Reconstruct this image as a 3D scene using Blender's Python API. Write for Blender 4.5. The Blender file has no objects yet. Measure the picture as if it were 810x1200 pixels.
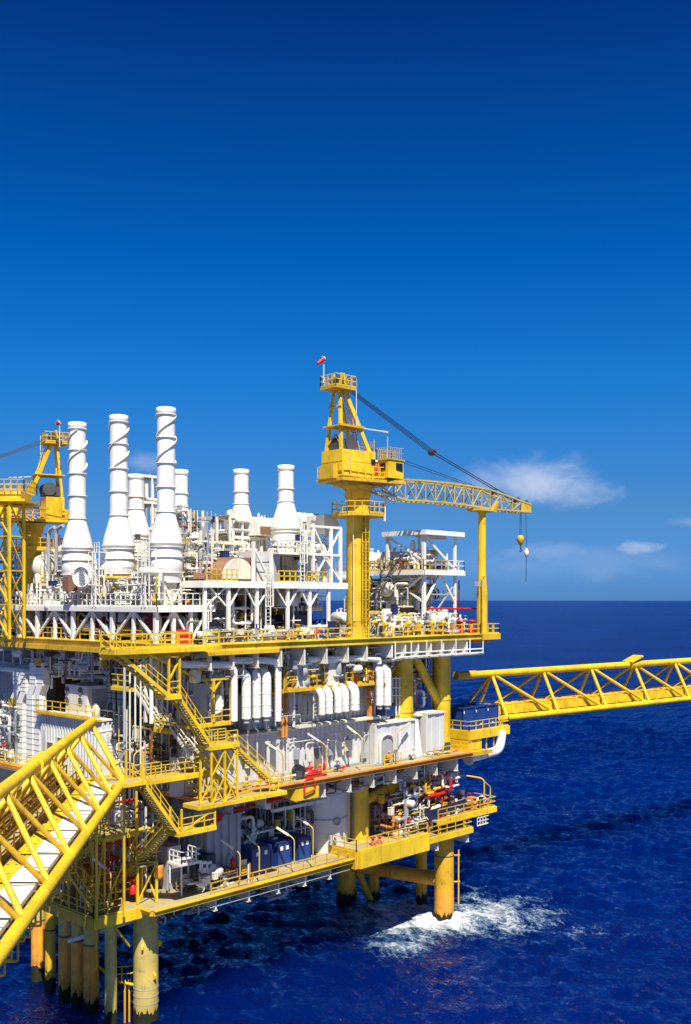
import bpy, bmesh, math, random
import numpy as np
from mathutils import Vector, Matrix
random.seed(11)
RAD = math.radians
SC = bpy.context.scene
COL = SC.collection

# ---------------------------------------------------------------- camera model (world axes = platform axes, metres, z = 0 at sea)
F, CAMH, HEAD = 1200.0, 34.0, RAD(44)
FW = Vector((math.cos(HEAD), math.sin(HEAD), 0)); RT = Vector((math.sin(HEAD), -math.cos(HEAD), 0))
CAM = Vector((-48.4, -69.2, CAMH))
def _ray(u, v):
    return FW + RT * ((u - 405) / F) + Vector((0, 0, (703 - v) / F))
def onx(u, v, x):
    d = _ray(u, v); return CAM + d * ((x - CAM.x) / d.x)
def ony(u, v, y):
    d = _ray(u, v); return CAM + d * ((y - CAM.y) / d.y)
def onz(u, v, z):
    d = _ray(u, v); return CAM + d * ((z - CAM.z) / d.z)
def ond(u, v, t):
    return CAM + _ray(u, v) * t
V = Vector

# ---------------------------------------------------------------- mesh builder
class MB:
    def __init__(s): s.v = []; s.f = []; s.sm = []
    def add(s, vs, fs, smooth=False):
        o = len(s.v); s.v += [tuple(p) for p in vs]; s.f += [tuple(i + o for i in f) for f in fs]; s.sm += smooth if isinstance(smooth, list) else [smooth] * len(fs); return s
    def box(s, x0, x1, y0, y1, z0, z1):
        p = [(x, y, z) for z in (z0, z1) for y in (y0, y1) for x in (x0, x1)]
        return s.add(p, [(0, 2, 3, 1), (4, 5, 7, 6), (0, 1, 5, 4), (2, 6, 7, 3), (0, 4, 6, 2), (1, 3, 7, 5)])
    def cbox(s, c, sx, sy, sz, rz=0.0):
        q = [(x * sx / 2, y * sy / 2, z * sz) for z in (0, 1) for y in (-1, 1) for x in (-1, 1)]
        ca, sa = math.cos(rz), math.sin(rz)
        p = [(c[0] + x * ca - y * sa, c[1] + x * sa + y * ca, c[2] + z) for x, y, z in q]
        return s.add(p, [(0, 2, 3, 1), (4, 5, 7, 6), (0, 1, 5, 4), (2, 6, 7, 3), (0, 4, 6, 2), (1, 3, 7, 5)])
    def beam(s, a, b, w, h=None, up=(0, 0, 1)):
        a, b = V(a), V(b); h = h or w; d = (b - a)
        if d.length < 1e-6: return s
        d.normalize(); up = V(up)
        if abs(d.dot(up)) > .98: up = V((0, 1, 0)) if abs(d.y) < .9 else V((1, 0, 0))
        r = d.cross(up).normalized() * (w / 2); t = r.cross(d).normalized() * (h / 2)
        p = [a - r - t, a + r - t, a + r + t, a - r + t, b - r - t, b + r - t, b + r + t, b - r + t]
        return s.add(p, [(0, 1, 2, 3), (7, 6, 5, 4), (0, 4, 5, 1), (1, 5, 6, 2), (2, 6, 7, 3), (3, 7, 4, 0)])
    def ibeam(s, a, b, w, h, t=.06):
        a, b = V(a), V(b); z = V((0, 0, h / 2 - t / 2))
        s.beam(a + z, b + z, w, t); s.beam(a - z, b - z, w, t); return s.beam(a, b, t, h - 2 * t - .004)
    def tube(s, a, b, r, n=10, r2=None, caps=True):
        a, b = V(a), V(b); d = b - a
        if d.length < 1e-6: return s
        r2 = r if r2 is None else r2
        d.normalize(); q = V((0, 0, 1)) if abs(d.z) < .95 else V((1, 0, 0))
        x = d.cross(q).normalized(); y = x.cross(d)
        c = [(math.cos(2 * math.pi * i / n), math.sin(2 * math.pi * i / n)) for i in range(n)]
        p = [a + (x * ca + y * sa) * r for ca, sa in c] + [b + (x * ca + y * sa) * r2 for ca, sa in c]
        s.add(p, [(i, i + n, (i + 1) % n + n, (i + 1) % n) for i in range(n)], n > 5)
        if caps:
            o = len(s.v); s.add(p, [tuple(range(n)), tuple(range(2 * n - 1, n - 1, -1))])
        return s
    def path(s, pts, r, n=8, bend=0.0):
        pts = [V(p) for p in pts]
        if bend > 0:                                   # round the corners
            q = [pts[0]]
            for i in range(1, len(pts) - 1):
                a, b, c = pts[i - 1], pts[i], pts[i + 1]
                e = min(bend, (a - b).length * .49, (c - b).length * .49)
                p0 = b + (a - b).normalized() * e; p2 = b + (c - b).normalized() * e
                for k in range(6):
                    t = k / 5; q.append(p0 * (1 - t) ** 2 + b * (2 * t * (1 - t)) + p2 * t * t)
            q.append(pts[-1]); pts = q
        rings = []; x = None
        for i, p in enumerate(pts):
            d = (pts[min(i + 1, len(pts) - 1)] - pts[max(i - 1, 0)]).normalized()
            if x is None:
                k = V((0, 0, 1)) if abs(d.z) < .95 else V((1, 0, 0)); x = d.cross(k).normalized()
            else:
                x = (x - d * x.dot(d)).normalized()
            y = x.cross(d)
            rings.append([p + (x * math.cos(2 * math.pi * j / n) + y * math.sin(2 * math.pi * j / n)) * r for j in range(n)])
        vs = [p for g in rings for p in g]; fs = []
        for i in range(len(rings) - 1):
            for j in range(n):
                fs.append((i * n + j, (i + 1) * n + j, (i + 1) * n + (j + 1) % n, i * n + (j + 1) % n))
        s.add(vs, fs, n > 5)
        return s.add(vs, [tuple(range(n)), tuple(range(len(vs) - 1, len(vs) - n - 1, -1))])
    def lathe(s, c, prof, n=24, axis=(0, 0, 1), caps=True):
        c = V(c); ax = V(axis).normalized(); k = V((1, 0, 0)) if abs(ax.x) < .9 else V((0, 1, 0))
        x = (k - ax * k.dot(ax)).normalized(); y = ax.cross(x)
        vs = []
        for r, h in prof:
            vs += [c + ax * h + (x * math.cos(2 * math.pi * j / n) + y * math.sin(2 * math.pi * j / n)) * max(r, 1e-4) for j in range(n)]
        fs = [(i * n + j, i * n + (j + 1) % n, (i + 1) * n + (j + 1) % n, (i + 1) * n + j) for i in range(len(prof) - 1) for j in range(n)]
        s.add(vs, fs, [abs(prof[i][1] - prof[i + 1][1]) > 1e-4 for i in range(len(prof) - 1) for j in range(n)])
        if caps:
            o = len(vs) - n
            s.add(vs[:n], [tuple(range(n - 1, -1, -1))]); s.add(vs[o:], [tuple(range(n))])
        return s
    def prism(s, poly, off):                           # polygon (3-D points) pushed along off
        p = [V(q) for q in poly]; n = len(p); off = V(off)
        vs = p + [q + off for q in p]
        return s.add(vs, [tuple(range(n - 1, -1, -1)), tuple(range(n, 2 * n))] + [(i, (i + 1) % n, (i + 1) % n + n, i + n) for i in range(n)])
    def corr(s, a, b, z0, z1, depth=.14, pitch=.62, out=(0, -1)):   # corrugated wall sheet with thickness
        a, b = V((a[0], a[1], 0)), V((b[0], b[1], 0)); L = (b - a).length; d = (b - a) / L; o = V((out[0], out[1], 0))
        k = max(1, round(L / pitch)); p = L / k; pr = []
        for i in range(k):
            pr += [(i * p, 0), (i * p + p * .42, 0), (i * p + p * .5, depth), (i * p + p * .92, depth)]
        pr.append((L, 0))
        fr = [a + d * t + o * q for t, q in pr]; n = len(fr)
        vs = [p + V((0, 0, z0)) for p in fr] + [p + V((0, 0, z1)) for p in fr]
        s.add(vs, [(i, i + 1, i + 1 + n, i + n) for i in range(n - 1)])
        bk = [a - o * .05, b - o * .05]
        q = [bk[0] + V((0, 0, z0)), bk[1] + V((0, 0, z0)), bk[1] + V((0, 0, z1)), bk[0] + V((0, 0, z1))]
        return s.add(q, [(0, 3, 2, 1)])
    def rail(s, pts, h=1.1, sp=1.5, r=.036, closed=False, toe=True):
        pts = [V(p) for p in pts]
        if closed: pts.append(pts[0])
        for a, b in zip(pts[:-1], pts[1:]):
            L = (b - a).length; k = max(1, round(L / sp))
            for zz in (h, h * .55): s.beam(a + V((0, 0, zz)), b + V((0, 0, zz)), 2 * r, 2 * r)
            if toe: s.beam(a + V((0, 0, .09)), b + V((0, 0, .09)), .02, .14)
            for i in range(k + 1):
                p = a.lerp(b, i / k); s.beam(p, p + V((0, 0, h)), 2 * r, 2 * r)
        return s
    def ladder(s, a, b, w=.5, wd=(1, 0, 0), cage=None, r=.04):
        a, b, wd = V(a), V(b), V(wd).normalized() * w / 2
        s.beam(a - wd, b - wd, 2 * r, 2 * r); s.beam(a + wd, b + wd, 2 * r, 2 * r)
        L = (b - a).length; k = int(L / .33)
        for i in range(1, k): p = a.lerp(b, i / k); s.beam(p - wd, p + wd, .045, .045)
        if cage:
            o = V(cage); k2 = int(L / .9)
            for i in range(2, k2 + 1):
                p = a.lerp(b, i / k2); s.path([p - wd * 1.2, p - wd * 1.2 + o * .6, p + o, p + wd * 1.2 + o * .6, p + wd * 1.2], .03, 4)
            st = a.lerp(b, 2 / k2)
            for q in (-wd * 1.2 + o * .6, o, wd * 1.2 + o * .6): s.beam(st + q, b + q, .05, .05)
        return s

def mesh(name, mb, mat, loc):
    me = bpy.data.meshes.new(name); l = V(loc)
    me.from_pydata([(p[0] - l.x, p[1] - l.y, p[2] - l.z) for p in mb.v], [], mb.f)
    me.polygons.foreach_set('use_smooth', mb.sm); me.materials.append(mat); me.update(); return me
def wloc(o):
    l = V(o.location)
    while o.parent: o = o.parent; l += V(o.location)
    return l
def part(name, mb, mat, parent, label=None):
    o = bpy.data.objects.new(name, mesh(name, mb, mat, wloc(parent))); COL.objects.link(o); o.parent = parent
    if label: o['label'] = label
    return o
def tag(o, label, cat, group=None):
    o['label'] = label; o['category'] = cat
    if group: o['group'] = group
    return o
def thing(name, label, cat, loc, group=None):
    o = bpy.data.objects.new(name, None); COL.objects.link(o); o.location = loc; o.empty_display_size = .3
    return tag(o, label, cat, group)
def solo(name, label, cat, mb, mat, loc=None, group=None):
    if loc is None:
        n = len(mb.v); loc = (sum(p[0] for p in mb.v) / n, sum(p[1] for p in mb.v) / n, min(p[2] for p in mb.v))
    o = bpy.data.objects.new(name, mesh(name, mb, mat, loc)); COL.objects.link(o); o.location = loc
    return tag(o, label, cat, group)
def kids(o): return [c for c in SC.objects if c.parent == o]
def copy_tree(o, loc, label, rz=0.0, scale=None):
    c = o.copy(); COL.objects.link(c); c.location = loc; c.rotation_euler = (0, 0, rz)
    if scale: c.scale = scale
    c['label'] = label
    for ch in list(kids(o)):
        d = ch.copy(); COL.objects.link(d); d.parent = c
        for g in list(kids(ch)):
            e = g.copy(); COL.objects.link(e); e.parent = d
    return c

# ---------------------------------------------------------------- materials
def nodes(name):
    m = bpy.data.materials.new(name); m.use_nodes = True; nt = m.node_tree; nt.nodes.clear()
    return m, nt.nodes, nt.links
def paint(name, base, rough=.45, metal=0.0, dirt=(.16, .07, .02), amount=.25, scale=.9, streak=.25, var=.12, spec=.5, bump=.0):
    m, N, L = nodes(name)
    out = N.new('ShaderNodeOutputMaterial'); b = N.new('ShaderNodeBsdfPrincipled')
    tc = N.new('ShaderNodeTexCoord')
    n1 = N.new('ShaderNodeTexNoise'); n1.inputs['Scale'].default_value = scale; n1.inputs['Detail'].default_value = 6; n1.inputs['Roughness'].default_value = .65
    L.new(tc.outputs['Object'], n1.inputs['Vector'])
    mp = N.new('ShaderNodeMapping'); mp.inputs['Scale'].default_value = (3.2, 3.2, .22)
    L.new(tc.outputs['Object'], mp.inputs['Vector'])
    n2 = N.new('ShaderNodeTexNoise'); n2.inputs['Scale'].default_value = 1.1; n2.inputs['Detail'].default_value = 4
    L.new(mp.outputs[0], n2.inputs['Vector'])
    r1 = N.new('ShaderNodeValToRGB'); r1.color_ramp.elements[0].position = .56; r1.color_ramp.elements[1].position = .74
    L.new(n1.outputs['Fac'], r1.inputs[0])
    r2 = N.new('ShaderNodeValToRGB'); r2.color_ramp.elements[0].position = .55; r2.color_ramp.elements[1].position = .8
    L.new(n2.outputs['Fac'], r2.inputs[0])
    a1 = N.new('ShaderNodeMath'); a1.operation = 'MULTIPLY'; a1.inputs[1].default_value = amount; L.new(r1.outputs[0], a1.inputs[0])
    a2 = N.new('ShaderNodeMath'); a2.operation = 'MULTIPLY'; a2.inputs[1].default_value = streak; L.new(r2.outputs[0], a2.inputs[0])
    ad = N.new('ShaderNodeMath'); ad.operation = 'ADD'; ad.use_clamp = True; L.new(a1.outputs[0], ad.inputs[0]); L.new(a2.outputs[0], ad.inputs[1])
    n3 = N.new('ShaderNodeTexNoise'); n3.inputs['Scale'].default_value = .35; n3.inputs['Detail'].default_value = 3; L.new(tc.outputs['Object'], n3.inputs['Vector'])
    mv = N.new('ShaderNodeMapRange'); mv.inputs[1].default_value = .3; mv.inputs[2].default_value = .7; mv.inputs[3].default_value = 1 - var; mv.inputs[4].default_value = 1 + var
    L.new(n3.outputs['Fac'], mv.inputs[0])
    hv = N.new('ShaderNodeHueSaturation'); hv.inputs['Color'].default_value = (*base, 1); L.new(mv.outputs[0], hv.inputs['Value'])
    mx = N.new('ShaderNodeMix'); mx.data_type = 'RGBA'; L.new(ad.outputs[0], mx.inputs[0]); L.new(hv.outputs[0], mx.inputs[6]); mx.inputs[7].default_value = (*dirt, 1)
    L.new(mx.outputs[2], b.inputs['Base Color'])
    mr = N.new('ShaderNodeMath'); mr.operation = 'MULTIPLY_ADD'; L.new(ad.outputs[0], mr.inputs[0]); mr.inputs[1].default_value = .3; mr.inputs[2].default_value = rough
    L.new(mr.outputs[0], b.inputs['Roughness']); b.inputs['Metallic'].default_value = metal; b.inputs['Specular IOR Level'].default_value = spec
    if bump:
        bp = N.new('ShaderNodeBump'); bp.inputs['Strength'].default_value = bump; bp.inputs['Distance'].default_value = .05
        n4 = N.new('ShaderNodeTexNoise'); n4.inputs['Scale'].default_value = 2.2; n4.inputs['Detail'].default_value = 3; L.new(tc.outputs['Object'], n4.inputs['Vector'])
        L.new(n4.outputs['Fac'], bp.inputs['Height']); L.new(bp.outputs[0], b.inputs['Normal'])
    L.new(b.outputs[0], out.inputs[0]); return m
YEL = (.74, .485, .011); WHT = (.82, .79, .70)
M = dict(
    yellow=paint('yellow_paint', YEL, .5, dirt=(.15, .06, .015), amount=.5, streak=.55, scale=1.3, var=.2),
    yellow_worn=paint('worn_yellow_paint', (.64, .385, .014), .55, dirt=(.17, .07, .02), amount=.75, streak=.65, scale=1.5, var=.2),
    yellow_rust=paint('rusty_yellow_paint', (.66, .36, .012), .55, dirt=(.22, .055, .008), amount=.75, streak=.7, scale=.8),
    white=paint('white_paint', WHT, .4, dirt=(.46, .33, .16), amount=.2, streak=.24, var=.06),
    white_worn=paint('worn_white_paint', (.74, .70, .58), .5, dirt=(.32, .19, .07), amount=.5, streak=.5, var=.09, bump=.2),
    cream=paint('cream_paint', (.70, .66, .50), .5, dirt=(.30, .2, .09), amount=.3, streak=.3),
    wall=paint('white_steel_cladding', (.60, .60, .56), .5, dirt=(.32, .23, .13), amount=.3, streak=.5, var=.1, scale=.7),
    grey=paint('grey_paint', (.36, .37, .37), .5, dirt=(.14, .1, .07), amount=.3, streak=.35),
    silver=paint('silver_cladding', (.55, .55, .54), .32, metal=.6, dirt=(.2, .17, .13), amount=.25, streak=.3),
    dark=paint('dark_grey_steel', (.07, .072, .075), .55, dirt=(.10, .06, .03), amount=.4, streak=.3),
    under=paint('shaded_underside_grey', (.20, .185, .15), .6, dirt=(.07, .045, .025), amount=.5, streak=.4),  # darker grey that deepens the shade on under things; also plain grey gear
    pale=paint('weathered_pale_yellow_paint', (.56, .42, .10), .55, dirt=(.16, .10, .05), amount=.6, streak=.55, scale=1.6, var=.2),
    rust_sleeve=paint('rust_orange_coating', (.82, .34, .03), .6, dirt=(.26, .07, .015), amount=.7, streak=.7, scale=1.3, var=.25),
    rust=paint('rust_brown_steel', (.28, .115, .03), .6, dirt=(.10, .04, .02), amount=.6, streak=.5, var=.2),
    orange=paint('rusty_orange_paint', (.62, .24, .03), .55, dirt=(.25, .10, .04), amount=.5, streak=.4, var=.2, scale=2.0),
    red=paint('red_paint', (.55, .012, .01), .42, amount=.12, streak=.1),
    maroon=paint('maroon_paint', (.16, .008, .012), .45, amount=.2),
    blue=paint('blue_paint', (.012, .05, .22), .42, dirt=(.05, .06, .1), amount=.25, streak=.25),
    navy=paint('navy_blue_paint', (.01, .025, .10), .5, dirt=(.05, .05, .07), amount=.3, streak=.25),
    green=paint('dark_green_paint', (.012, .07, .06), .5, amount=.2),
    boom=paint('boom_cream_yellow_paint', (.52, .39, .11), .5, dirt=(.2, .11, .04), amount=.4, streak=.3),
    growth=paint('marine_growth', (.022, .024, .012), .85, dirt=(.06, .045, .02), amount=.6, streak=.3, scale=2.5, spec=.2, bump=.6),
    brown=paint('copper_brown_cladding', (.33, .17, .10), .45, metal=.3, dirt=(.12, .06, .04), amount=.3),
    deck=paint('deck_grating_steel', (.40, .32, .15), .6, dirt=(.16, .09, .04), amount=.6, streak=.0, scale=.6),
    glass=paint('dark_window_glass', (.012, .014, .016), .08, amount=0, streak=0, spec=.8),
    black=paint('black_rubber', (.015, .015, .016), .6, amount=.1),
    cable=paint('steel_wire_rope', (.03, .03, .032), .5, metal=.4, amount=.1),
    skin=paint('skin', (.36, .2, .13), .6, amount=0, streak=0),
)
# ================================================================ camera, light, sky
cam = bpy.data.cameras.new('camera'); co = bpy.data.objects.new('camera', cam); COL.objects.link(co)
co.location = CAM; co.rotation_euler = (RAD(90), 0, HEAD - RAD(90))
cam.sensor_fit = 'VERTICAL'; cam.sensor_height = 24; cam.lens = 24; cam.shift_y = 103 / 1200
cam.clip_start = .5; cam.clip_end = 80000
SC.camera = co
S_AZ = V((-.55, -.835, 0)).normalized(); S_EL = RAD(56)
SUN = V((S_AZ.x * math.cos(S_EL), S_AZ.y * math.cos(S_EL), math.sin(S_EL)))
sl = bpy.data.lights.new('sun', 'SUN'); so = bpy.data.objects.new('sun', sl); COL.objects.link(so)
sl.energy = 5.0; sl.angle = RAD(.53); sl.color = (1, .955, .87)
so.rotation_euler = SUN.to_track_quat('Z', 'Y').to_euler(); so.location = (0, 0, 120)
SC.view_settings.view_transform = 'Standard'; SC.view_settings.look = 'None'; SC.view_settings.gamma = 1
SC.view_settings.exposure = .6
w = bpy.data.worlds.new('World'); SC.world = w; w.use_nodes = True
N, L = w.node_tree.nodes, w.node_tree.links; N.clear()
wo = N.new('ShaderNodeOutputWorld'); bg = N.new('ShaderNodeBackground'); L.new(bg.outputs[0], wo.inputs[0])
sky = N.new('ShaderNodeTexSky'); sky.sky_type = 'NISHITA'; sky.sun_disc = False
sky.sun_elevation = S_EL; sky.sun_rotation = math.atan2(S_AZ.x, S_AZ.y); sky.air_density = 1.0; sky.dust_density = .3; sky.ozone_density = 2.5
tc = N.new('ShaderNodeTexCoord'); sep = N.new('ShaderNodeSeparateXYZ'); L.new(tc.outputs['Generated'], sep.inputs[0])
def wmath(op, a, b=None, clamp=False):
    n = N.new('ShaderNodeMath'); n.operation = op; n.use_clamp = clamp
    for i, q in enumerate((a, b)):
        if q is None: continue
        if isinstance(q, (int, float)): n.inputs[i].default_value = q
        else: L.new(q, n.inputs[i])
    return n.outputs[0]
# the deep tropical blue of the photograph: the sky is tinted by height above the horizon
rp = N.new('ShaderNodeValToRGB'); L.new(sep.outputs['Z'], rp.inputs[0])
E_ = rp.color_ramp.elements
SKY_TINT = [(0.0108, (0.1, 0.2942, 0.857)), (0.0855, (0.1264, 0.3244, 0.6485)), (0.2063, (0.0385, 0.4003, 0.8305)), (0.3184, (0.004, 0.326, 0.8052)), (0.4185, (0.0055, 0.2436, 0.6666)), (0.5001, (0.0086, 0.1593, 0.5397))]
E_[0].position, E_[0].color = SKY_TINT[0][0], (*SKY_TINT[0][1], 1)
E_[1].position, E_[1].color = SKY_TINT[-1][0], (*SKY_TINT[-1][1], 1)
e = E_.new(.66); e.color = (.005, .09, .32, 1); e = E_.new(1.0); e.color = (.004, .06, .20, 1)      # darker towards the zenith
for p, c in SKY_TINT[1:-1]:
    e = E_.new(p); e.color = (*c, 1)
tint = N.new('ShaderNodeMix'); tint.data_type = 'RGBA'; tint.blend_type = 'MULTIPLY'; tint.inputs[0].default_value = 1
L.new(sky.outputs[0], tint.inputs[6]); L.new(rp.outputs[0], tint.inputs[7])
col = tint.outputs[2]
# thin clouds, fixed to directions in the sky
def cloud(u, v, su, sv, strength, scale, thr, seed):
    global col
    d = _ray(u, v).normalized(); r = d.cross(V((0, 0, 1))).normalized(); t = r.cross(d)
    def dot(vec):
        n = N.new('ShaderNodeVectorMath'); n.operation = 'DOT_PRODUCT'; L.new(tc.outputs['Generated'], n.inputs[0]); n.inputs[1].default_value = vec; return n.outputs['Value']
    f = dot(d); a = wmath('DIVIDE', dot(r), f); b = wmath('DIVIDE', dot(t), f)
    cmb = N.new('ShaderNodeCombineXYZ'); L.new(a, cmb.inputs[0]); L.new(b, cmb.inputs[1]); cmb.inputs[2].default_value = seed
    ns = N.new('ShaderNodeTexNoise'); ns.inputs['Scale'].default_value = scale; ns.inputs['Detail'].default_value = 7; ns.inputs['Roughness'].default_value = .55; ns.inputs['Distortion'].default_value = .6
    mp = N.new('ShaderNodeMapping'); mp.inputs['Scale'].default_value = (1, 1.9, 1); mp.inputs['Rotation'].default_value = (0, 0, .25)
    L.new(cmb.outputs[0], mp.inputs[0]); L.new(mp.outputs[0], ns.inputs['Vector'])
    qa = wmath('DIVIDE', a, su / F); qb = wmath('DIVIDE', b, sv / F)
    rr = wmath('SQRT', wmath('ADD', wmath('MULTIPLY', qa, qa), wmath('MULTIPLY', qb, qb)))
    nz = wmath('MULTIPLY', wmath('SUBTRACT', ns.outputs['Fac'], .5), 1.7)
    e = wmath('SUBTRACT', wmath('ADD', wmath('SUBTRACT', 1, rr), nz), thr)
    sm = N.new('ShaderNodeMapRange'); sm.interpolation_type = 'SMOOTHSTEP'; sm.inputs[1].default_value = 0; sm.inputs[2].default_value = .9; L.new(e, sm.inputs[0])
    fm = wmath('MULTIPLY', sm.outputs[0], strength)
    fr = wmath('MULTIPLY', fm, wmath('GREATER_THAN', f, .2))
    mx = N.new('ShaderNodeMix'); mx.data_type = 'RGBA'; L.new(fr, mx.inputs[0]); L.new(col, mx.inputs[6]); mx.inputs[7].default_value = (6.2, 6.6, 7.4, 1); col = mx.outputs[2]
cloud(615, 562, 105, 40, .42, 15, .12, 1.3)
cloud(650, 572, 80, 26, .38, 26, .05, 5.1)
cloud(690, 660, 170, 26, .10, 14, .0, 6.3)
cloud(752, 641, 30, 9, .30, 46, .0, 2.7)
cloud(640, 645, 70, 14, .16, 30, .1, 9.4)
cloud(168, 543, 45, 16, .22, 25, .1, 7.7)
cloud(815, 612, 45, 9, .16, 30, .1, 3.9)
L.new(col, bg.inputs[0]); bg.inputs[1].default_value = .12 * 2 ** -.48

# ================================================================ the sea: one sheet to the horizon, real waves near the platform
def ocean(n=512, size=256.0, wind=(.72, .69), seed=4):
    g = np.random.default_rng(seed); k1 = np.fft.fftfreq(n, size / n) * 2 * np.pi
    kx, ky = np.meshgrid(k1, k1, indexing='ij'); k = np.sqrt(kx ** 2 + ky ** 2); k[0, 0] = 1e9
    wd = np.array(wind) / np.hypot(*wind); c = (kx * wd[0] + ky * wd[1]) / k
    out = 0
    for Lw, p, spread, rms in ((.75, 3.3, .22, .135), (3.2, 4.5, .12, .13)):
        P = np.exp(-1 / (k * Lw) ** 2) / k ** p * (spread + (1 - spread) * c ** 2) * np.exp(-(k * .17) ** 2)
        h = np.fft.ifft2((g.normal(size=(n, n)) + 1j * g.normal(size=(n, n))) * np.sqrt(P)).real
        out = out + h / h.std() * rms
    return out + .9 * (out ** 2 - out.var())             # crests a little sharper than troughs
HT = ocean()
def wave(x, y):
    n = HT.shape[0]; fx = (np.asarray(x) % 256.0) / 256.0 * n; fy = (np.asarray(y) % 256.0) / 256.0 * n
    i, j = np.floor(fx).astype(int), np.floor(fy).astype(int); a, b = fx - i, fy - j
    i0, j0, i1, j1 = i % n, j % n, (i + 1) % n, (j + 1) % n
    return (HT[i0, j0] * (1 - a) * (1 - b) + HT[i1, j0] * a * (1 - b) + HT[i0, j1] * (1 - a) * b + HT[i1, j1] * a * b)
def grid_mesh(name, xs, ys, zf, mat):
    X, Y = np.meshgrid(xs, ys, indexing='ij'); Z = zf(X, Y)
    nx, ny = len(xs), len(ys); co_ = np.stack([X, Y, Z], -1).reshape(-1, 3)
    i = np.arange(nx - 1)[:, None] * ny + np.arange(ny - 1)[None, :]
    q = np.stack([i, i + ny, i + ny + 1, i + 1], -1).reshape(-1, 4)
    me = bpy.data.meshes.new(name); me.vertices.add(len(co_)); me.vertices.foreach_set('co', co_.astype('f').ravel())
    me.loops.add(q.size); me.loops.foreach_set('vertex_index', q.ravel().astype('i'))
    me.polygons.add(len(q)); me.polygons.foreach_set('loop_start', np.arange(0, q.size, 4, dtype='i')); me.polygons.foreach_set('loop_total', np.full(len(q), 4, dtype='i'))
    me.update(calc_edges=True); me.polygons.foreach_set('use_smooth', [True] * len(q)); me.materials.append(mat)
    o = bpy.data.objects.new(name, me); COL.objects.link(o); return o
def fall(X, Y):
    d = np.maximum(np.abs(X - 62) / 420.0, np.abs(Y - 62) / 420.0); return np.clip((1 - d) * 2, 0, 1)
m, N, L = nodes('sea_water')
out = N.new('ShaderNodeOutputMaterial'); b = N.new('ShaderNodeSubsurfaceScattering'); gl = N.new('ShaderNodeBsdfGlossy'); ms = N.new('ShaderNodeMixShader')
L.new(ms.outputs[0], out.inputs[0]); L.new(b.outputs[0], ms.inputs[1]); L.new(gl.outputs[0], ms.inputs[2])
tc = N.new('ShaderNodeTexCoord'); gl.inputs['Roughness'].default_value = .06
fr = N.new('ShaderNodeFresnel'); fr.inputs['IOR'].default_value = 1.33
# a choppy sea never reaches full grazing reflection: its facets tilt towards the viewer
fm = N.new('ShaderNodeMapRange'); fm.inputs[1].default_value = .03; fm.inputs[2].default_value = .26; fm.inputs[3].default_value = .0; fm.inputs[4].default_value = .42; gl.inputs['Color'].default_value = (.66, .74, 1, 1)
L.new(fr.outputs[0], fm.inputs[0]); L.new(fm.outputs[0], ms.inputs[0])
big = N.new('ShaderNodeTexNoise'); big.inputs['Scale'].default_value = .012; big.inputs['Detail'].default_value = 5; L.new(tc.outputs['Object'], big.inputs['Vector'])
cr = N.new('ShaderNodeValToRGB'); cr.color_ramp.elements[0].position = .35; cr.color_ramp.elements[0].color = (.0001, .0040, .054, 1)
cr.color_ramp.elements[1].position = .7; cr.color_ramp.elements[1].color = (.0002, .0105, .108, 1); L.new(big.outputs['Fac'], cr.inputs[0]); L.new(cr.outputs[0], b.inputs[0]); b.falloff = 'BURLEY'; b.inputs['Scale'].default_value = 16.0; b.inputs['Radius'].default_value = (.6, .8, 1)
prev = None
for sc_, st, ds in ((.3, .6, 1.2), (.8, .8, .7), (2.2, .8, .25)):
    mp = N.new('ShaderNodeMapping'); mp.inputs['Rotation'].default_value = (0, 0, RAD(-44)); mp.inputs['Scale'].default_value = (1.0, .5, 1); L.new(tc.outputs['Object'], mp.inputs[0])
    n = N.new('ShaderNodeTexNoise'); n.inputs['Scale'].default_value = sc_; n.inputs['Detail'].default_value = 4; n.inputs['Roughness'].default_value = .6; n.inputs['Distortion'].default_value = .5; L.new(mp.outputs[0], n.inputs['Vector'])
    bp = N.new('ShaderNodeBump'); bp.inputs['Strength'].default_value = st; bp.inputs['Distance'].default_value = ds; L.new(n.outputs['Fac'], bp.inputs['Height'])
    if prev: L.new(prev, bp.inputs['Normal'])
    prev = bp.outputs[0]
L.new(prev, b.inputs['Normal']); L.new(prev, gl.inputs['Normal']); L.new(prev, fr.inputs['Normal'])
far = np.geomspace(3, 40000, 60)
cx = np.arange(-75, 200, .5); cy = np.arange(-65, 190, .5)
xs = np.concatenate([cx[0] - far[::-1], cx, cx[-1] + far]); ys = np.concatenate([cy[0] - far[::-1], cy, cy[-1] + far])
sea = grid_mesh('sea', xs, ys, lambda X, Y: wave(X, Y) * fall(X, Y), m); sea['kind'] = 'structure'

# foam churned up round the far corner leg
LEGF = V((36.7, -1.5, 0))
m, N, L = nodes('sea_foam')
out = N.new('ShaderNodeOutputMaterial'); df = N.new('ShaderNodeBsdfDiffuse')
tr = N.new('ShaderNodeBsdfTransparent'); ms = N.new('ShaderNodeMixShader'); L.new(ms.outputs[0], out.inputs[0]); L.new(tr.outputs[0], ms.inputs[1]); L.new(df.outputs[0], ms.inputs[2])
tc = N.new('ShaderNodeTexCoord'); at = N.new('ShaderNodeAttribute'); at.attribute_name = 'foam_amount'
mp = N.new('ShaderNodeMapping'); mp.inputs['Rotation'].default_value = (0, 0, RAD(-35)); mp.inputs['Scale'].default_value = (1, .75, 1); L.new(tc.outputs['Object'], mp.inputs[0])
n2_ = N.new('ShaderNodeTexNoise'); n2_.inputs['Scale'].default_value = 2.4; n2_.inputs['Detail'].default_value = 6; n2_.inputs['Roughness'].default_value = .7; n2_.inputs['Distortion'].default_value = .8; L.new(mp.outputs[0], n2_.inputs['Vector'])
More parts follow.
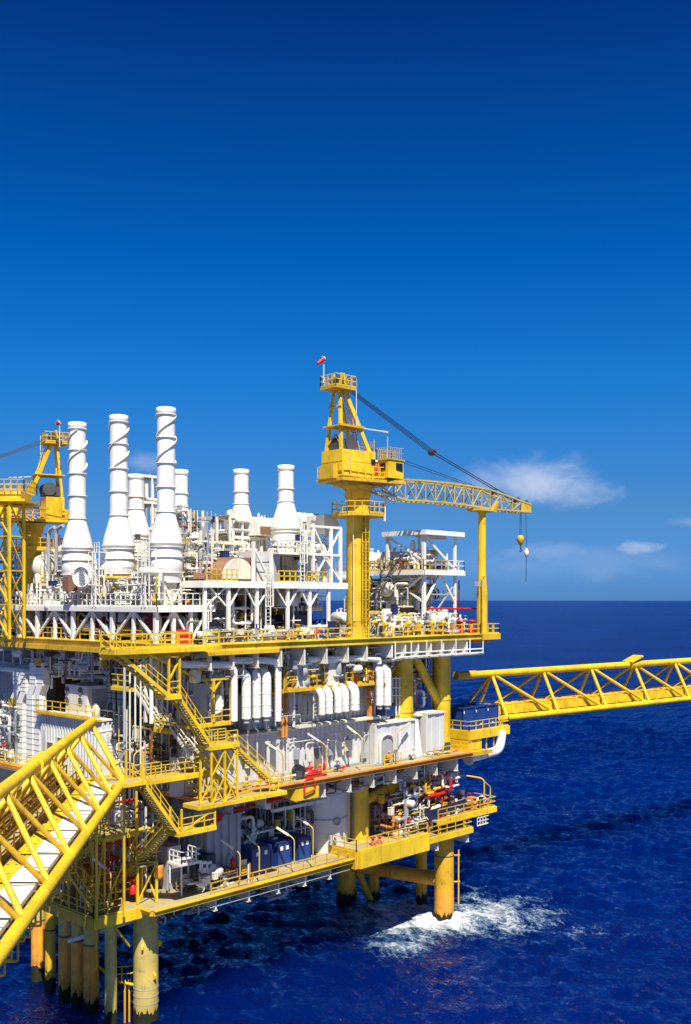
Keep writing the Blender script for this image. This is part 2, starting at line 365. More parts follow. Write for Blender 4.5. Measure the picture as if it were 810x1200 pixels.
n = N.new('ShaderNodeTexNoise'); n.inputs['Scale'].default_value = .42; n.inputs['Detail'].default_value = 9; n.inputs['Roughness'].default_value = .72; n.inputs['Distortion'].default_value = .6; L.new(mp.outputs[0], n.inputs['Vector'])
def nm(op, a, b_, clamp=False):
    q = N.new('ShaderNodeMath'); q.operation = op; q.use_clamp = clamp
    for i, t in enumerate((a, b_)):
        if isinstance(t, (int, float)): q.inputs[i].default_value = t
        else: L.new(t, q.inputs[i])
    return q.outputs[0]
k = nm('SUBTRACT', nm('ADD', at.outputs['Fac'], nm('ADD', nm('MULTIPLY', nm('SUBTRACT', n.outputs['Fac'], .5), 2.3), nm('MULTIPLY', nm('SUBTRACT', n2_.outputs['Fac'], .5), 1.5))), .45)
L.new(nm('MULTIPLY', nm('MULTIPLY', k, .95, True), .96), ms.inputs[0])
fc = N.new('ShaderNodeValToRGB'); L.new(k, fc.inputs[0]); L.new(fc.outputs[0], df.inputs[0])
fc.color_ramp.elements[0].position = .05; fc.color_ramp.elements[0].color = (.06, .24, .40, 1); fc.color_ramp.elements[1].position = .62; fc.color_ramp.elements[1].color = (.78, .80, .80, 1)
e_ = fc.color_ramp.elements.new(.3); e_.color = (.36, .50, .58, 1)
fxs = np.arange(4, 74, .5); fys = np.arange(-34, 26, .5)
def dens(X, Y):
    r = np.hypot(X - LEGF.x, Y - LEGF.y)
    core = np.exp(-(r / 5.2) ** 2) * 1.45
    # plume carried off towards +x -y with the current, and a thinner wash under the deck
    c = onz(572, 1072, 0); a = (X - c.x) * .995 + (Y - c.y) * -.1; q = (X - c.x) * .1 + (Y - c.y) * .995
    pl = .95 * np.exp(-(a / 9.0) ** 2 - (q / 8.0) ** 2)
    c2 = onz(462, 1072, 0); wsh = 1.0 * np.exp(-(((X - c2.x)) / 10.5) ** 2 - ((Y - c2.y) / 9) ** 2)
    c4 = onz(475, 1105, 0); ws2 = .85 * np.exp(-(((X - c4.x)) / 5.5) ** 2 - ((Y - c4.y) / 4.5) ** 2)
    c3 = onz(690, 1095, 0); tl = .44 * np.exp(-(((X - c3.x)) / 6) ** 2 - ((Y - c3.y) / 5) ** 2)
    return np.maximum.reduce([core, pl, wsh, tl, ws2])
def foam_z(X, Y):
    r = np.hypot(X - LEGF.x - .8, Y - LEGF.y + .6)
    lump = .55 * np.exp(-(r / 2.6) ** 2) + .25 * np.exp(-(r / 5) ** 2)
    return wave(X, Y) * fall(X, Y) * 1.0 + .05 + lump * (1 + 1.2 * wave(X * 4 + 31, Y * 4 + 7))
foam = grid_mesh('sea_foam', fxs, fys, foam_z, m); foam['kind'] = 'stuff'
X, Y = np.meshgrid(fxs, fys, indexing='ij')
a_ = foam.data.attributes.new('foam_amount', 'FLOAT', 'POINT'); a_.data.foreach_set('value', dens(X, Y).astype('f').ravel())
# ================================================================ jacket: legs, piles, braces
T, MD, CD = 30.3, 17.8, 9.7          # top of upper, main and cellar deck
def ragged(x, y, z0, z1, r, n, amp, seed):              # a band whose upper edge is uneven
    rr = random.Random(seed); n = n * 3; top = []; h = 0
    for i in range(n): h = h * .6 + rr.uniform(-1, 1) * amp; top.append(z1 + h + (rr.random() < .12) * amp * rr.uniform(0, 2))
    c = [(x + r * math.cos(2 * math.pi * i / n), y + r * math.sin(2 * math.pi * i / n)) for i in range(n)]
    return MB().add([(p[0], p[1], z0) for p in c] + [(p[0], p[1], t) for p, t in zip(c, top)], [(i, (i + 1) % n, (i + 1) % n + n, i + n) for i in range(n)], True)
def leg(label, x, y, r, z0, z1, mat='yellow_rust', rings=(), anodes=(), n=28, splash=True, sleeve=None):
    t = thing('jacket_leg', label, 'leg', (x, y, z0))
    b = MB().tube((x, y, z0), (x, y, z1), r, n); part('tube', b, M[mat], t)
    if rings:
        b = MB()
        for z, h in rings: b.tube((x, y, z), (x, y, z + h), r + .018, n)
        part('collar', b, M['grey'] if len(rings) > 2 else M['dark'], t)
    for z, a in anodes:
        d = V((math.cos(a), math.sin(a), 0)); p = V((x, y, z)) + d * r
        part('lug', MB().prism([p - V((0, 0, .35)), p + V((0, 0, .35)), p + d * .3 + V((0, 0, .1)), p + d * .3 - V((0, 0, .1))], d.cross(V((0, 0, 1))) * .12), M['yellow'], t)
    if splash:
        part('wet_band', ragged(x, y, -3, 1.0, r + .022, n, .22, int(x * 31 + y * 7)), M['growth'], t)
    if sleeve: part('rust_sleeve', ragged(x, y, .2, sleeve, r + .012, n, .28 if sleeve < 4 else .05, int(x * 17 + y)), M['rust_sleeve'], t)
    return t
leg('thick pale yellow corner leg nearest the camera, banded near the water', 0, 0, 1.0, -3, 9.42, 'pale', rings=((1.5, .07), (2.1, .07), (2.7, .07)), anodes=((6.2, RAD(-135)), (6.2, RAD(-40)), (3.8, RAD(-85))))
fl = leg('rust stained yellow leg standing in the white foam', 36.7, -1.5, 1.03, -3, 9.6, 'yellow_rust', rings=((7.0, .12),), sleeve=3.4)
part('fender_pole', MB().tube((37.9, -2.5, 1.8), (37.9, -2.5, 7.6), .09, 8).beam((37.2, -2.0, 7.0), (38.0, -2.6, 7.0), .12).beam((37.2, -2.0, 4.2), (38.0, -2.6, 4.2), .12), M['yellow_worn'], fl)
leg('shaded yellow rear leg at the left end of the thick horizontal brace', 35.05, 11.25, 1.1, -3, 9.6)
leg('slim yellow pile just right of the shaded rear leg', 37.4, 9.2, .62, -3, 9.4)
leg('slim yellow pile between the foam leg and the rear leg', 39.8, 4.2, .62, -3, 9.4)
b = MB().tube((35.05, 11.25, 4.1), (36.7, -1.5, 4.4), .74, 20); solo('horizontal_brace', 'thick rusty tube joining the rear leg to the leg in foam', 'brace', b, M['rust_sleeve'])
b = MB().tube((35.0, 11.0, 6.2), (37.2, 8.6, -1.5), .4, 14); solo('diagonal_brace', 'dark short tube slanting into the water beside the shaded rear leg', 'brace', b, M['yellow_rust'])
for i, (u, v) in enumerate(((130, 1198), (107, 1185), (91, 1178), (76, 1170), (59, 1160), (45, 1145))):
    p = onz(u, v, 0); r = (.48, .62, .52, .52, .45, .62)[i]
    leg(['slim yellow conductor pipe next to the pale corner leg', 'orange banded conductor, second from the pale corner leg', 'orange banded conductor, third from the pale corner leg',
         'orange banded conductor, fourth from the pale corner leg', 'yellow conductor left of the orange banded ones', 'stubby wide conductor farthest left in the dark water'][i],
        p.x, p.y, r, -3, 9.2, 'yellow_worn' if i == 4 else 'pale', rings=() if i in (0,) else ((5.6 - .1 * i, .16),), n=18, sleeve=5.6 - .1 * i if i in (1, 2, 3, 5) else None)
for i, (u, v) in enumerate(((330, 1035), (345, 1038), (360, 1040), (372, 1036))):
    p = onz(u, v, 0); leg(['dark slim riser, first of four under the cellar deck', 'dark slim riser, second of four under the cellar deck', 'dark slim riser, third of four under the cellar deck', 'dark slim riser, rightmost of four under the cellar deck'][i], p.x, p.y, .35, -3, 9.2, 'under', n=12, splash=False)
p = onz(330, 1100, 4.0)
b = MB().tube((-1.9, 15, 5.0), (2, 30, 5.0), .55, 14).tube((-1.9, 15, 5.0), (8, 13.5, 5.0), .5, 14); solo('low_brace', 'shaded orange tube low above the dark water behind the conductors', 'brace', b, M['yellow_rust'])
# boat landing hung on the near leg
t = thing('boat_landing', 'small rusty yellow landing frame hung beside the pale corner leg', 'landing', (-1.3, -1.6, 2.0))
a0 = onx(85, 1107, -2.0); a1 = onx(137, 1150, -1.4)
part('strut', MB().tube(a0, a1, .13, 10), M['yellow_worn'], t)
part('strut', MB().tube(a1, (0, -.9, a1.z - .2), .12, 10), M['yellow_worn'], t)
b = MB().rail([a1 + V((-.4, -.2, 0)), a1 + V((.6, -.9, 0)), a1 + V((1.2, -1.0, 0))], 1.3, .6, toe=False); part('guard_rail', b, M['yellow_worn'], t)
b = MB()
for dx in (0, .35): b.tube(a1 + V((.3 + dx, -.7 - dx * .3, .2)), a1 + V((.3 + dx, -.7 - dx * .3, -8)), .09, 8)
part('fender_pipe', b, M['yellow_rust'], t)

# ================================================================ decks
def deck(name, label, poly, z, th, mat_edge='yellow', beams_x=(), beams_y=(), bd=1.3, inner=None, edge_h=.55):
    c = V((sum(p[0] for p in poly) / len(poly), sum(p[1] for p in poly) / len(poly), z - th))
    t = thing(name, label, 'deck', c)
    part('plate', MB().prism([(x, y, z - th) for x, y in poly], (0, 0, th)), M['deck'], t)
    n = len(poly); b = MB()
    for i in range(n):
        p, q = V((*poly[i], z - edge_h / 2 + .03)), V((*poly[(i + 1) % n], z - edge_h / 2 + .03))
        d = (q - p).normalized(); o = d.cross(V((0, 0, 1))) * .1
        b.beam(p + o, q + o, .2, edge_h)
        b.beam(p + o * 1.8 + V((0, 0, edge_h / 2)), q + o * 1.8 + V((0, 0, edge_h / 2)), .42, .06)
    part('edge_beam', b, M[mat_edge], t)
    for x, y0, y1 in beams_x: part('girder', MB().ibeam((x, y0, z - th - bd / 2 - .01), (x, y1, z - th - bd / 2 - .01), .4, bd), M['under'], t)
    for y, x0, x1 in beams_y: part('girder', MB().ibeam((x0, y, z - th - bd / 2 - .02), (x1, y, z - th - bd / 2 - .02), .5, bd), M['under'], t)
    return t
def bracket(mb, x, y0, y1, z, h, t=.08):                # cantilever web: tall at the wall (y1), shallow at the deck edge (y0)
    mb.prism([(x, y0, z), (x, y0, z - h * .98), (x, y1, z - h), (x, y1, z)], (t, 0, 0))
    mb.box(x - .05, x + .13, y0 - .02, y0 + .04, z - h, z - .002)
    mb.box(x - .16, x + .24, y0, y1, z - h - .06, z - h - .002); return mb

UX0, UX1, UY0, UY1 = 1.8, 41.0, -3.0, 34.0
upper = deck('upper_deck', 'yellow edged top deck carrying the white exhaust stacks', [(UX0, UY0), (UX1, UY0), (UX1, UY1), (UX0, UY1)], T, .3,
             beams_y=[(y, UX0 + .5, UX1 - .3) for y in (0, 8, 16, 24)], bd=1.7)
for x in [4.2, 6.6, 9.3, 12.0, 14.8, 17.6, 20.4, 23.0, 26.6, 28.6, 30.6, 32.6, 34.6, 36.6, 38.6]:
    part('web_bracket', bracket(MB(), x, UY0 - .05, -.4, T - .32, 1.75 if x < 25 else 1.55), M['white'] if x > 26 else M['white_worn'], upper)
for y in range(1, 32, 4): part('web_bracket', MB().prism([(UX0 + .3, y, T - .32), (UX0 + .3, y, T - 1.2), (5, y, T - 2.0), (5, y, T - .32)], (0, .08, 0)), M['white_worn'], upper)
b = MB().rail([(UX0, UY1, T), (UX0, UY0 + 1.2, T)], 1.1, 1.6); part('guard_rail', b, M['yellow'], upper)
b = MB().rail([(3.5, UY0, T), (22.6, UY0, T)], 1.1, 1.6); part('guard_rail', b, M['yellow'], upper)
b = MB().rail([(26.8, UY0, T), (UX1, UY0, T), (UX1, 20, T)], 1.1, 1.5); part('guard_rail', b, M['yellow'], upper)
part('fascia_beam', MB().box(UX0 - .45, UX0 - .15, UY0, UY1, T - .95, T - .5), M['yellow_worn'], upper)
part('fascia_beam', MB().box(3.6, 11.5, UY0 - .42, UY0 - .12, T - .85, T - .5), M['yellow_worn'], upper)
# lower service catwalk slung under the right half of the deck edge
t = thing('under_deck_catwalk', 'white railed pipe catwalk slung below the top deck edge', 'catwalk', (34, -2.9, 28))
b = MB()
for zz in (28.35, 28.75): b.tube((26.9, -3.2, zz), (41.2, -3.2, zz), .07, 8)
part('rail_pipe', b, M['white'], t)
b = MB()
for x in (26.9, 29.3, 31.7, 34.1, 36.5, 38.9, 41.2): part('hanger', MB().beam((x, -3.25, 28.2), (x, -3.25, 29.9), .09), M['white'], t)
part('walkway_plate', MB().box(26.8, 41.3, -3.1, -2.3, 28.1, 28.2), M['white_worn'], t)
# stair-head walkway that sticks out past the near corner
t = thing('stair_head_walkway', 'yellow cantilever walkway at the left corner of the top deck', 'walkway', (-2.2, -4, T - .3))
part('plate', MB().box(-6.4, 3.4, -5.2, -3.3, T - .22, T - .02), M['deck'], t)
part('edge_beam', MB().box(-6.5, 3.5, -5.4, -5.2, T - .32, T + .05).box(-6.5, -6.4, -5.2, -3.3, T - .32, T + .05), M['yellow'], t)
part('support_beam', MB().beam((1.8, -3.4, T - .5), (-6.4, -3.4, T - .5), .2, .5), M['yellow'], t)
part('support_beam', MB().beam((2.6, -3.2, T - 2.6), (-3.0, -4.3, T - .3), .16, .16), M['yellow'], t)
part('guard_rail', MB().rail([(-6.4, -3.4, T), (1.8, -3.4, T)], 1.1, 1.4).rail([(-4.6, -5.2, T), (3.4, -5.2, T)], 1.1, 1.4), M['yellow'], t)

MX0, MX1, MY0 = 3.5, 39.2, -3.2
main = deck('main_deck', 'rusty orange edged main deck at mid height with white modules', [(MX0, MY0), (MX1, MY0), (MX1, 34), (MX0, 34)], MD, .25, 'orange',
            beams_y=[(y, MX0 + .5, MX1 - .3) for y in (.2, 8, 16, 24)], bd=1.4, edge_h=.4)
for x in [6.5, 10.2, 13.9, 17.4, 20.8, 24.0, 27.2, 30.4, 33.6, 37.0]:
    part('web_bracket', bracket(MB(), x, MY0 + .2, .0, MD - .27, 1.45), M['grey'] if x < 8 else M['white_worn'], main)
for y in range(1, 32, 4): part('web_bracket', MB().prism([(MX0 + .3, y, MD - .27), (MX0 + .3, y, MD - .9), (7, y, MD - 1.6), (7, y, MD - .27)], (0, .08, 0)), M['under'], main)
part('guard_rail', MB().rail([(10.8, MY0, MD), (13.0, MY0, MD)], 1.05, 1.3), M['yellow'], main)
part('guard_rail', MB().rail([(MX0, 8, MD), (MX0, MY0, MD), (4.6, MY0, MD)], 1.1, 1.3), M['yellow'], main)
part('guard_rail', MB().rail([(MX1, MY0, MD), (MX1, 2.4, MD)], 1.1, 1.3), M['yellow'], main)
part('guard_rail', MB().rail([(33.0, -3.1, MD), (36.0, -3.1, MD)], 1.05, 1.3), M['yellow'], main)
part('side_ledge', MB().box(1.2, 3.45, 13, 34, MD - .2, MD), M['deck'], main)
part('kick_pipe', MB().path([(13.2, -3.45, MD + .1), (38.8, -3.45, MD + .1)], .06, 8), M['orange'], main)
part('corner_bracket', MB().prism([(13.6, -3.3, MD - .42), (16.4, -3.3, MD - .42), (16.4, -3.3, MD - 1.6), (13.6, -3.3, MD - 1.6)], (0, .12, 0)).prism([(13.6, -3.3, MD - .42), (13.6, -3.3, MD - 1.6), (13.0, -1.8, MD - 1.2), (13.0, -1.8, MD - .42)], (-.1, 0, 0)), M['yellow'], main)

CX0, CX1, CY0 = -1.4, 33.5, -2.9
cellar = deck('cellar_deck', 'lowest deck with yellow railings just above the sea', [(CX0, CY0), (CX1, CY0), (CX1, 34), (CX0, 34)], CD, .25, 'yellow_worn',
              beams_y=[(y, CX0 + .5, CX1 - .3) for y in (.2, 8, 16, 24)], bd=1.2, edge_h=.4)
for x in [5.0, 8.6, 12.0, 15.2, 18.4]:
    part('web_bracket', bracket(MB(), x, CY0 + .2, .0, CD - .27, 1.1), M['white_worn'], cellar)
part('guard_rail', MB().rail([(4.4, CY0, CD), (20.8, CY0, CD)], 1.05, 1.5), M['yellow_worn'], cellar)
part('guard_rail', MB().rail([(CX0, 12, CD), (CX0, 2.0, CD)], 1.05, 1.5), M['yellow_worn'], cellar)
part('service_pipe', MB().path([(4.4, CY0 + .2, CD - 1.0), (21, CY0 + .2, CD - 1.0)], .06, 8), M['white_worn'], cellar)
# deep yellow beam section and stepped extensions at the far right of the cellar deck
t = thing('cellar_extension', 'deep bright yellow beam platform stepping out right of the cellar deck', 'platform', (27, -3.2, 8.6))
part('front_beam', MB().box(21.6, 31.8, -3.55, -3.1, 8.75, 10.45), M['yellow'], t)
part('side_beam', MB().box(21.15, 21.6, -3.3, .6, 8.75, 10.4), M['yellow_worn'], t)
part('plate', MB().box(21.6, 33, -3.1, 2, 9.95, 10.1), M['deck'], t)
part('guard_rail', MB().rail([(21.3, -.2, 10.4), (21.3, -3.3, 10.4), (31.8, -3.3, 10.4)], 1.1, 1.5), M['yellow_worn'], t)
t = thing('stepped_platform', 'small railed yellow platform on top of the foam leg', 'platform', (35.5, -3, 9.4))
part('plate', MB().box(31.9, 39.0, -3.4, 4.5, 9.7, 9.85), M['deck'], t)
part('edge_beam', MB().box(31.9, 39.1, -3.55, -3.4, 9.35, 9.95).box(39.0, 39.15, -3.4, 4.5, 9.35, 9.95), M['yellow'], t)
part('guard_rail', MB().rail([(31.9, -3.45, 9.9), (39.0, -3.45, 9.9), (39.0, 3, 9.9)], 1.1, 1.3), M['yellow_worn'], t)
for x in (33.5, 38.6): part('web_bracket', bracket(MB(), x, -3.2, -1, 9.3, .9), M['white_worn'], t)
t = thing('outer_platform', 'highest yellow ledge sticking out right over the sea at cellar level', 'platform', (39, -2.5, 10.9))
part('plate', MB().box(33.6, 43.8, -3.0, 4.0, 11.15, 11.3), M['deck'], t)
part('edge_beam', MB().box(33.6, 43.9, -3.15, -3.0, 10.8, 11.4).box(43.8, 43.95, -3.0, 4.0, 10.8, 11.4), M['yellow'], t)
part('guard_rail', MB().rail([(33.8, -3.05, 11.35), (43.8, -3.05, 11.35), (43.8, 3.5, 11.35)], 1.1, 1.5), M['yellow_worn'], t)
part('davit', MB().path([(41.9, -2.9, 11.3), (41.9, -2.9, 14.6), (41.2, -2.2, 14.8), (39.4, -.6, 15.2)], .09, 8, .5).path([(43.0, -2.9, 11.3), (43.0, -2.9, 13.6), (41.9, -2.9, 14.3)], .08, 8, .3), M['yellow_worn'], t)
part('light_fitting', MB().beam((39.4, -.6, 15.25), (38.7, 0, 15.5), .25, .2), M['white'], t)
part('cage', MB().rail([(40.4, -3.1, 9.7), (42.4, -3.1, 9.7)], .9, .5).rail([(42.4, -3.1, 9.7), (42.4, -1.8, 9.7)], .9, .5), M['white_worn'], t)
part('post', MB().beam((34.2, -2.9, 9.9), (34.2, -2.9, 11.1), .2).beam((38.4, -2.9, 9.9), (38.4, -2.9, 11.1), .2), M['yellow'], t)
b = MB().lathe((43.0, -1.6, 11.9), [(.02, -1.0), (.4, -.9), (.5, -.5), (.5, .5), (.4, .9), (.02, 1.0)], 16, (1, .3, 0)); solo('life_raft', 'white barrel shaped life raft pod on the outer ledge', 'life raft', b, M['white'])

# deck columns seen between the decks
def column(label, x, y, r, z0, z1, mat='yellow_worn', rings=()):
    t = thing('deck_column', label, 'column', (x, y, z0))
    part('tube', MB().tube((x, y, z0), (x, y, z1), r, 28), M[mat], t)
    for z in rings: part('collar', MB().tube((x, y, z), (x, y, z + .12), r + .05, 28), M['yellow_worn'], t)
    return t
column('thick yellow column at the right end, under the top deck', ony(518, 800, .2).x, .2, .92, MD, T - .4, 'yellow', (23.2,))
column('thick yellow column left of the end column, under the top deck', ony(472, 800, .2).x, .2, 1.08, MD, T - .4, 'yellow', (22.4,))
c = column('shaded yellow column below the main deck beside the round vessel', 26.2, 1.0, 1.0, CD, MD - .4, 'yellow')
a = V((26.2, 1.0, 13.6)); b_ = ony(463, 918, 0.4)
part('knee_brace', MB().tube(a, b_ + (b_ - a) * .06, .5, 18), M['yellow_worn'], c)
solo('diagonal_brace', 'yellow tube slanting down from the left column to the end column', 'brace', MB().tube(ony(483, 763, .2), ony(523, 840, .2), .45, 18), M['yellow'])
solo('diagonal_brace', 'yellow tube slanting down left from the left column under the top deck', 'brace', MB().tube(ony(469, 763, .6), ony(450, 800, .6), .42, 18), M['yellow_worn'])
column('dark yellow column in shade behind the lower stairs', 5.5, 6, 1.0, CD, MD - .4, 'yellow_rust')
solo('diagonal_brace', 'rusty tube slanting under the main deck behind the bridge end', 'brace', MB().tube((5.5, 6, 12.2), (3.6, 17, 16.9), .5, 16), M['yellow_rust'])

# stepped platform off the near corner of the cellar deck
t = thing('corner_ledge', 'yellow beamed ledge left of the pale corner leg at cellar level', 'platform', (-3.6, -.6, 9.2))
part('plate', MB().box(-5.9, -1.6, -1.6, 6.5, 9.62, 9.78), M['deck'], t)
part('edge_beam', MB().box(-5.95, -1.6, -1.78, -1.6, 9.0, 9.85), M['yellow'], t)
part('edge_beam', MB().box(-6.05, -5.9, -1.7, 6.5, 9.0, 9.85), M['yellow_worn'], t)
part('guard_rail', MB().rail([(-5.9, 6.5, 9.8), (-5.9, -1.65, 9.8), (-3.4, -1.65, 9.8)], 1.1, 1.2), M['yellow'], t)
part('knee_brace', MB().beam((-4.2, -1.5, 9.1), (-2.0, -.6, 6.6), .16).beam((-5.6, -1.5, 9.1), (-5.6, -1.5, 5.9), .16), M['yellow_worn'], t)
solo('drain_pipe', 'long straight white pipe sloping under the cellar corner ledge', 'pipe', MB().tube(onx(80, 1103, -3.0), onx(165, 1076, 1.0), .2, 12), M['white_worn'])
# ================================================================ triangular truss bridges
def truss(name, label, top0, d, L, hgt, wid, rc, rb, bay, n0=0.0, ext=0.0, first_side=1):
    """top0: start of the single top chord at the platform; d: direction away from the platform; bottom chords at +-wid/2."""
    d = V(d).normalized(); p = V((-d.y, d.x, 0))
    bl, br = top0 - V((0, 0, hgt)) + p * wid / 2, top0 - V((0, 0, hgt)) - p * wid / 2
    t = thing(name, label, 'bridge', (bl + br) / 2)
    part('top_chord', MB().tube(top0 - d * ext, top0 + d * L, rc * 1.1, 20), M['yellow'], t)
    for q in (bl, br): part('bottom_chord', MB().tube(q - d * 0, q + d * L, rc, 20), M['yellow'], t)
    k = int((L - n0) / bay)
    for i in range(k + 1):
        a = top0 + d * (n0 + i * bay)
        for q in (bl, br):
            for s in (-.5, .5):
                s_ = n0 + (i + s) * bay
                if s_ < 0: s_ = 0
                if s_ <= L: part('brace', MB().tube(a, q + d * s_, rb * (1 if s > 0 else .85), 12), M['yellow'], t)
            if n0 + i * bay < L: part('post', MB().tube(a, q + d * (n0 + i * bay), rb * .8, 12), M['yellow'], t)
    return t, bl, br, d, p
# ---- left bridge: comes towards the camera from the lower left
E_BR = onz(146, 914, 20.2); T0 = onz(108, 846, 24.35)
D = V((-.654, -.7565, 0))
P_ = V((-D.y, D.x, 0))                        # +p
wb = abs((T0 - E_BR).dot(P_)) * 2
s_side = 1 if (E_BR - T0).dot(P_) > 0 else -1
def truss_left():
    L = 47.0; rc, rb = .315, .14
    t = thing('footbridge', 'wide yellow tubular bridge coming in from the lower left', 'bridge', E_BR)
    top = lambda s: T0 + D * s
    near = lambda s: V((E_BR.x, E_BR.y, E_BR.z)) + D * s
    far = lambda s: near(s) - P_ * (s_side * wb)
    part('top_chord', MB().tube(top(-.3), top(L), rc * 1.08, 24), M['yellow'], t)
    part('bottom_chord', MB().tube(near(0), near(L), rc, 24), M['yellow'], t, 'sunlit bottom chord on the open side')
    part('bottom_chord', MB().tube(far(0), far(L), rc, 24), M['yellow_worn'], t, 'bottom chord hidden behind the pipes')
    g = onz(31, 893, 24.35); sg = (g - T0).dot(D)
    b = MB().tube(top(sg - 1.1), top(sg + 1.1), rc * 1.5, 24); c = top(sg)
    b.prism([c + D * -1.0 - P_ * s_side * .75 + V((0, 0, -.15)), c + D * 1.0 - P_ * s_side * .75 + V((0, 0, -.15)), c + D * 1.0 + V((0, 0, .3)), c + D * -1.0 + V((0, 0, .3))], (0, 0, .12))
    part('chord_sleeve', b, M['yellow'], t)
    bay = 5.6; k = int(L / bay)
    for i in range(k):
        s0 = .9 + i * bay
        for q in (near, far):
            part('brace', MB().tube(top(s0), q(s0 + .1 + (0 if i else .0)), rb * 1.12, 14), M['yellow'], t)
            if i: part('brace', MB().tube(top(s0), q(s0 - bay * .93), rb, 14), M['yellow_worn'], t)
    part('brace', MB().tube(top(.4), near(-.2), rb, 14), M['yellow_worn'], t)
    part('brace', MB().tube(top(.4), far(-.2), rb, 14), M['yellow_worn'], t)
    def strip(o0, o1, z0, z1, s0=0.0, s1=L):
        a, b = near(s0) - P_ * s_side * o0, near(s1) - P_ * s_side * o0; c, d_ = near(s1) - P_ * s_side * o1, near(s0) - P_ * s_side * o1
        return MB().prism([q + V((0, 0, z0)) for q in (a, b, c, d_)], (0, 0, z1 - z0))
    part('white_cover', strip(.52, 1.95, .0, .22), M['white'], t, 'white cover plates along the open side')
    b = MB()
    for i in range(int(L / 3.2)): 
        s = 1 + i * 3.2; a = near(s) - P_ * s_side * .5 + V((0, 0, .23)); c = near(s) - P_ * s_side * 1.97 + V((0, 0, .23)); part('seam', MB().beam(a, c, .07, .03), M['dark'], t)
    part('yellow_plate', strip(2.0, 3.0, .05, .18), M['yellow'], t)
    b = MB()
    for i in range(int(L / .9)):
        for o in (2.3, 2.75): 
            c = near(.5 + i * .9) - P_ * s_side * o + V((0, 0, .185))
            if i % 5 != 4: b.cbox(c, .12, .12, .012)
    part('drain_hole', b, M['dark'], t)
    part('walkway_grating', strip(3.05, 4.4, -.05, .1), M['deck'], t)
    for o in (3.1, 4.35):
        part('hand_rail', MB().rail([near(0) - P_ * s_side * o + V((0, 0, .1)), near(L) - P_ * s_side * o + V((0, 0, .1))], 1.1, 1.5), M['yellow_worn'] , t)
    b = MB()
    for o, z in ((4.9, .35), (5.15, .75), (4.9, 1.1)):
        b.tube(near(0) - P_ * s_side * o + V((0, 0, z)), near(L) - P_ * s_side * o + V((0, 0, z)), .13, 10)
    part('pipe', b, M['rust'], t)
    for o, z, r in ((4.2, 2.55, .13), (4.5, 2.35, .10)):
        part('pipe', MB().tube(near(-1) - P_ * s_side * o + V((0, 0, z)), near(L) - P_ * s_side * o + V((0, 0, z)), r, 10), M['silver'], t, 'silver pipe carried high behind the braces')
    b = MB()
    for i in range(int(L / 1.15)):
        c = near(.6 + i * 1.15) + V((0, 0, -.35))
        q = c + P_ * s_side * .12
        h_ = (-.35, -.55, -.35, -.8)[i % 4]; b.beam(q + V((0, 0, .1)), q + V((0, 0, h_)), .07); b.beam(q + V((0, 0, h_)), c - P_ * s_side * .7 + V((0, 0, h_)), .09); b.beam(q - P_ * s_side * .5 + V((0, 0, .1)), q - P_ * s_side * .5 + V((0, 0, h_)), .07)
        b.beam(c + V((0, 0, .0)), c - P_ * s_side * wb, .14, .22)
    part('pipe_hanger', b, M['yellow_worn'], t)
    b = MB()
    for o, z, r in ((-.15, -.22, .07), (.1, -.48, .07), (.3, -.30, .09)):
        b.tube(near(0) - P_ * s_side * o + V((0, 0, z)), near(L) - P_ * s_side * o + V((0, 0, z)), r, 8)
    part('hung_pipe', b, M['white_worn'], t)
    return t
truss_left()
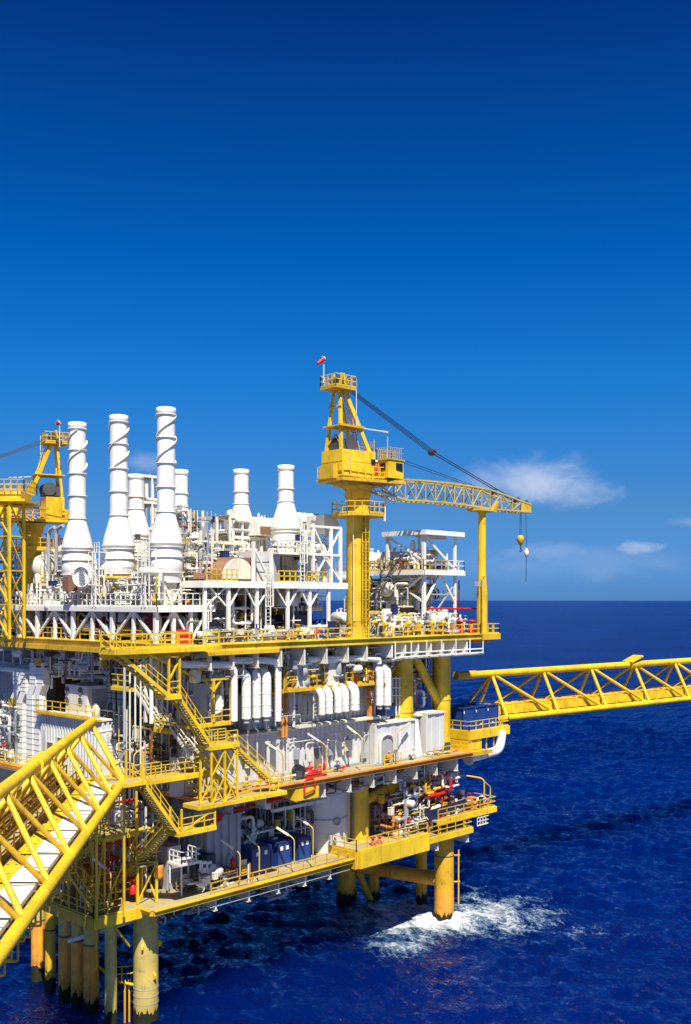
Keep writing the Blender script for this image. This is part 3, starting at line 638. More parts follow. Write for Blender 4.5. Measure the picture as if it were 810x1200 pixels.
# ---- right bridge: leaves the far corner over the sea
TR = ony(534, 792, 3.0); DR = V((.992, -.125, 0)).normalized(); PR = V((-DR.y, DR.x, 0))
def truss_right():
    L = 78.0; H = 5.0; W = 5.0; rc = .36
    t = thing('footbridge', 'long yellow truss bridge running right across the open sea', 'bridge', TR - V((0, 0, H)))
    top = lambda s: TR + DR * s
    near = lambda s: TR + DR * s - PR * W / 2 - V((0, 0, H)); far = lambda s: TR + DR * s + PR * W / 2 - V((0, 0, H))
    part('top_chord', MB().tube(top(3.2), top(L), rc * 1.15, 20), M['yellow'], t)
    part('chord_stub', MB().tube(top(0), top(3.2), rc * 1.35, 20), M['yellow_worn'], t)
    part('bottom_chord', MB().tube(near(3), near(L), rc, 20), M['yellow'], t)
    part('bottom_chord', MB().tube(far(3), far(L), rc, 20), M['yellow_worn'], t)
    nodes_ = []
    for u in (576, 636, 692, 743, 790): 
        v = 792 - (u - 534) * .0775
        k = onz(u, v, TR.z); 
        # where the sight line crosses the bridge's vertical plane
        nrm = PR; ray = _ray(u, v); tt = (TR - CAM).dot(nrm) / ray.dot(nrm); nodes_.append((CAM + ray * tt - TR).dot(DR))
    nodes_ += [nodes_[-1] + (nodes_[-1] - nodes_[-2])]
    for i, s in enumerate(nodes_):
        s2 = nodes_[i + 1] if i + 1 < len(nodes_) else s + 11
        s0 = nodes_[i - 1] if i else s - 8.5
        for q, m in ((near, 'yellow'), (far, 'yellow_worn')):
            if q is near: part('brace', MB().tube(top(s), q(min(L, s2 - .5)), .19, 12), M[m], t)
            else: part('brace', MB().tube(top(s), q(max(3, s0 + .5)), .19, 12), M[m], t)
            part('post', MB().tube(top(s), q(s), .21, 12), M[m], t)
    c = top(nodes_[3])
    part('chord_sleeve', MB().tube(c - DR * 1.1, c + DR * 1.1, rc * 1.75, 20).beam(c - DR * 1.5 + V((0, 0, .35)), c + DR * 1.0 + V((0, 0, 1.1)), 1.6, .22), M['yellow'], t)
    b = MB()
    for i in range(int((L - 4) / 2.2)): b.beam(near(4 + i * 2.2) + V((0, 0, .1)), far(4 + i * 2.2) + V((0, 0, .1)), .2, .3)
    part('floor_beam', b, M['yellow_worn'], t)
    p = lambda s, o, z: near(s) + PR * o + V((0, 0, z))
    part('service_duct', MB().prism([p(2, 1.0, .3), p(2, 2.6, .3), p(2, 2.6, 1.3), p(2, 1.0, 1.3)], DR * (L - 2)), M['yellow'], t)
    part('walkway_grating', MB().prism([p(2, 2.8, .3), p(2, 4.3, .3), p(2, 4.3, .4), p(2, 2.8, .4)], DR * (L - 2)), M['deck'], t)
    b = MB()
    for o, z in ((1.3, 1.42), (1.7, 1.45), (2.1, 1.42)): b.tube(p(2, o, z), p(L, o, z), .09, 8)
    part('pipe', b, M['yellow_worn'], t)
    part('hand_rail', MB().rail([p(2, 2.8, .4), p(L, 2.8, .4)], 1.05, 1.8).rail([p(2, 4.3, .4), p(L, 4.3, .4)], 1.05, 1.8), M['yellow_worn'], t)
    a = top(nodes_[0] + 5.5) - V((0, 0, 3.4)) ; 
    part('post_light', MB().beam(a + V((0, 0, -1.4)), a + V((0, 0, .9)), .1).beam(a + V((-.5, 0, .9)), a + V((.35, 0, .9)), .12).cbox(a + V((-.5, 0, .4)), .3, .3, .5), M['dark'], t)
    return t
truss_right()
# landing platform with the blue containers beside the right bridge
t = thing('corner_platform', 'yellow railed platform carrying the blue containers off the right corner', 'platform', (44.5, .5, 18.6))
part('plate', MB().box(41.0, 48.4, -1.5, 3.2, 19.45, 19.6), M['deck'], t)
part('edge_beam', MB().box(40.9, 48.5, -1.65, -1.5, 18.75, 19.7).box(40.85, 41.0, -1.5, 3.2, 18.75, 19.7).box(48.4, 48.55, -1.5, 3.2, 18.75, 19.7), M['yellow'], t)
part('skirt_box', MB().box(40.9, 43.4, -1.45, 3.0, 17.6, 18.72), M['yellow'], t)
part('guard_rail', MB().rail([(41.0, 3.0, 19.65), (41.0, -1.55, 19.65), (48.4, -1.55, 19.65), (48.4, 3, 19.65)], 1.1, 1.2), M['yellow'], t)
part('walkway', MB().box(38.9, 43.6, -2.6, -.2, 17.35, 17.55).box(38.9, 43.7, -2.75, -2.6, 17.2, 17.65), M['yellow_worn'], t)
part('hanger_frame', MB().beam((46, -1.2, 18.7), (46, -1.2, 16.6), .12).beam((44.6, -1.2, 18.7), (44.6, -1.2, 16.6), .12).beam((44.6, -1.2, 17.4), (46, -1.2, 16.7), .1), M['yellow_worn'], t)
for i, x in enumerate((41.5, 43.7, 45.9)):
    c = thing('blue_container', ['blue steel container at the left end of the three on the corner platform', 'middle blue steel container on the corner platform', 'blue steel container at the right end of the three on the corner platform'][i], 'container', (x + 1, 1, 19.6), 'blue containers on the corner platform')
    b = MB()
    b.corr((x + .08, -.3), (x + 1.92, -.3), 19.75, 22.0, .06, .32); b.box(x + .08, x + 1.92, -.2, 2.3, 19.75, 22.0)
    part('body', b, M['blue'], c)
    b = MB()
    for px in (x, x + 2.0):
        for py in (-.4, 2.3): b.beam((px, py, 19.62), (px, py, 22.2), .13)
    for z in (19.7, 22.12):
        for py in (-.4, 2.3): b.beam((x, py, z), (x + 2, py, z), .13)
        for px in (x, x + 2): b.beam((px, -.4, z), (px, 2.3, z), .13)
    part('frame', b, M['blue'], c)
    part('corner_plate', MB().box(x - .02, x + .12, -.49, -.38, 21.5, 21.75).box(x + .9, x + 1.1, -.47, -.38, 20.0, 20.2), M['white'], c)
q = ony(549, 889, -1.6); r_ = .5
b = MB().path([q, ony(586, 879, -1.6), ony(588.5, 856, -1.6)], r_, 18, 2.2)
t = thing('outfall_pipe', 'fat white elbow pipe curving below the blue container platform', 'pipe', q)
part('elbow', b, M['white'], t); part('end_flange', MB().tube(q - V((.1, 0, 0)), q + V((.1, 0, 0)), r_ + .2, 18), M['white_worn'], t)
def bundle(name, label, runs, cat='pipes'):
    t = thing(name, label, cat, V(runs[0][0][0]))
    for pts, r, m, bend in runs: part('pipe', MB().path(pts, r, 8, bend), M[m], t)
    return t
# ================================================================ stairs
def stair(label, a, b, w, group=None, name='staircase', mat='yellow', rails=True):
    a, b = V(a), V(b); h = V((b.x - a.x, b.y - a.y, 0)); d = h.normalized(); s = V((-d.y, d.x, 0)) * (w / 2)
    t = thing(name, label, 'staircase', (a + b) / 2)
    for q in (-s, s): part('stringer', MB().beam(a + q, b + q, .08, .27), M[mat], t)
    n = max(2, int(abs(a.z - b.z) / .22)); m = MB()
    for i in range(n): m.beam(a.lerp(b, (i + .5) / n) - s * .96, a.lerp(b, (i + .5) / n) + s * .96, .26, .05)
    part('treads', m, M['deck'] if mat != 'white' else M['white_worn'], t)
    if rails:
        for q in (-s, s):
            m = MB(); k = max(2, int((b - a).length / 1.25))
            for zz in (1.08, .6): m.beam(a + q + V((0, 0, zz)), b + q + V((0, 0, zz)), .06, .06)
            for i in range(k + 1): p = a.lerp(b, i / k) + q; m.beam(p, p + V((0, 0, 1.08)), .058)
            part('hand_rail', m, M[mat], t)
    return t
def landing(label, x0, x1, y0, y1, z, rails, name='landing', mat='yellow', hang=None, cat='landing'):
    t = thing(name, label, cat, ((x0 + x1) / 2, (y0 + y1) / 2, z - .3))
    part('plate', MB().box(x0, x1, y0, y1, z - .12, z), M['deck'], t)
    part('edge_beam', MB().box(x0 - .06, x1 + .06, y0 - .1, y0, z - .28, z + .03).box(x0 - .06, x1 + .06, y1, y1 + .1, z - .28, z + .03).box(x0 - .1, x0, y0, y1, z - .28, z + .03).box(x1, x1 + .1, y0, y1, z - .28, z + .03), M[mat], t)
    for r in rails: part('guard_rail', MB().rail([(p[0], p[1], z) for p in r], 1.1, 1.0), M[mat], t)
    for (x, y, z0, z1) in (hang or ()): part('post', MB().beam((x, y, z0), (x, y, z1), .14), M[mat], t)
    return t
ST_Y = -4.35
A0, A1 = ony(124, 757, ST_Y), ony(193, 815, ST_Y)
stair('upper yellow stair descending from the top deck walkway to the hanging landing', A0, A1, 1.15)
B0 = ony(203, 813, ST_Y); B1 = ony(243, 874, ST_Y)
landing('hanging yellow landing between the two long upper stairs', A1.x - .2, B0.x + .2, ST_Y - .7, ST_Y + .8, A1.z, [((A1.x, ST_Y + .8), (B0.x, ST_Y + .8)), ((A1.x - .2, ST_Y - .7), (B0.x + .1, ST_Y - .7))],
        hang=[(A1.x - .1, ST_Y - .7, A1.z, T - .3), (B0.x + .1, ST_Y - .7, A1.z, T - .3), (A1.x, ST_Y + .8, A1.z, T - .3)])
solo('hanger_brace', 'thin yellow diagonal hanger above the hanging landing', 'brace', MB().beam((A1.x, ST_Y - .65, A1.z + 1.3), (B0.x + .7, ST_Y - .4, T - .3), .12), M['yellow'])
stair('middle yellow stair descending from the hanging landing to the trestle landing', B0, B1, 1.15)
C0 = ony(272, 874, ST_Y); C1 = ony(321, 919, ST_Y)
tl = landing('yellow landing on top of the cross braced trestle', B1.x - .2, C0.x + .1, ST_Y - .7, ST_Y + .8, B1.z, [((B1.x, ST_Y + .8), (C0.x, ST_Y + .8)), ((B1.x + .2, ST_Y - .7), (C0.x, ST_Y - .7))])
t = thing('stair_trestle', 'yellow cross braced trestle tower under the stair landing', 'trestle', ((B1.x + C0.x) / 2, ST_Y, MD))
zx = [B1.x - .1, (B1.x + C0.x) / 2, C0.x]
for x in zx:
    for y in (ST_Y - .65, ST_Y + .75): part('leg', MB().beam((x, y, MD - .3), (x, y, B1.z - .3), .15), M['yellow'], t)
for i in range(2):
    for y in (ST_Y - .65, ST_Y + .75):
        zm = (MD + B1.z) / 2 - .2
        for za, zb in ((MD - .2, zm), (zm, B1.z - .4)): part('cross_brace', MB().beam((zx[i], y, za), (zx[i + 1], y, zb), .09).beam((zx[i], y + .02, zb), (zx[i + 1], y + .02, za), .09), M['yellow'], t)
landing('yellow walkway shelf at the foot of the trestle', B1.x - 1.5, C1.x + .6, ST_Y - .85, MY0 - .12, MD - .02, [((B1.x - 1.4, ST_Y - .8), (B1.x - .2, ST_Y - .8)), ((C0.x + .4, ST_Y - .8), (C1.x - .2, ST_Y - .8))], name='walkway_shelf', cat='walkway')
stair('short yellow stair from the trestle landing down to the main deck edge', C0, C1, 1.1)
D0 = ony(161, 914, ST_Y); D1 = ony(204, 975, ST_Y)
stair('lower yellow stair descending from the bridge landing to the hung landing', D0, D1, 1.2)
landing('yellow landing where the left bridge arrives', D0.x - 2.3, D0.x + .2, ST_Y - .7, ST_Y + 2.6, D0.z, [((D0.x - 2.3, ST_Y + 2.6), (D0.x + .2, ST_Y + 2.6), (D0.x + .2, ST_Y + .8))], name='bridge_landing',
        hang=[(D0.x - .1, ST_Y + 1.6, 9.8, D0.z - .3), (D0.x - 2.0, ST_Y + 2.4, 9.8, D0.z - .3), (D0.x + .1, ST_Y - .6, D0.z, D0.z + 2.2), (D0.x - .6, ST_Y + .6, D0.z, D0.z + 2.2)])
E0 = ony(246, 966, ST_Y)
hl = landing('railed yellow landing hung below the near corner of the main deck', D1.x - .1, E0.x, ST_Y - .7, ST_Y + .8, D1.z, [((D1.x + .2, ST_Y - .7), (E0.x, ST_Y - .7), (E0.x, ST_Y + .8))],
             hang=[(D1.x + .2, ST_Y - .7, D1.z, MD), (E0.x - .05, ST_Y - .7, D1.z, MD), (D1.x + .2, ST_Y + .75, D1.z, MD), (E0.x - .05, ST_Y + .75, D1.z, MD)])
part('hanger_brace', MB().beam((D1.x + .2, ST_Y - .68, D1.z), (E0.x - .05, ST_Y - .68, MD - .4), .13), M['yellow'], hl)
landing('yellow walkway joining the bridge landing to the main deck corner', D0.x + 1.0, MX0 + 1.0, -3.1, -1.6, D0.z - .5, [((D0.x + 1.2, -1.6), (MX0 + .8, -1.6)), ((D0.x + 1.6, -3.1), (MX0 + .9, -3.1))], name='corner_walkway', cat='walkway',
        hang=[(MX0 + .4, -2.9, MD, D0.z - .8), (MX0 + .4, -1.8, MD, D0.z - .8)])
stair('narrow yellow stair from the corner walkway down to the main deck', (MX0 + 1.0, -2.35, D0.z - .5), (MX0 + 3.6, -2.35, MD), 1.0)
F0 = V((D1.x + .1, ST_Y + .9, D1.z)); F2 = onz(131, 1047, 9.8); FM = F0.lerp(F2, .5)
stair('lowest yellow stair, upper flight below the hung landing', F0, FM, 1.0)
stair('lowest yellow stair, lower flight ending on the cellar deck', FM, F2, 1.0)
t = thing('stair_trestle', 'slim yellow trestle standing on the cellar deck corner below the lowest stair', 'trestle', (FM.x, FM.y, 9.7))
q = [onz(186, 1062, 9.75), onz(166, 1055, 9.75)]

for p in (V((FM.x - .5, FM.y - .5, 0)), V((FM.x + .9, FM.y - 1.1, 0)), V((FM.x + .6, FM.y + .5, 0))): part('leg', MB().beam((p.x, p.y, 9.75), (p.x, p.y, FM.z + .1), .17), M['yellow'], t)
part('cross_brace', MB().beam((FM.x - .5, FM.y - .5, 9.9), (FM.x + .9, FM.y - 1.1, FM.z), .1).beam((FM.x + .9, FM.y - 1.1, 9.9), (FM.x + .6, FM.y + .5, FM.z), .1), M['yellow'], t)
part('guard_rail', MB().rail([(FM.x - .6, FM.y - .5, FM.z), (FM.x + .9, FM.y - 1.1, FM.z)], 1.1, .7), M['yellow'], t)
part('plate', MB().box(FM.x - .6, FM.x + .9, FM.y - 1.1, FM.y + .5, FM.z - .1, FM.z), M['deck'], t)
# darker stair behind, along the near end of the modules
s1 = onx(163, 806, 2.8); s2 = onx(192, 853, 2.8); s3 = onx(205, 853, 2.6); s4 = onx(232, 890, 2.6)
stair('shaded rear stair, upper flight with white stringers, behind the long stairs', s1, s2, .95, mat='cream')
stair('shaded rear stair, lower flight with white stringers, behind the long stairs', s3, s4, .95, mat='cream')
landing('small yellow landing on the shaded rear stair', 2.1, 3.3, s3.y - .2, s2.y + .3, s2.z, [((2.1, s2.y + .3), (2.1, s3.y - .2))])
landing('small yellow landing at the head of the shaded rear stair', 1.9, 3.6, s1.y - .2, s1.y + 2.8, s1.z, [((1.9, s1.y + 2.8), (1.9, s1.y)), ((3.6, s1.y + 2.8), (1.9, s1.y + 2.8))])

# ================================================================ modules on the main deck, front face
def module(name, label, x0, x1, y0, y1, z0, z1, mat='wall', faces='fl', pitch=.62, roof='white_worn', depth=.14, over=.0):
    t = thing(name, label, 'module', ((x0 + x1) / 2, (y0 + y1) / 2, z0))
    b = MB()
    b.corr((x0, y0), (x1, y0), z0, z1, depth, pitch, (0, -1))
    b.corr((x0, y1), (x0, y0), z0, z1, depth, pitch, (-1, 0))
    if 'r' in faces: b.corr((x1, y0), (x1, y1), z0, z1, depth, pitch, (1, 0))
    else: b.box(x1 - .05, x1, y0 + .06, y1, z0, z1)
    b.box(x0 + .06, x1 - .06, y1 - .05, y1, z0, z1)
    part('wall', b, M[mat], t)
    part('roof', MB().box(x0 - over, x1 + over, y0 - .22 - over, y1, z1 + .003, z1 + .16), M[roof], t)
    part('base_rail', MB().box(x0 - .05, x1 + .05, y0 - .2, y0 - .1, z0 + .01, z0 + .2), M['grey'], t)
    return t
def door(parent, x, y, z, w=.95, h=2.1, mat='grey', axis='x', win=True):
    if axis == 'x':
        b = MB().box(x, x + w, y - .06, y, z, z + h); f = MB().box(x - .1, x, y - .09, y, z, z + h + .1).box(x + w, x + w + .1, y - .09, y, z, z + h + .1).box(x, x + w, y - .09, y, z + h, z + h + .1)
        g = MB().box(x + w * .3, x + w * .7, y - .08, y - .055, z + 1.2, z + 1.8)
        hd = MB().box(x + w * .85, x + w * .92, y - .13, y - .055, z + .95, z + 1.1)
    else:
        b = MB().box(x - .06, x, y, y + w, z, z + h); f = MB().box(x - .09, x, y - .1, y, z, z + h + .1).box(x - .09, x, y + w, y + w + .1, z, z + h + .1).box(x - .09, x, y, y + w, z + h, z + h + .1)
        g = MB().box(x - .08, x - .055, y + w * .3, y + w * .7, z + 1.2, z + 1.8)
        hd = MB().box(x - .13, x - .055, y + w * .85, y + w * .92, z + .95, z + 1.1)
    d = part('door', b, M[mat], parent); part('frame', f, M['white_worn'], d)
    if win: part('window', g, M['white'], d)
    part('handle', hd, M['dark'], d); return d
W0 = ony(205, 900, 0).x
low = module('lower_module', 'long low white corrugated module running along the main deck', 7.6, 29.6, .05, 7.5, MD + .02, 22.0)
door(low, ony(366, 880, 0).x, -.11, MD + .05, 1.1, 2.2, 'under', win=False)
door(low, ony(248, 900, 0).x, -.11, MD + .05, 1.0, 2.1, 'grey')
up = module('upper_module', 'upper white corrugated module above the long ledge', 11.5, 27.0, .55, 7.5, 22.2, 25.3, roof='cream')
t = solo('ledge_tray', 'long beige cable ledge along the white wall', 'ledge', MB().box(ony(344, 866, -.4).x, ony(447, 842, -.4).x, -1.15, -.12, 22.25, 22.45), M['cream'])
t = solo('ledge_tray', 'dark ledge under the three white ducts', 'ledge', MB().box(10.6, 16.8, -.6, .05, 22.2, 22.4), M['under'])
# right group of white boxes
mr = module('end_module', 'plain white module with an arched doorway near the right end', ony(441, 870, -1.5).x, ony(486, 870, -1.5).x, -1.5, 5, MD + .02, 21.7, pitch=1.5, depth=.05, mat='wall')
b = MB(); cx_ = ony(453, 872, -1.6).x
b.path([(cx_ - 1.0, -1.68, MD + .1), (cx_ - 1.0, -1.68, MD + 2.1), (cx_ - .7, -1.68, MD + 2.7), (cx_, -1.68, MD + 2.9), (cx_ + .7, -1.68, MD + 2.7), (cx_ + 1.0, -1.68, MD + 2.1), (cx_ + 1.0, -1.68, MD + .1)], .13, 8)
part('doorway_arch', b, M['cream'], mr); part('doorway', MB().box(cx_ - .9, cx_ + .9, -1.56, -1.54, MD + .1, MD + 2.5), M['grey'], mr)
part('step_rail', MB().rail([(cx_ - 1.2, -2.4, MD), (cx_ + 1.3, -2.4, MD)], 1.0, .8), M['yellow'], mr)
mr2 = module('end_module', 'white module with a dark recess beside the end of the main deck', ony(487, 870, -.6).x, ony(500, 870, -.6).x, -.6, 5, MD + .02, 21.9, pitch=3, depth=.03, mat='under', roof='cream')
mr3 = module('end_module', 'tall plain white box at the right end of the main deck', ony(501, 870, -1.5).x, ony(520.5, 870, -1.5).x, -1.5, 4, MD + .02, 22.1, pitch=1.6, depth=.05, mat='wall')
part('slanted_panel', MB().prism([(ony(487, 870, -1.4).x, -1.4, MD + .05), (ony(495, 870, -1.4).x, -1.4, MD + .05), (ony(490, 870, -.7).x, -.7, 21.6), (ony(487, 870, -.7).x, -.7, 21.6)], (0, .06, 0)), M['white'], mr2)
# three big white ducts on the wall and the pipes beside them
def wall_duct(label, u0, u1, v0, v1, y, d=.8, group=None, hood=True):
    a, b_ = ony(u0, v1, y), ony(u1, v1, y); zt = ony((u0 + u1) / 2, v0, y).z
    t = thing('wall_duct', label, 'duct', ((a.x + b_.x) / 2, y, a.z))
    w_ = b_.x - a.x
    part('body', MB().box(a.x, b_.x, y, y + d, a.z, zt), M['white'], t)
    m = MB()
    k = max(3, int((zt - a.z) / .62))
    for i in range(k + 1): 
        z = a.z + (zt - a.z) * i / k; m.box(a.x - .035, b_.x + .035, y - .035, y + d, z - .03, z + .03)
    part('seam_flange', m, M['white_worn'], t)
    if hood:
        pr = [(y + d + .9, zt + .55), (y + .5, zt + .55), (y + .12, zt + .38), (y, zt), (y + d, zt), (y + d + .9, zt)]
        part('elbow', MB().prism([(a.x, p, q) for p, q in pr], (w_, 0, 0)), M['white'], t)
    return t
def round_duct(label, u0, u1, v0, v1, y):
    a, c = ony(u0, v1, y), ony(u1, v1, y); zt = ony((u0 + u1) / 2, v0, y).z; r_ = (c.x - a.x) * .455; x = (a.x + c.x) / 2
    t = thing('wall_duct', label, 'duct', (x, y, a.z)); b = V((x, y, a.z)); q = V((x, y, zt - r_))
    part('body', MB().path([b, q, q + V((0, 2.4, .12))], r_, 16, .75), M['white'], t)
    m = MB(); k = max(3, int((q.z - a.z - 1) / .8))
    for i in range(k + 1): z = a.z + .05 + (q.z - 1.0 - a.z) * i / k; m.tube((x, y, z), (x, y, z + .05), r_ * 1.05, 16)
    part('seam_flange', m, M['white_worn'], t); part('foot', MB().tube((x, y, a.z - .35), b, r_ * .7, 12), M['grey'], t)
    return t
for i, (u0, u1) in enumerate(((284, 293.5), (296.5, 305), (307.5, 317))):
    round_duct(['leftmost of the three tall white wall ducts', 'middle one of the three tall white wall ducts', 'rightmost of the three tall white wall ducts'][i], u0, u1, 783 - i * .8, 843 - i * 1.3, -2.2)
for i, u in enumerate((274.5, 326)):
    p = ony(u, 845, -2.5); q = ony(u, 779 if i == 0 else 776, -2.5)
    b = MB().path([p, q, q + V((-5.2 if i == 0 else -4.6, .3, .25))] if i == 0 else [p, q, q + V((-1.2, .2, .2)), q + V((-5.6, .4, .35))], .31, 14, .8)
    solo('white_pipe', ['fat white pipe bending left beside the three wall ducts', 'fat white pipe looping over the top of the three wall ducts'][i], 'pipe', b, M['white'])
p = ony(333, 862, -.6); q = ony(333, 796, -.6)
for i, u in enumerate((331.5, 335.5)): solo('rust_pipe', ['left one of two upright orange rusted pipes by the wall ducts', 'right one of two upright orange rusted pipes by the wall ducts'][i], 'pipe', MB().tube(ony(u, 864, -.6), ony(u, 797, -.6), .17, 10), M['orange'])
solo('rust_post', 'upright orange rusted post right of the five curved ducts', 'post', MB().beam(ony(433.5, 845, -.6), ony(433.5, 806, -.6), .45, .35), M['orange'])
# five curved ducts
for i, u in enumerate((380.5, 389, 399.5, 408, 419)):
    w_ = (.55, .62, .66, .62, .8)[i]; y = -2.75
    p = ony(u, 838 - i * 1.3, y); zt = ony(u, 814 - i * 1.2, y).z
    pr = [(y, p.z), (y, zt), (y + .12, zt + .35), (y + .4, zt + .62), (y + .8, zt + .75), (y + 1.6, zt + .75), (y + 1.6, zt), (y + .95, zt - .05), (y + .75, zt - .25), (y + .7, p.z)]
    m = MB().path([(p.x, y + .35, p.z), (p.x, y + .35, zt + .35), (p.x, y + 2.2, zt + .4)], w_ * .58, 14, .8)
    t = thing('curved_duct', ['first from the left of five curved white ducts', 'second from the left of five curved white ducts', 'third from the left of five curved white ducts', 'fourth from the left of five curved white ducts', 'widest and rightmost of five curved white ducts'][i], 'duct', p, 'curved ducts on the white wall')
    part('body', m, M['white'], t)
    m = MB()
    for k in range(3): m.tube((p.x, y + .35, p.z + .05 + k * .55), (p.x, y + .35, p.z + .1 + k * .55), w_ * .61, 14)
    part('seam_flange', m, M['white_worn'], t)
t = thing('duct_ladder', 'small white cable ladder left of the five curved ducts', 'ladder', ony(372, 838, -1.6))
part('rungs', MB().ladder(ony(372, 842, -1.6), ony(372, 811, -1.6), 1.0), M['white_worn'], t); part('drop_pipe', MB().path([ony(368, 812, -1), ony(368, 832, -1), ony(373, 845, -1)], .09, 6, .4), M['white_worn'], t)
# two tall ducts right
for i, (u0, u1) in enumerate(((441.5, 448.5), (450.5, 457.5))):
    round_duct(['left one of two tall white ducts near the yellow columns', 'right one of two tall white ducts near the yellow columns'][i], u0, u1, 777, 827, -2.2)
b = MB().path([ony(444, 778, -2.2), ony(444, 773, -2.2), ony(425, 771, -2.2), ony(360, 773, -1.8)], .3, 12, .7); solo('white_pipe', 'long fat white pipe running to the two tall ducts', 'pipe', b, M['white'])
solo('silver_tank', 'dark rounded tank below the two tall white ducts', 'tank', MB().lathe(ony(470, 844, .5), [(.02, -.2), (.7, 0), (.75, 1.6), (.5, 1.9), (.02, 2)], 18), M['grey'])
solo('equipment_box', 'grey equipment box under the two tall ducts', 'cabinet', MB().box(ony(441, 845, 0).x, ony(460, 845, 0).x, -.4, 2, 22.2, 23.5), M['navy'])
t = thing('pipe_stand', 'white pipe stand right of the two tall ducts', 'rack', ony(464, 835, -.3)); b = MB()
for u in (460, 464, 468): b.beam(ony(u, 838, -.3), ony(u, 793, -.3), .12)
for v in (795, 806, 815): b.beam(ony(459, v, -.3), ony(470, v, -.3), .1)
part('frame', b, M['white'], t)

# equipment level above the upper module (under the top deck)
eq = landing('yellow floor carrying the pump skids above the upper module', ony(336, 806, -1.9).x, ony(438, 800, -1.9).x, -1.9, 6, 26.0, [((ony(336, 806, -1.9).x, -1.85), (ony(438, 800, -1.9).x, -1.85))], name='skid_floor', cat='walkway', mat='yellow_worn')
def skid(label, u, v, w_, hgt, y=-1.6, mat='white', frame='yellow'):
    p = ony(u, v, y); p.z = 26.02
    t = thing('pump_skid', label, 'pump skid', p)
    b = MB()
    for dx in (-w_ / 2, w_ / 2):
        for dy in (0, 1.4): b.beam(p + V((dx, dy, 0)), p + V((dx, dy, hgt)), .14)
    for dz in (.06, hgt):
        for dy in (0, 1.4): b.beam(p + V((-w_ / 2, dy, dz)), p + V((w_ / 2, dy, dz)), .14)
    b.beam(p + V((-w_ / 2, 0, .1)), p + V((w_ / 2, 0, hgt)), .1); part('frame', b, M[frame], t)
    part('motor', MB().lathe(p + V((0, .7, .55)), [(.02, -.7), (.38, -.65), (.42, 0), (.38, .5), (.25, .7), (.25, .95), (.02, .95)], 16, (1, 0, 0)), M[mat], t)
    part('housing', MB().cbox(p + V((.1, .7, .95)), w_ * .5, .8, hgt * .5), M['cream'], t)
    b = MB()
    for k in range(4): x = -w_ / 2 + w_ * (k + .5) / 4; b.path([p + V((x, .25, .2)), p + V((x, .25, hgt * .7)), p + V((x + .3, .9, hgt * .8))], .07, 6, .2)
    part('pipe_work', b, M['yellow_worn'], t); return t
skid('yellow framed pump skid, leftmost under the top deck edge', 343, 800, 2.0, 2.0)
skid('yellow framed pump skid, second from the left, beside a white tank', 372, 798, 2.2, 2.4)
skid('yellow framed pump skid, third from the left, with a white hood', 402, 796, 2.4, 2.6)
skid('yellow framed pump skid, rightmost before the yellow columns', 428, 794, 2.0, 2.4, mat='dark')
for i, (u0, u1) in enumerate(((348, 361), (384, 398))):
    a, c = ony(u0, 795, -1.9), ony(u1, 795, -1.9)
    t = thing('white_tank', ['square cream tank with a flat lid between the left pump skids', 'tapered cream hood tank between the right pump skids'][i], 'tank', ((a.x + c.x) / 2, -1.2, 26.02))
    part('body', MB().prism([(a.x, -1.9, 26.05), (c.x, -1.9, 26.05), (c.x - (.3 if i else 0), -1.9, 28.1), (a.x + (.3 if i else 0), -1.9, 28.1)], (0, 1.5, 0)), M['cream'], t)
    part('lid', MB().box(a.x - .3, c.x + .3, -2.1, -.2, 28.1, 28.28), M['white'], t)
solo('cover_slab', 'long pale roof slab over the pump skids', 'roof', MB().box(ony(343, 772, -2.0).x, ony(425, 768, -2.0).x, -2.0, 1.5, 28.35, 28.5), M['cream'])
# rust beams and struts below the skids
b = MB()
for x in (13.6, 16.8, 20, 23.2, 26.4): b.beam((x, -.5, 25.45), (x, -.5, 26.0), .14); b.beam((x, .4, 25.2), (x, -2.4, 25.9), .16)
b.beam((12, -.5, 25.6), (27, -.5, 25.6), .18, .25); solo('support_frame', 'worn yellow support frame between the skid floor and the wall', 'frame', b, M['yellow_worn'])
# yellow framed cabin left of ducts
cab = ony(252, 826, -.2)
t = thing('cabinet_portal', 'yellow portal frame around a dark cabinet left of the wall ducts', 'portal', (cab.x, 0, 23.8))
x0, x1 = ony(240, 826, -2.2).x, ony(271, 826, -2.2).x
for x in (x0 + .9, x1): part('post', MB().beam((x, -2.2, 23.7), (x, -2.2, 27.5), .22), M['yellow'], t)
part('floor', MB().box(x0 - 1.5, x1 + .2, -2.4, 4, 23.5, 23.7), M['yellow'], t); part('top_beam', MB().beam((x0 - 1, -2.2, 27.4), (x1, -2.2, 27.4), .2), M['yellow'], t)
part('guard_rail', MB().rail([(x0 - 1.5, -2.3, 23.7), (x1, -2.3, 23.7)], 1.1, 1.0), M['yellow'], t); part('knee_brace', MB().beam((x0 + .9, -2.2, 26.4), (x0 + 1.7, -2.2, 27.3), .14).beam((x0 + .9, -2.2, 26.4), (x0 + .1, -2.2, 27.3), .14), M['yellow'], t)
solo('cabinet', 'dark grey cabinet behind the yellow portal frame', 'cabinet', MB().box(x0 + .5, x1 - .2, -1.0, 2, 23.72, 27.0), M['grey'])
solo('tilted_screen', 'small white tilted panel in front of the dark cabinet', 'panel', MB().prism([(x1 - 1.2, -1.6, 24.4), (x1 - .4, -1.6, 24.6), (x1 - .5, -1.5, 26), (x1 - 1.0, -1.5, 26)], (0, .08, 0)), M['white'])

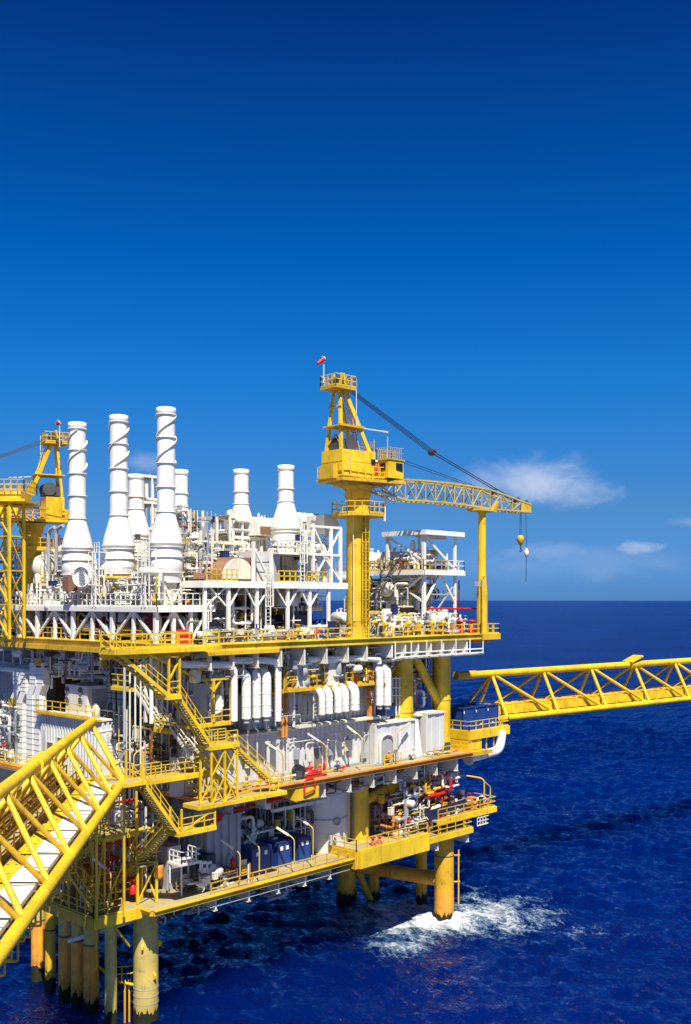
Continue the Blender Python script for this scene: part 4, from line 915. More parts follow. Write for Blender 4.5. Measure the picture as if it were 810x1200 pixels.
# hose reel, red pump, lamps on the main-deck edge
p = ony(350, 905, -2.0); p.z = MD
t = thing('hose_reel', 'black round hose reel on the main deck beside the red pump', 'hose reel', p)
part('reel', MB().lathe(p + V((0, 0, .75)), [(.6, -.22), (.6, -.18), (.3, -.18), (.3, .18), (.6, .18), (.6, .22)], 24, (.5, 1, 0)), M['black'], t)
part('stand', MB().beam(p + V((-.5, 0, 0)), p + V((0, 0, .8)), .1).beam(p + V((.5, 0, 0)), p + V((0, 0, .8)), .1), M['grey'], t)
p = ony(368, 900, -2.0); p.z = MD
t = thing('fire_pump', 'bright red pump set on the orange main deck edge', 'pump', p)
part('motor', MB().lathe(p + V((-.2, 0, .45)), [(.02, -.7), (.25, -.65), (.27, .3), (.15, .4), (.15, .7), (.26, .75), (.26, 1.0), (.02, 1.05)], 16, (1, 0, 0)), M['red'], t)
part('skid_base', MB().box(p.x - 1.2, p.x + 1.3, p.y - .4, p.y + .4, MD + .01, MD + .18), M['red'], t)
part('valve', MB().tube(p + V((.7, 0, .5)), p + V((.7, 0, .95)), .09, 8).tube(p + V((.6, 0, .95)), p + V((.8, 0, .95)), .16, 12), M['orange'], t)
def lamp(label, base, top, arm, n=2):
    t = thing('deck_lamp', label, 'lamp', base, 'pole lamps along the deck edges')
    base, top, arm = V(base), V(top), V(arm)
    part('pole', MB().path([base, top, arm], .06, 8, .35), M['boom'], t)
    d = (arm - top).normalized(); part('fitting', MB().beam(arm - d * .1, arm + d * 1.2, .2, .15), M['cream'], t)
    return t
def lamp_px(label, u, v0, v1, ua, va, y, dy=.9):
    a = ony(u, v0, y); b_ = ony(u, v1, y); c = ony(ua, va, y + dy); lamp(label, a, b_, c + (b_ - c) * .45)
lamp_px('pole lamp on the main deck above the yellow corner bracket', 332, 918, 883, 318, 874, -3.1)
lamp_px('pole lamp on the main deck beside the red pump', 382.5, 903, 874, 366, 863, -3.0)
lamp_px('pole lamp on the main deck in front of the plain white wall', 424, 893, 864, 412, 855, -3.0)
lamp_px('pole lamp on the main deck before the arched doorway', 466, 889, 858, 482, 846, -3.0)
lamp_px('pole lamp on the cellar deck before the left blue tank', 304, 1025, 993, 296, 985, -2.8)
lamp_px('pole lamp on the cellar deck before the middle blue tank', 345, 1012, 983, 331, 974, -2.8)
lamp_px('pole lamp on the cellar deck before the right blue tank', 367, 1008, 970, 355, 962, -2.8)
lamp_px('pole lamp on the cellar deck beside the white railed stand', 281.5, 1030, 1000, 266, 989, -2.8)
lamp_px('pole lamp standing behind the lowest stair flights', 130, 1060, 1022, 117, 1012, -1.5)
lamp_px('pole lamp over the dark hopper behind the bridge landing', 157, 905, 884, 172, 874, 3.0, .5)
# red fire-main pipes under the main deck and strip light
t = thing('fire_main', 'long red pipe hung below the main deck edge', 'pipe', ony(280, 945, -1.6))
part('pipe', MB().path([ony(252, 958, -1.6), ony(262, 953, -1.6), ony(334, 934, -1.6)], .2, 12, .3), M['red'], t)
part('drop_leg', MB().path([ony(263, 952, -1.6), ony(256, 962, -1.6), ony(240, 964, -1.6)], .17, 10, .3), M['red'], t)
part('riser_loop', MB().path([ony(357, 931, -3.5), ony(357, 914, -3.5), ony(368, 912, -3.5), ony(370, 925, -3.5), ony(358, 931, -3.5)], .075, 8, .3), M['red'], t, 'red loop standing in front of the corner bracket')
part('hanger', MB().beam(ony(297, 943, -1.6), ony(297, 925, -1.6), .1), M['white_worn'], t)
solo('white_pipe', 'short white pipe left of the long red pipe', 'pipe', MB().path([ony(247, 935, -1.7), ony(273, 939, -1.7), ony(276, 944, -1.7)], .2, 10, .3), M['white'])
for i, (u0, v0, u1, v1) in enumerate(((319, 950, 383, 937),)): solo('strip_light', 'long white strip light hung below the main deck edge', 'lamp', MB().beam(ony(u0, v0, -1.2), ony(u1, v1, -1.2), .35, .3), M['white_worn'])
t = thing('red_riser', 'pair of red upright pipes below the blue container platform', 'pipe', ony(531, 905, -1.5))
for u in (529, 534.5): part('pipe', MB().tube(ony(u, 918, -1.6), ony(u, 882, -1.6), .13, 8), M['red'], t)
part('cross_pipe', MB().tube(ony(522, 884, -1.6), ony(536, 880, -1.6), .12, 8), M['red'], t)

# conduits, junction boxes and small gear along the white walls
rnd = random.Random(23); runs = []
for i in range(6):
    z = 21.2 - (i % 3) * .28; x0 = 12.5 + i * 2.6; y = -.28 - (i % 2) * .12
    runs.append(([(x0, y, z - rnd.uniform(.6, 2.6)), (x0, y, z), (x0 + rnd.uniform(2, 5), y, z), (x0 + rnd.uniform(5.1, 5.6), y, z - .5)], rnd.choice((.05, .07, .09)), rnd.choice(('white_worn', 'grey', 'cream')), .25))
bundle('wall_conduits', 'thin conduits running along the lower white wall', runs)
LB = ['beside the left door', 'above the hose reel', 'right of the dark door', 'before the plain wall', 'next to the arched doorway', 'near the middle pole lamp', 'at the far wall end']
for i, (x, z, w_, h_) in enumerate(((10.3, 19.2, .5, .7), (16.2, 19.3, .6, .9), (20.6, 19.2, .5, .6), (23.0, 19.4, .8, 1.0), (27.8, 19.2, .5, .8), (25.2, 18.4, .7, .6), (29.0, 18.2, .4, .9))):
    t = thing('junction_box', 'grey junction box on the lower white wall ' + LB[i], 'box', (x, -.3, z), 'junction boxes on the white wall')
    part('case', MB().box(x, x + w_, -.42, -.16, z, z + h_), M['grey'] if i % 3 else M['cream'], t); part('cable_drop', MB().path([(x + w_ / 2, -.3, z), (x + w_ / 2, -.3, MD + .05)], .035, 6), M['dark'], t)
for i, (x, m_) in enumerate(((11.8, 'red'), (19.9, 'red'), (28.6, 'yellow'))):
    solo('fire_extinguisher' if m_ == 'red' else 'grit_bin', ['red fire extinguisher against the white wall near the left door', 'red fire extinguisher against the white wall by the dark door', 'yellow grit bin against the white wall'][i], 'extinguisher' if m_ == 'red' else 'bin',
         MB().lathe((x, -.55, MD + .02), [(.02, 0), (.19, .02), (.19, .75), (.1, .9), (.04, .92), (.04, 1.05), (.02, 1.06)], 14) if m_ == 'red' else MB().cbox((x, -.7, MD + .01), .9, .6, .8).prism([(x - .5, -1.05, MD + .81), (x + .5, -1.05, MD + .81), (x + .5, -.4, MD + 1.0), (x - .5, -.4, MD + 1.0)], (0, 0, .05)), M[m_])
# ================================================================ cellar deck equipment (front face)
def px_x(u, y): return ony(u, 900, y).x
for i, (u0, u1, v0) in enumerate(((281, 318, 1012), (321.5, 341, 1006), (346, 364, 1002))):
    y = -.6; x0, x1 = px_x(u0 + (14 if i == 0 else 4), y), px_x(u1, y)
    t = thing('blue_tank', ['wide blue box tank, leftmost of three on the cellar deck', 'middle one of three blue box tanks on the cellar deck', 'blue box tank next to the big grey drum on the cellar deck'][i], 'tank', ((x0 + x1) / 2, y + 1, CD), 'blue box tanks on the cellar deck')
    part('body', MB().box(x0, x1, y, y + 2.4, CD + .12, CD + 2.35), M['blue'], t); part('skid_base', MB().box(x0 - .05, x1 + .05, y - .05, y + 2.45, CD + .01, CD + .12), M['grey'], t)
    part('rib_frame', MB().box(x0 - .04, x1 + .04, y - .04, y + .06, CD + 2.2, CD + 2.37).box(x0 - .04, x0 + .08, y - .04, y + .02, CD + .12, CD + 2.2).box(x1 - .08, x1 + .04, y - .04, y + .02, CD + .12, CD + 2.2), M['navy'], t)
    xm = (x0 + x1) / 2
    for k in (.3, .72): part('label_plate', MB().box(x0 + (x1 - x0) * k - .16, x0 + (x1 - x0) * k + .16, y - .025, y - .002, CD + 1.6, CD + 1.95), M['white'], t)
# the big round vessel
p = ony(379, 990, 2.2); p.z = CD
t = thing('storage_drum', 'big grey upright drum with a round hatch under the main deck', 'vessel', p)
part('shell', MB().lathe(p, [(2.3, 0), (2.3, 6.6)], 40), M['wall'], t); q = ony(393, 962, .2)
dv = (V((q.x, q.y, 0)) - V((p.x, p.y, 0))).normalized(); c = V((p.x, p.y, q.z)) + dv * 2.28
part('hatch', MB().lathe(c, [(.42, 0), (.42, .14), (.3, .16), (.3, .05)], 18, dv), M['grey'], t)
part('nozzle', MB().tube(ony(388, 990, -.3), ony(388, 979, -.3), .16, 10).tube(ony(393, 990, -.3), ony(393, 981, -.3), .12, 10), M['grey'], t)
part('ring_stiffener', MB().lathe(p, [(2.34, 3.1), (2.37, 3.1), (2.37, 3.2), (2.34, 3.2)], 40, caps=False), M['grey'], t)
# corrugated bulkheads in the shade
bk = module('bulkhead_module', 'shaded grey corrugated bulkhead left of the blue tanks', px_x(246, .2), px_x(281, .2), .2, 6, CD + .02, 16.4, mat='grey', pitch=.8, depth=.2)
solo('dark_cabinet', 'dark green cabinet against the corrugated bulkhead', 'cabinet', MB().box(px_x(243, -.5), px_x(253, -.5), -.5, 1, CD + .02, CD + 2.6), M['green'])
solo('red_extinguisher', 'red fire extinguisher at the end of the corrugated bulkhead', 'extinguisher', MB().lathe(ony(273, 1017, -1.2), [(.02, 0), (.2, .02), (.2, .7), (.12, .85), (.05, .9), (.05, 1.0), (.02, 1.0)], 14), M['red'])
solo('white_drum', 'small white drum on the cellar deck by the railing', 'drum', MB().lathe(ony(250, 1028, -1.2), [(.02, 0), (.36, 0), (.38, .1), (.36, .2), (.36, .95), (.2, 1.1), (.02, 1.15)], 18), M['white_worn'])
for i, u in enumerate((238.5, 244.5)):
    q = ony(u, 1023, -1.0); t = thing('junction_box', ['left one of two white framed gauge boxes on the cellar deck', 'right one of two white framed gauge boxes on the cellar deck'][i], 'box', q)
    part('case', MB().cbox(q, .5, .3, 1.0), M['white'], t); part('dial', MB().cbox(q + V((0, -.16, .45)), .3, .03, .3), M['dark'], t)
# white access stand
a, b_ = px_x(211, -1.0), px_x(233, -1.0); zt = ony(222, 1013, -1.0).z
t = thing('access_stand', 'white railed access stand on four legs on the cellar deck', 'platform', ((a + b_) / 2, -.4, CD))
for x in (a, b_):
    for y in (-1.2, .4): part('leg', MB().beam((x, y, CD), (x, y, zt), .1), M['white'], t)
part('plate', MB().box(a - .1, b_ + .1, -1.3, .5, zt, zt + .2), M['white'], t); part('guard_rail', MB().rail([(a, -1.25, zt + .2), (b_, -1.25, zt + .2), (b_, .45, zt + .2)], 1.0, .5, toe=False).rail([(a, -1.25, zt + .2), (a, .45, zt + .2)], 1.0, .5, toe=False), M['white'], t)
# white lockers behind the stand
solo('white_locker', 'tall white locker in shade behind the white access stand', 'cabinet', MB().box(px_x(196, 1), px_x(212, 1), 1, 3, CD + .02, CD + 3.6), M['grey'])  # white locker coloured grey, the shade of the interior put into its paint
solo('red_monitor', 'red valve cluster beside the trestle on the cellar deck', 'valve', MB().lathe(ony(156, 1047, 0), [(.3, 0), (.3, .6), (.18, .7), (.18, 1.0), (.4, 1.05), (.4, 1.3), (.02, 1.35)], 14), M['red'])
for i, (u, v) in enumerate(((186, 1030), (193, 1026))): solo('orange_drum', ['orange drum behind the slim trestle', 'second orange drum behind the slim trestle, further back'][i], 'drum', MB().lathe(ony(u, v, 1.5 + i * 1.5), [(.02, 0), (.4, 0), (.42, .3), (.4, .6), (.42, .9), (.4, 1.2), (.02, 1.22)], 16), M['orange'])
# dark plant rooms that close the view through the platform
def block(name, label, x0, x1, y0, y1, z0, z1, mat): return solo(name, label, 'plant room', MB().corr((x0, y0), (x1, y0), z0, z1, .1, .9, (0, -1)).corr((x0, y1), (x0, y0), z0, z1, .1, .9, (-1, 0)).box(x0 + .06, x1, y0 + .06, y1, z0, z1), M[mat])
block('plant_backing', 'dark plant room deep under the main deck behind the blue tanks', 8.5, 30.5, 7.0, 20, CD + .02, 15.9, 'under')
block('plant_backing', 'dark plant room deep at the left side of the cellar deck', 3.0, 8.4, 14, 30, CD + .02, 15.9, 'under')
block('plant_backing', 'dark plant room behind the pump skids under the top deck', 9.0, 30.0, 8.5, 22, MD + .02, 28.2, 'under')
block('plant_backing', 'grey plant room behind the left stairs', 6.2, 9.0, 4.5, 20, MD + .02, 27.9, 'under')
# pipework bundles, each run a part
rnd = random.Random(5)
runs = []
for i in range(16):
    x = 14.6 + i * .62 + rnd.uniform(-.1, .1); y = 3.2 + rnd.uniform(0, 2.5)
    runs.append(([(x, y, CD), (x, y, CD + rnd.uniform(3.5, 6.0)), (x + rnd.choice((-1, 1)) * rnd.uniform(.5, 2), y + .5, CD + 6.1)], rnd.choice((.1, .14, .2)), rnd.choice(('under', 'grey', 'dark', 'white_worn')), .4))
bundle('riser_pipes', 'dark riser pipes standing behind the blue tanks', runs)
runs = []
for i in range(9):
    u = 398 + i * 2.6; y = .8 + (i % 3) * .5
    runs.append(([ony(u, 1000, y), ony(u, 918, y)], rnd.choice((.09, .13, .18)), rnd.choice(('white_worn', 'grey', 'under', 'cream')), 0))
bundle('riser_pipes', 'slim upright pipes between the grey drum and the yellow column', runs)
runs = []
for i in range(14):
    u = 434 + i * 6 + rnd.uniform(-2, 2); y = rnd.uniform(.5, 3.0); v0 = 990 - (u - 434) * .3
    runs.append(([ony(u, v0, y), ony(u + rnd.uniform(-2, 2), rnd.uniform(925, 955), y), ony(u + rnd.uniform(8, 22), rnd.uniform(922, 950), y + .3)], rnd.choice((.1, .15, .22, .28)), rnd.choice(('silver', 'grey', 'white_worn', 'cream', 'orange')), .45))
bundle('process_pipes', 'tangle of silver and rusty pipes on the right cellar platform', runs)
runs = []
for i in range(12):
    z = MD - 1.0 - (i % 4) * .42; y = -.2 + (i // 4) * 1.4
    x0 = rnd.uniform(28, 31); runs.append(([(x0, y, z), (x0 + rnd.uniform(4, 8), y, z), (x0 + rnd.uniform(8, 9), y, z - rnd.uniform(.8, 2.6))], rnd.choice((.08, .12, .18)), rnd.choice(('white', 'red', 'yellow_worn', 'cream', 'orange', 'white')), .3))
bundle('process_pipes', 'crowded white, red and yellow pipes under the right end of the main deck', runs)
def hvessel(name, label, c, r, L, ax, mat='white', saddle=None, n=22, z0=None):
    c = V(c); ax = V(ax).normalized(); t = thing(name, label, 'vessel', c - V((0, 0, r)))
    pr = [(.02, -L / 2 - r * .42), (r * .5, -L / 2 - r * .36), (r * .85, -L / 2 - r * .2), (r, -L / 2), (r, L / 2), (r * .85, L / 2 + r * .2), (r * .5, L / 2 + r * .36), (.02, L / 2 + r * .42)]
    part('shell', MB().lathe(c, pr, n, ax), M[mat], t)
    for s in (-.3, .3):
        p = c + ax * L * s; o = ax.cross(V((0, 0, 1))).normalized() * r * .85
        zb = (z0 if z0 is not None else p.z - r - .35)
        part('saddle', MB().prism([p - o - ax * .1 + V((0, 0, -r * .3)), p + o - ax * .1 + V((0, 0, -r * .3)), V(((p + o - ax * .1).x, (p + o - ax * .1).y, zb)), V(((p - o - ax * .1).x, (p - o - ax * .1).y, zb))], ax * .2), M[saddle or 'grey'], t)
    b = MB().tube(c + V((0, 0, r * .9)), c + V((0, 0, r + .35)), r * .22, 10); b.tube(c + V((0, 0, r + .35)), c + V((0, 0, r + .45)), r * .36, 12)
    b.tube(c + ax * L * .32 + V((0, 0, r * .9)), c + ax * L * .32 + V((0, 0, r + .3)), r * .16, 10)
    part('nozzle', b, M[mat], t); return t
q = ony(472, 921, .4); hvessel('end_vessel', 'grey dished vessel end showing under the main deck', q + V((0, 2, 0)), 1.15, 4.0, (.25, -1, 0), 'wall', z0=q.z - 2)
q = ony(503, 963, -.3); hvessel('end_vessel', 'silver dished vessel end on the stepped platform', q + V((0, 1.5, 0)), .85, 2.6, (.2, -1, 0), 'silver', z0=9.9)
q = ony(474, 958, .4); hvessel('end_vessel', 'silver lying vessel among the pipes right of the yellow column', q, .75, 2.6, (1, -.3, 0), 'silver', z0=10.1)
for i, (u, v) in enumerate(((437, 992), (445, 990))): solo('red_valve', ['red valve behind the yellow beam, left one', 'red valve behind the yellow beam, right one'][i], 'valve', MB().lathe(ony(u, v, -1.8), [(.3, 0), (.3, .3), (.14, .35), (.14, .8), (.32, .82), (.32, .92), (.02, .92)], 12), M['red'])
solo('orange_pump', 'rust orange upright pump in front of the silver pipes', 'pump', MB().lathe(ony(465, 985, -1.0), [(.4, 0), (.4, .9), (.25, 1.0), (.25, 1.8), (.45, 1.9), (.45, 2.4), (.02, 2.5)], 14), M['orange'])
q = ony(505, 950, -1.5); solo('blue_tarp', 'dark blue canvas cover strung along the outer platform railing', 'tarpaulin', MB().prism([ony(497, 952, -2.6), ony(546, 936, -2.6), ony(546, 946, -2.4), ony(522, 952, -2.4), ony(505, 963, -2.4)], (0, .05, 0)), M['navy'])
solo('orange_locker', 'small orange locker by the davit on the outer platform', 'box', MB().cbox(ony(553, 948, -2.0), .9, .7, 1.3), M['orange'])
b = MB()
for k in range(5): b.beam((31 + k * 1.8, -1.0, 15.8), (31 + k * 1.8, -1.0, 12.2), .13)
for z in (12.4, 13.6, 14.8): b.beam((30.5, -1.0, z), (39, -1.0, z), .12)
b.beam((32.8, -1.0, 12.4), (36.4, -1.0, 14.8), .1); solo('pipe_rack', 'white pipe rack frame below the right end of the main deck', 'rack', b, M['white'])
for i in range(4):
    p = V((30.6 + i * 2.0, .6, 14.2 - (i % 2) * .6)); solo('actuator_box', ['yellow actuator box under the main deck, leftmost of four', 'yellow actuator box under the main deck, second of four', 'yellow actuator box under the main deck, third of four', 'yellow actuator box under the main deck, rightmost of four'][i], 'box', MB().cbox(p, 1.0, .8, .7).tube(p + V((0, 0, .7)), p + V((0, 0, 1.1)), .2, 10), M['yellow_worn'])
# left side, under the bridge: dark platforms and pipes
runs = []
for i in range(15):
    u = 96 + i * 5.2; x = 3.6 + rnd.uniform(0, 2.5)
    a = onx(u, 960, x); runs.append(([V((x, a.y, CD)), V((x, a.y, MD - .5))], rnd.choice((.08, .11, .16, .2)), rnd.choice(('under', 'dark', 'white_worn', 'grey', 'cream')), 0))
bundle('riser_pipes', 'shaded riser pipes between the decks behind the left bridge', runs)
t = landing('shaded yellow inner platform below the left bridge', -1.0, 3.0, 5, 14, 12.6, [((-1.0, 14), (-1.0, 5), (3, 5))], name='inner_platform', mat='yellow_worn', cat='platform', hang=[(-.9, 5.1, CD, 12.6), (2.9, 5.1, CD, 12.6), (-.9, 13.9, CD, 12.6)])
for i, (u, v) in enumerate(((82, 1032), (100, 1030))): solo('red_hose_box', ['red hose box on the shaded inner platform, left one', 'red hose box on the shaded inner platform, right one'][i], 'box', MB().cbox(onx(u, v, .2), .8, .9, .9), M['red'])
# ================================================================ left side of the main deck
LX = 2.4
ya, yb = onx(49, 850, LX).y, onx(116, 850, LX).y
zt = onx(52, 836, LX).z
am = module('accommodation_module', 'white corrugated cabin with two doors behind the left bridge', LX, 12, yb, ya, MD + .02, zt, pitch=.5, roof='white_worn')
part('end_face', MB().corr((LX + 1.6, ya + 1.4), (LX, ya), MD + .02, zt, .12, .5, (-.7, .7)), M['wall'], am)
for u in (57, 69): door(am, LX - .16, onx(u, 880, LX).y - 1.2, MD + .9 if u > 60 else MD + .3, 1.1, 2.3, 'brown', axis='y')
part('roof_edge', MB().box(LX - .5, LX + .1, yb - .3, ya + .6, zt + .02, zt + .2), M['yellow_worn'], am)
part('guard_rail', MB().rail([(LX - .4, ya + .3, zt + .2), (LX - .4, yb, zt + .2)], 1.15, 1.5), M['yellow'], am)
part('rain_pipe', MB().tube((LX - .2, onx(54, 870, LX).y, MD), (LX - .2, onx(54, 870, LX).y, zt - 1.5), .08, 8), M['grey'], am)
q = onx(91, 822, LX + .5); 
t = thing('air_conditioner', 'white air conditioning unit with four round dark fans on the cabin roof', 'air conditioner', (q.x, q.y, zt + .2))
y0, y1 = onx(102, 822, LX + .5).y, onx(77, 822, LX + .5).y; z1 = onx(88, 803, LX + .5).z
part('case', MB().box(LX + .5, LX + 3, y0, y1, zt + .2, z1), M['white_worn'], t)
for u, v in ((77.5, 809), (93, 810), (77.5, 820.5), (93, 821.5)):
    c = onx(u + 1, v, LX + .44); part('fan', MB().lathe(c, [(.36, .05), (.36, -.02), (.28, -.04), (.28, .0)], 18, (1, 0, 0)), M['under'], t)
    part('fan_hub', MB().lathe(c + V((-.05, 0, 0)), [(.12, .04), (.12, -.02)], 10, (1, 0, 0)), M['dark'], t)
part('grille', MB().box(LX + 1.0, LX + 2.6, y0 - .03, y0, zt + .5, z1 - .3), M['grey'], t)
solo('white_canister', 'small white canister on the right end of the cabin roof', 'canister', MB().lathe((LX + .7, y0 - 1.2, zt + .2), [(.02, 0), (.38, 0), (.38, .8), (.2, 1.1), (.02, 1.15)], 14), M['cream'])
# white panelled cable ducts
def clad(label, u0, u1, v0, v1, x, bend_v):
    a, c = onx(u0, v1, x), onx(u1, v1, x); zt = onx(u0, v0, x).z; zb = onx(u0, bend_v, x).z
    t = thing('clad_duct', label, 'duct', (x, (a.y + c.y) / 2, MD)); m = MB().box(x, x + .8, c.y, a.y, MD, zb - .6)
    m.prism([(x, c.y, zb - .6), (x + .8, c.y, zb - .6), (x + .8 - .6 + .6, c.y - .6, zb + .3), (x, c.y - .6, zb + .3)], (0, a.y - c.y, 0)).box(x, x + .8, c.y - .6, a.y - .6, zb + .3, zt)
    part('body', m, M['white'], t)
    m = MB(); k = int((zb - .6 - MD) / .55)
    for i in range(k): m.box(x - .03, x + .8, c.y - .02, a.y + .02, MD + .4 + i * .55, MD + .44 + i * .55)
    for i in range(int((zt - zb - .3) / .4)): m.box(x - .03, x + .8, c.y - .62, a.y - .58, zb + .5 + i * .4, zb + .54 + i * .4)
    part('seam_flange', m, M['grey'], t)
    return t
clad('white clad cable duct with a grey shaded bend, outermost left', 12, 18.5, 787, 885, 2.2, 812)
clad('white clad cable duct second from the left', 20, 26, 786, 882, 2.3, 815)
clad('white clad cable duct with a rounded top, next to the cabin', 31, 38, 776, 884, 2.4, 806)
clad('white clad cable duct closest to the cabin wall', 39.5, 46, 776, 880, 2.5, 806)
t = thing('access_ladder', 'white ladder rising beside the outermost clad duct', 'ladder', onx(7, 885, 3.6)); part('ladder', MB().ladder(onx(6.5, 890, 3.6), onx(6.5, 813, 3.6), .55, (0, 1, 0)), M['white'], t)
# dark silver stacks of pipes right of the cabin
for i, u in enumerate((124, 129, 134, 141, 146)):
    x = 5.2; a = onx(u, 888, x); zt_ = onx(u, 790 + (i % 2) * 4, x).z; w_ = (.45, .5, .4, .55, .5)[i]
    t = thing('louvre_column', ['dark ribbed duct column, first right of the cabin', 'dark ribbed duct column, second right of the cabin', 'dark ribbed duct column, third right of the cabin', 'dark ribbed duct column, fourth right of the cabin', 'dark ribbed duct column nearest the shaded hopper'][i], 'duct', (x, a.y, MD))
    part('body', MB().path([(x, a.y, MD), (x, a.y, zt_ - .3), (x + .6, a.y, zt_), (x + 2.5, a.y, zt_)], w_ * .55, 10, .7), M['grey'], t)
    m = MB()
    for k in range(int((zt_ - MD - 1) / .5)): m.tube((x, a.y, MD + .5 + k * .5), (x, a.y, MD + .58 + k * .5), w_ * .62, 10)
    part('rib', m, M['dark'], t)
# shaded hopper under the stairs
c = onz(172, 905, MD); a, b_ = onx(140, 880, 4.4), onx(200, 880, 4.4)
t = thing('hopper', 'dark shaded hopper with a sloping top and painted sunlit left edge behind the stairs', 'hopper', (4.6, (a.y + b_.y) / 2, MD))
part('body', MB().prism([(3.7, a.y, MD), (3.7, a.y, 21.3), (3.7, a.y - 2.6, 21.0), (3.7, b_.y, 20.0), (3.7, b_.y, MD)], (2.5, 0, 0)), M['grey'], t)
part('sunlit_plate', MB().prism([(3.65, a.y + .2, MD), (3.65, a.y + .2, 21.2), (3.1, a.y - .9, MD)], (0, .06, 0)), M['white'], t)  # white triangle stands in for the sunlit part of the shaded face
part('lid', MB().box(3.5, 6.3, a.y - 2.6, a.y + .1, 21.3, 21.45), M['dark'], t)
solo('red_cabinet', 'red fire cabinet with a dark stripe behind the end of the left bridge', 'cabinet', MB().cbox(onx(108, 903, 3.9) - V((0, 0, .2)), .8, 1.9, 2.0).cbox(onx(108, 903, 3.85) + V((-.02, .25, .3)), .8, .3, 1.0), M['red'])
solo('red_cabinet', 'second red cabinet right of the striped fire cabinet', 'cabinet', MB().cbox(onx(122, 900, 4.0) - V((0, 0, .2)), .6, .9, 1.9), M['red'])
t = thing('gangway_ladder', 'yellow ladder leaning from the bridge top to the landing', 'ladder', D0); part('ladder', MB().ladder(ond(140, 906, 79.5), ond(120, 858, 82), .8, RT), M['cream'], t)
solo('gangway_beam', 'short white beam across the head of the left bridge', 'beam', MB().tube(ond(108, 860, 82.5), ond(132, 855, 82.5), .12, 8), M['cream'])
# hangers, white rails and pipes under the top deck, left half
rnd = random.Random(17); runs = []
for i in range(15):
    u = 4 + i * 11; x = 2.6 + rnd.random() * 1.2; a = onx(u, 760, x); w_ = rnd.uniform(1.0, 2.6); h = rnd.uniform(1.6, 3.6)
    runs.append(([(x, a.y, T - .4), (x, a.y, T - h), (x, a.y - w_, T - h), (x, a.y - w_, T - .4)], .07, rnd.choice(('white', 'white_worn', 'white')), 0))
bundle('pipe_hangers', 'white U shaped hangers below the left half of the top deck', runs, 'hangers')
runs = []
for i in range(16):
    x = 2.8 + rnd.random() * 3; z = T - rnd.uniform(.9, 3.6); y0 = 22 - rnd.random() * 14; y1 = y0 + rnd.uniform(5, 13)
    runs.append(([(x, y0, z), (x, y1, z), (x, y1, z - rnd.uniform(.5, 3))], rnd.choice((.09, .14, .2, .28)), rnd.choice(('white_worn', 'grey', 'cream', 'white', 'rust')), .4))
bundle('cable_runs', 'horizontal pipes in shade below the left half of the top deck', runs)
runs = []
for i in range(20):
    u = 146 + i * 6.3; y = 1.6 + rnd.random() * 2; x = ony(u, 800, y).x; zt_ = T - rnd.uniform(.8, 2.2); zb = rnd.choice((MD, 22.2, 23.6, MD))
    if x < 7.0: runs.append(([(x, y, zb), (x, y, zt_), (x + rnd.uniform(.6, 2), y, zt_)], rnd.choice((.08, .12, .18)), rnd.choice(('white', 'white_worn', 'grey', 'cream')), .4))
    else: runs.append(([(x, y, 25.4), (x, y, zt_), (x + rnd.uniform(.6, 2), y, zt_)], rnd.choice((.08, .12, .18)), rnd.choice(('white', 'white_worn', 'grey', 'cream')), .4))
bundle('riser_pipes', 'pale riser pipes behind the long stairs', runs)
solo('brown_cabinet', 'brown rusted cabinet in shade above the cabin roof', 'cabinet', MB().box(7, 9, onx(72, 800, 7).y, onx(48, 800, 7).y, zt + .22, zt + 4.6), M['rust'])
solo('white_cabinet', 'white panelled cabinets below the rear stair', 'cabinet', MB().corr((6.2, .3), (7.5, .3), MD + .02, 23.4, .05, .6, (0, -1)).box(6.2, 7.5, .36, 4, MD + .02, 23.4), M['wall'])
for i, (u0, u1) in enumerate(((207, 216), (217, 227))): solo('white_box', ['pale equipment box left under the middle stair', 'pale equipment box right under the middle stair'][i], 'box', MB().box(ony(u0, 850, -.8).x, ony(u1, 850, -.8).x, -.8, .2, MD + .02, MD + 3.2 + i), M['wall'])

solo('plant_backing', 'dark plant room closing the far left end between the decks', 'plant room', MB().box(5, 16, 27, 40, MD + .02, T - 1.9), M['under'])
solo('plant_backing', 'grey plant wall behind the clad cable ducts', 'plant room', MB().corr((4.6, 40), (4.6, 26), MD + .02, 27.5, .1, .8, (-1, 0)).box(4.66, 8, 26, 40, MD + .02, 27.5), M['grey'])
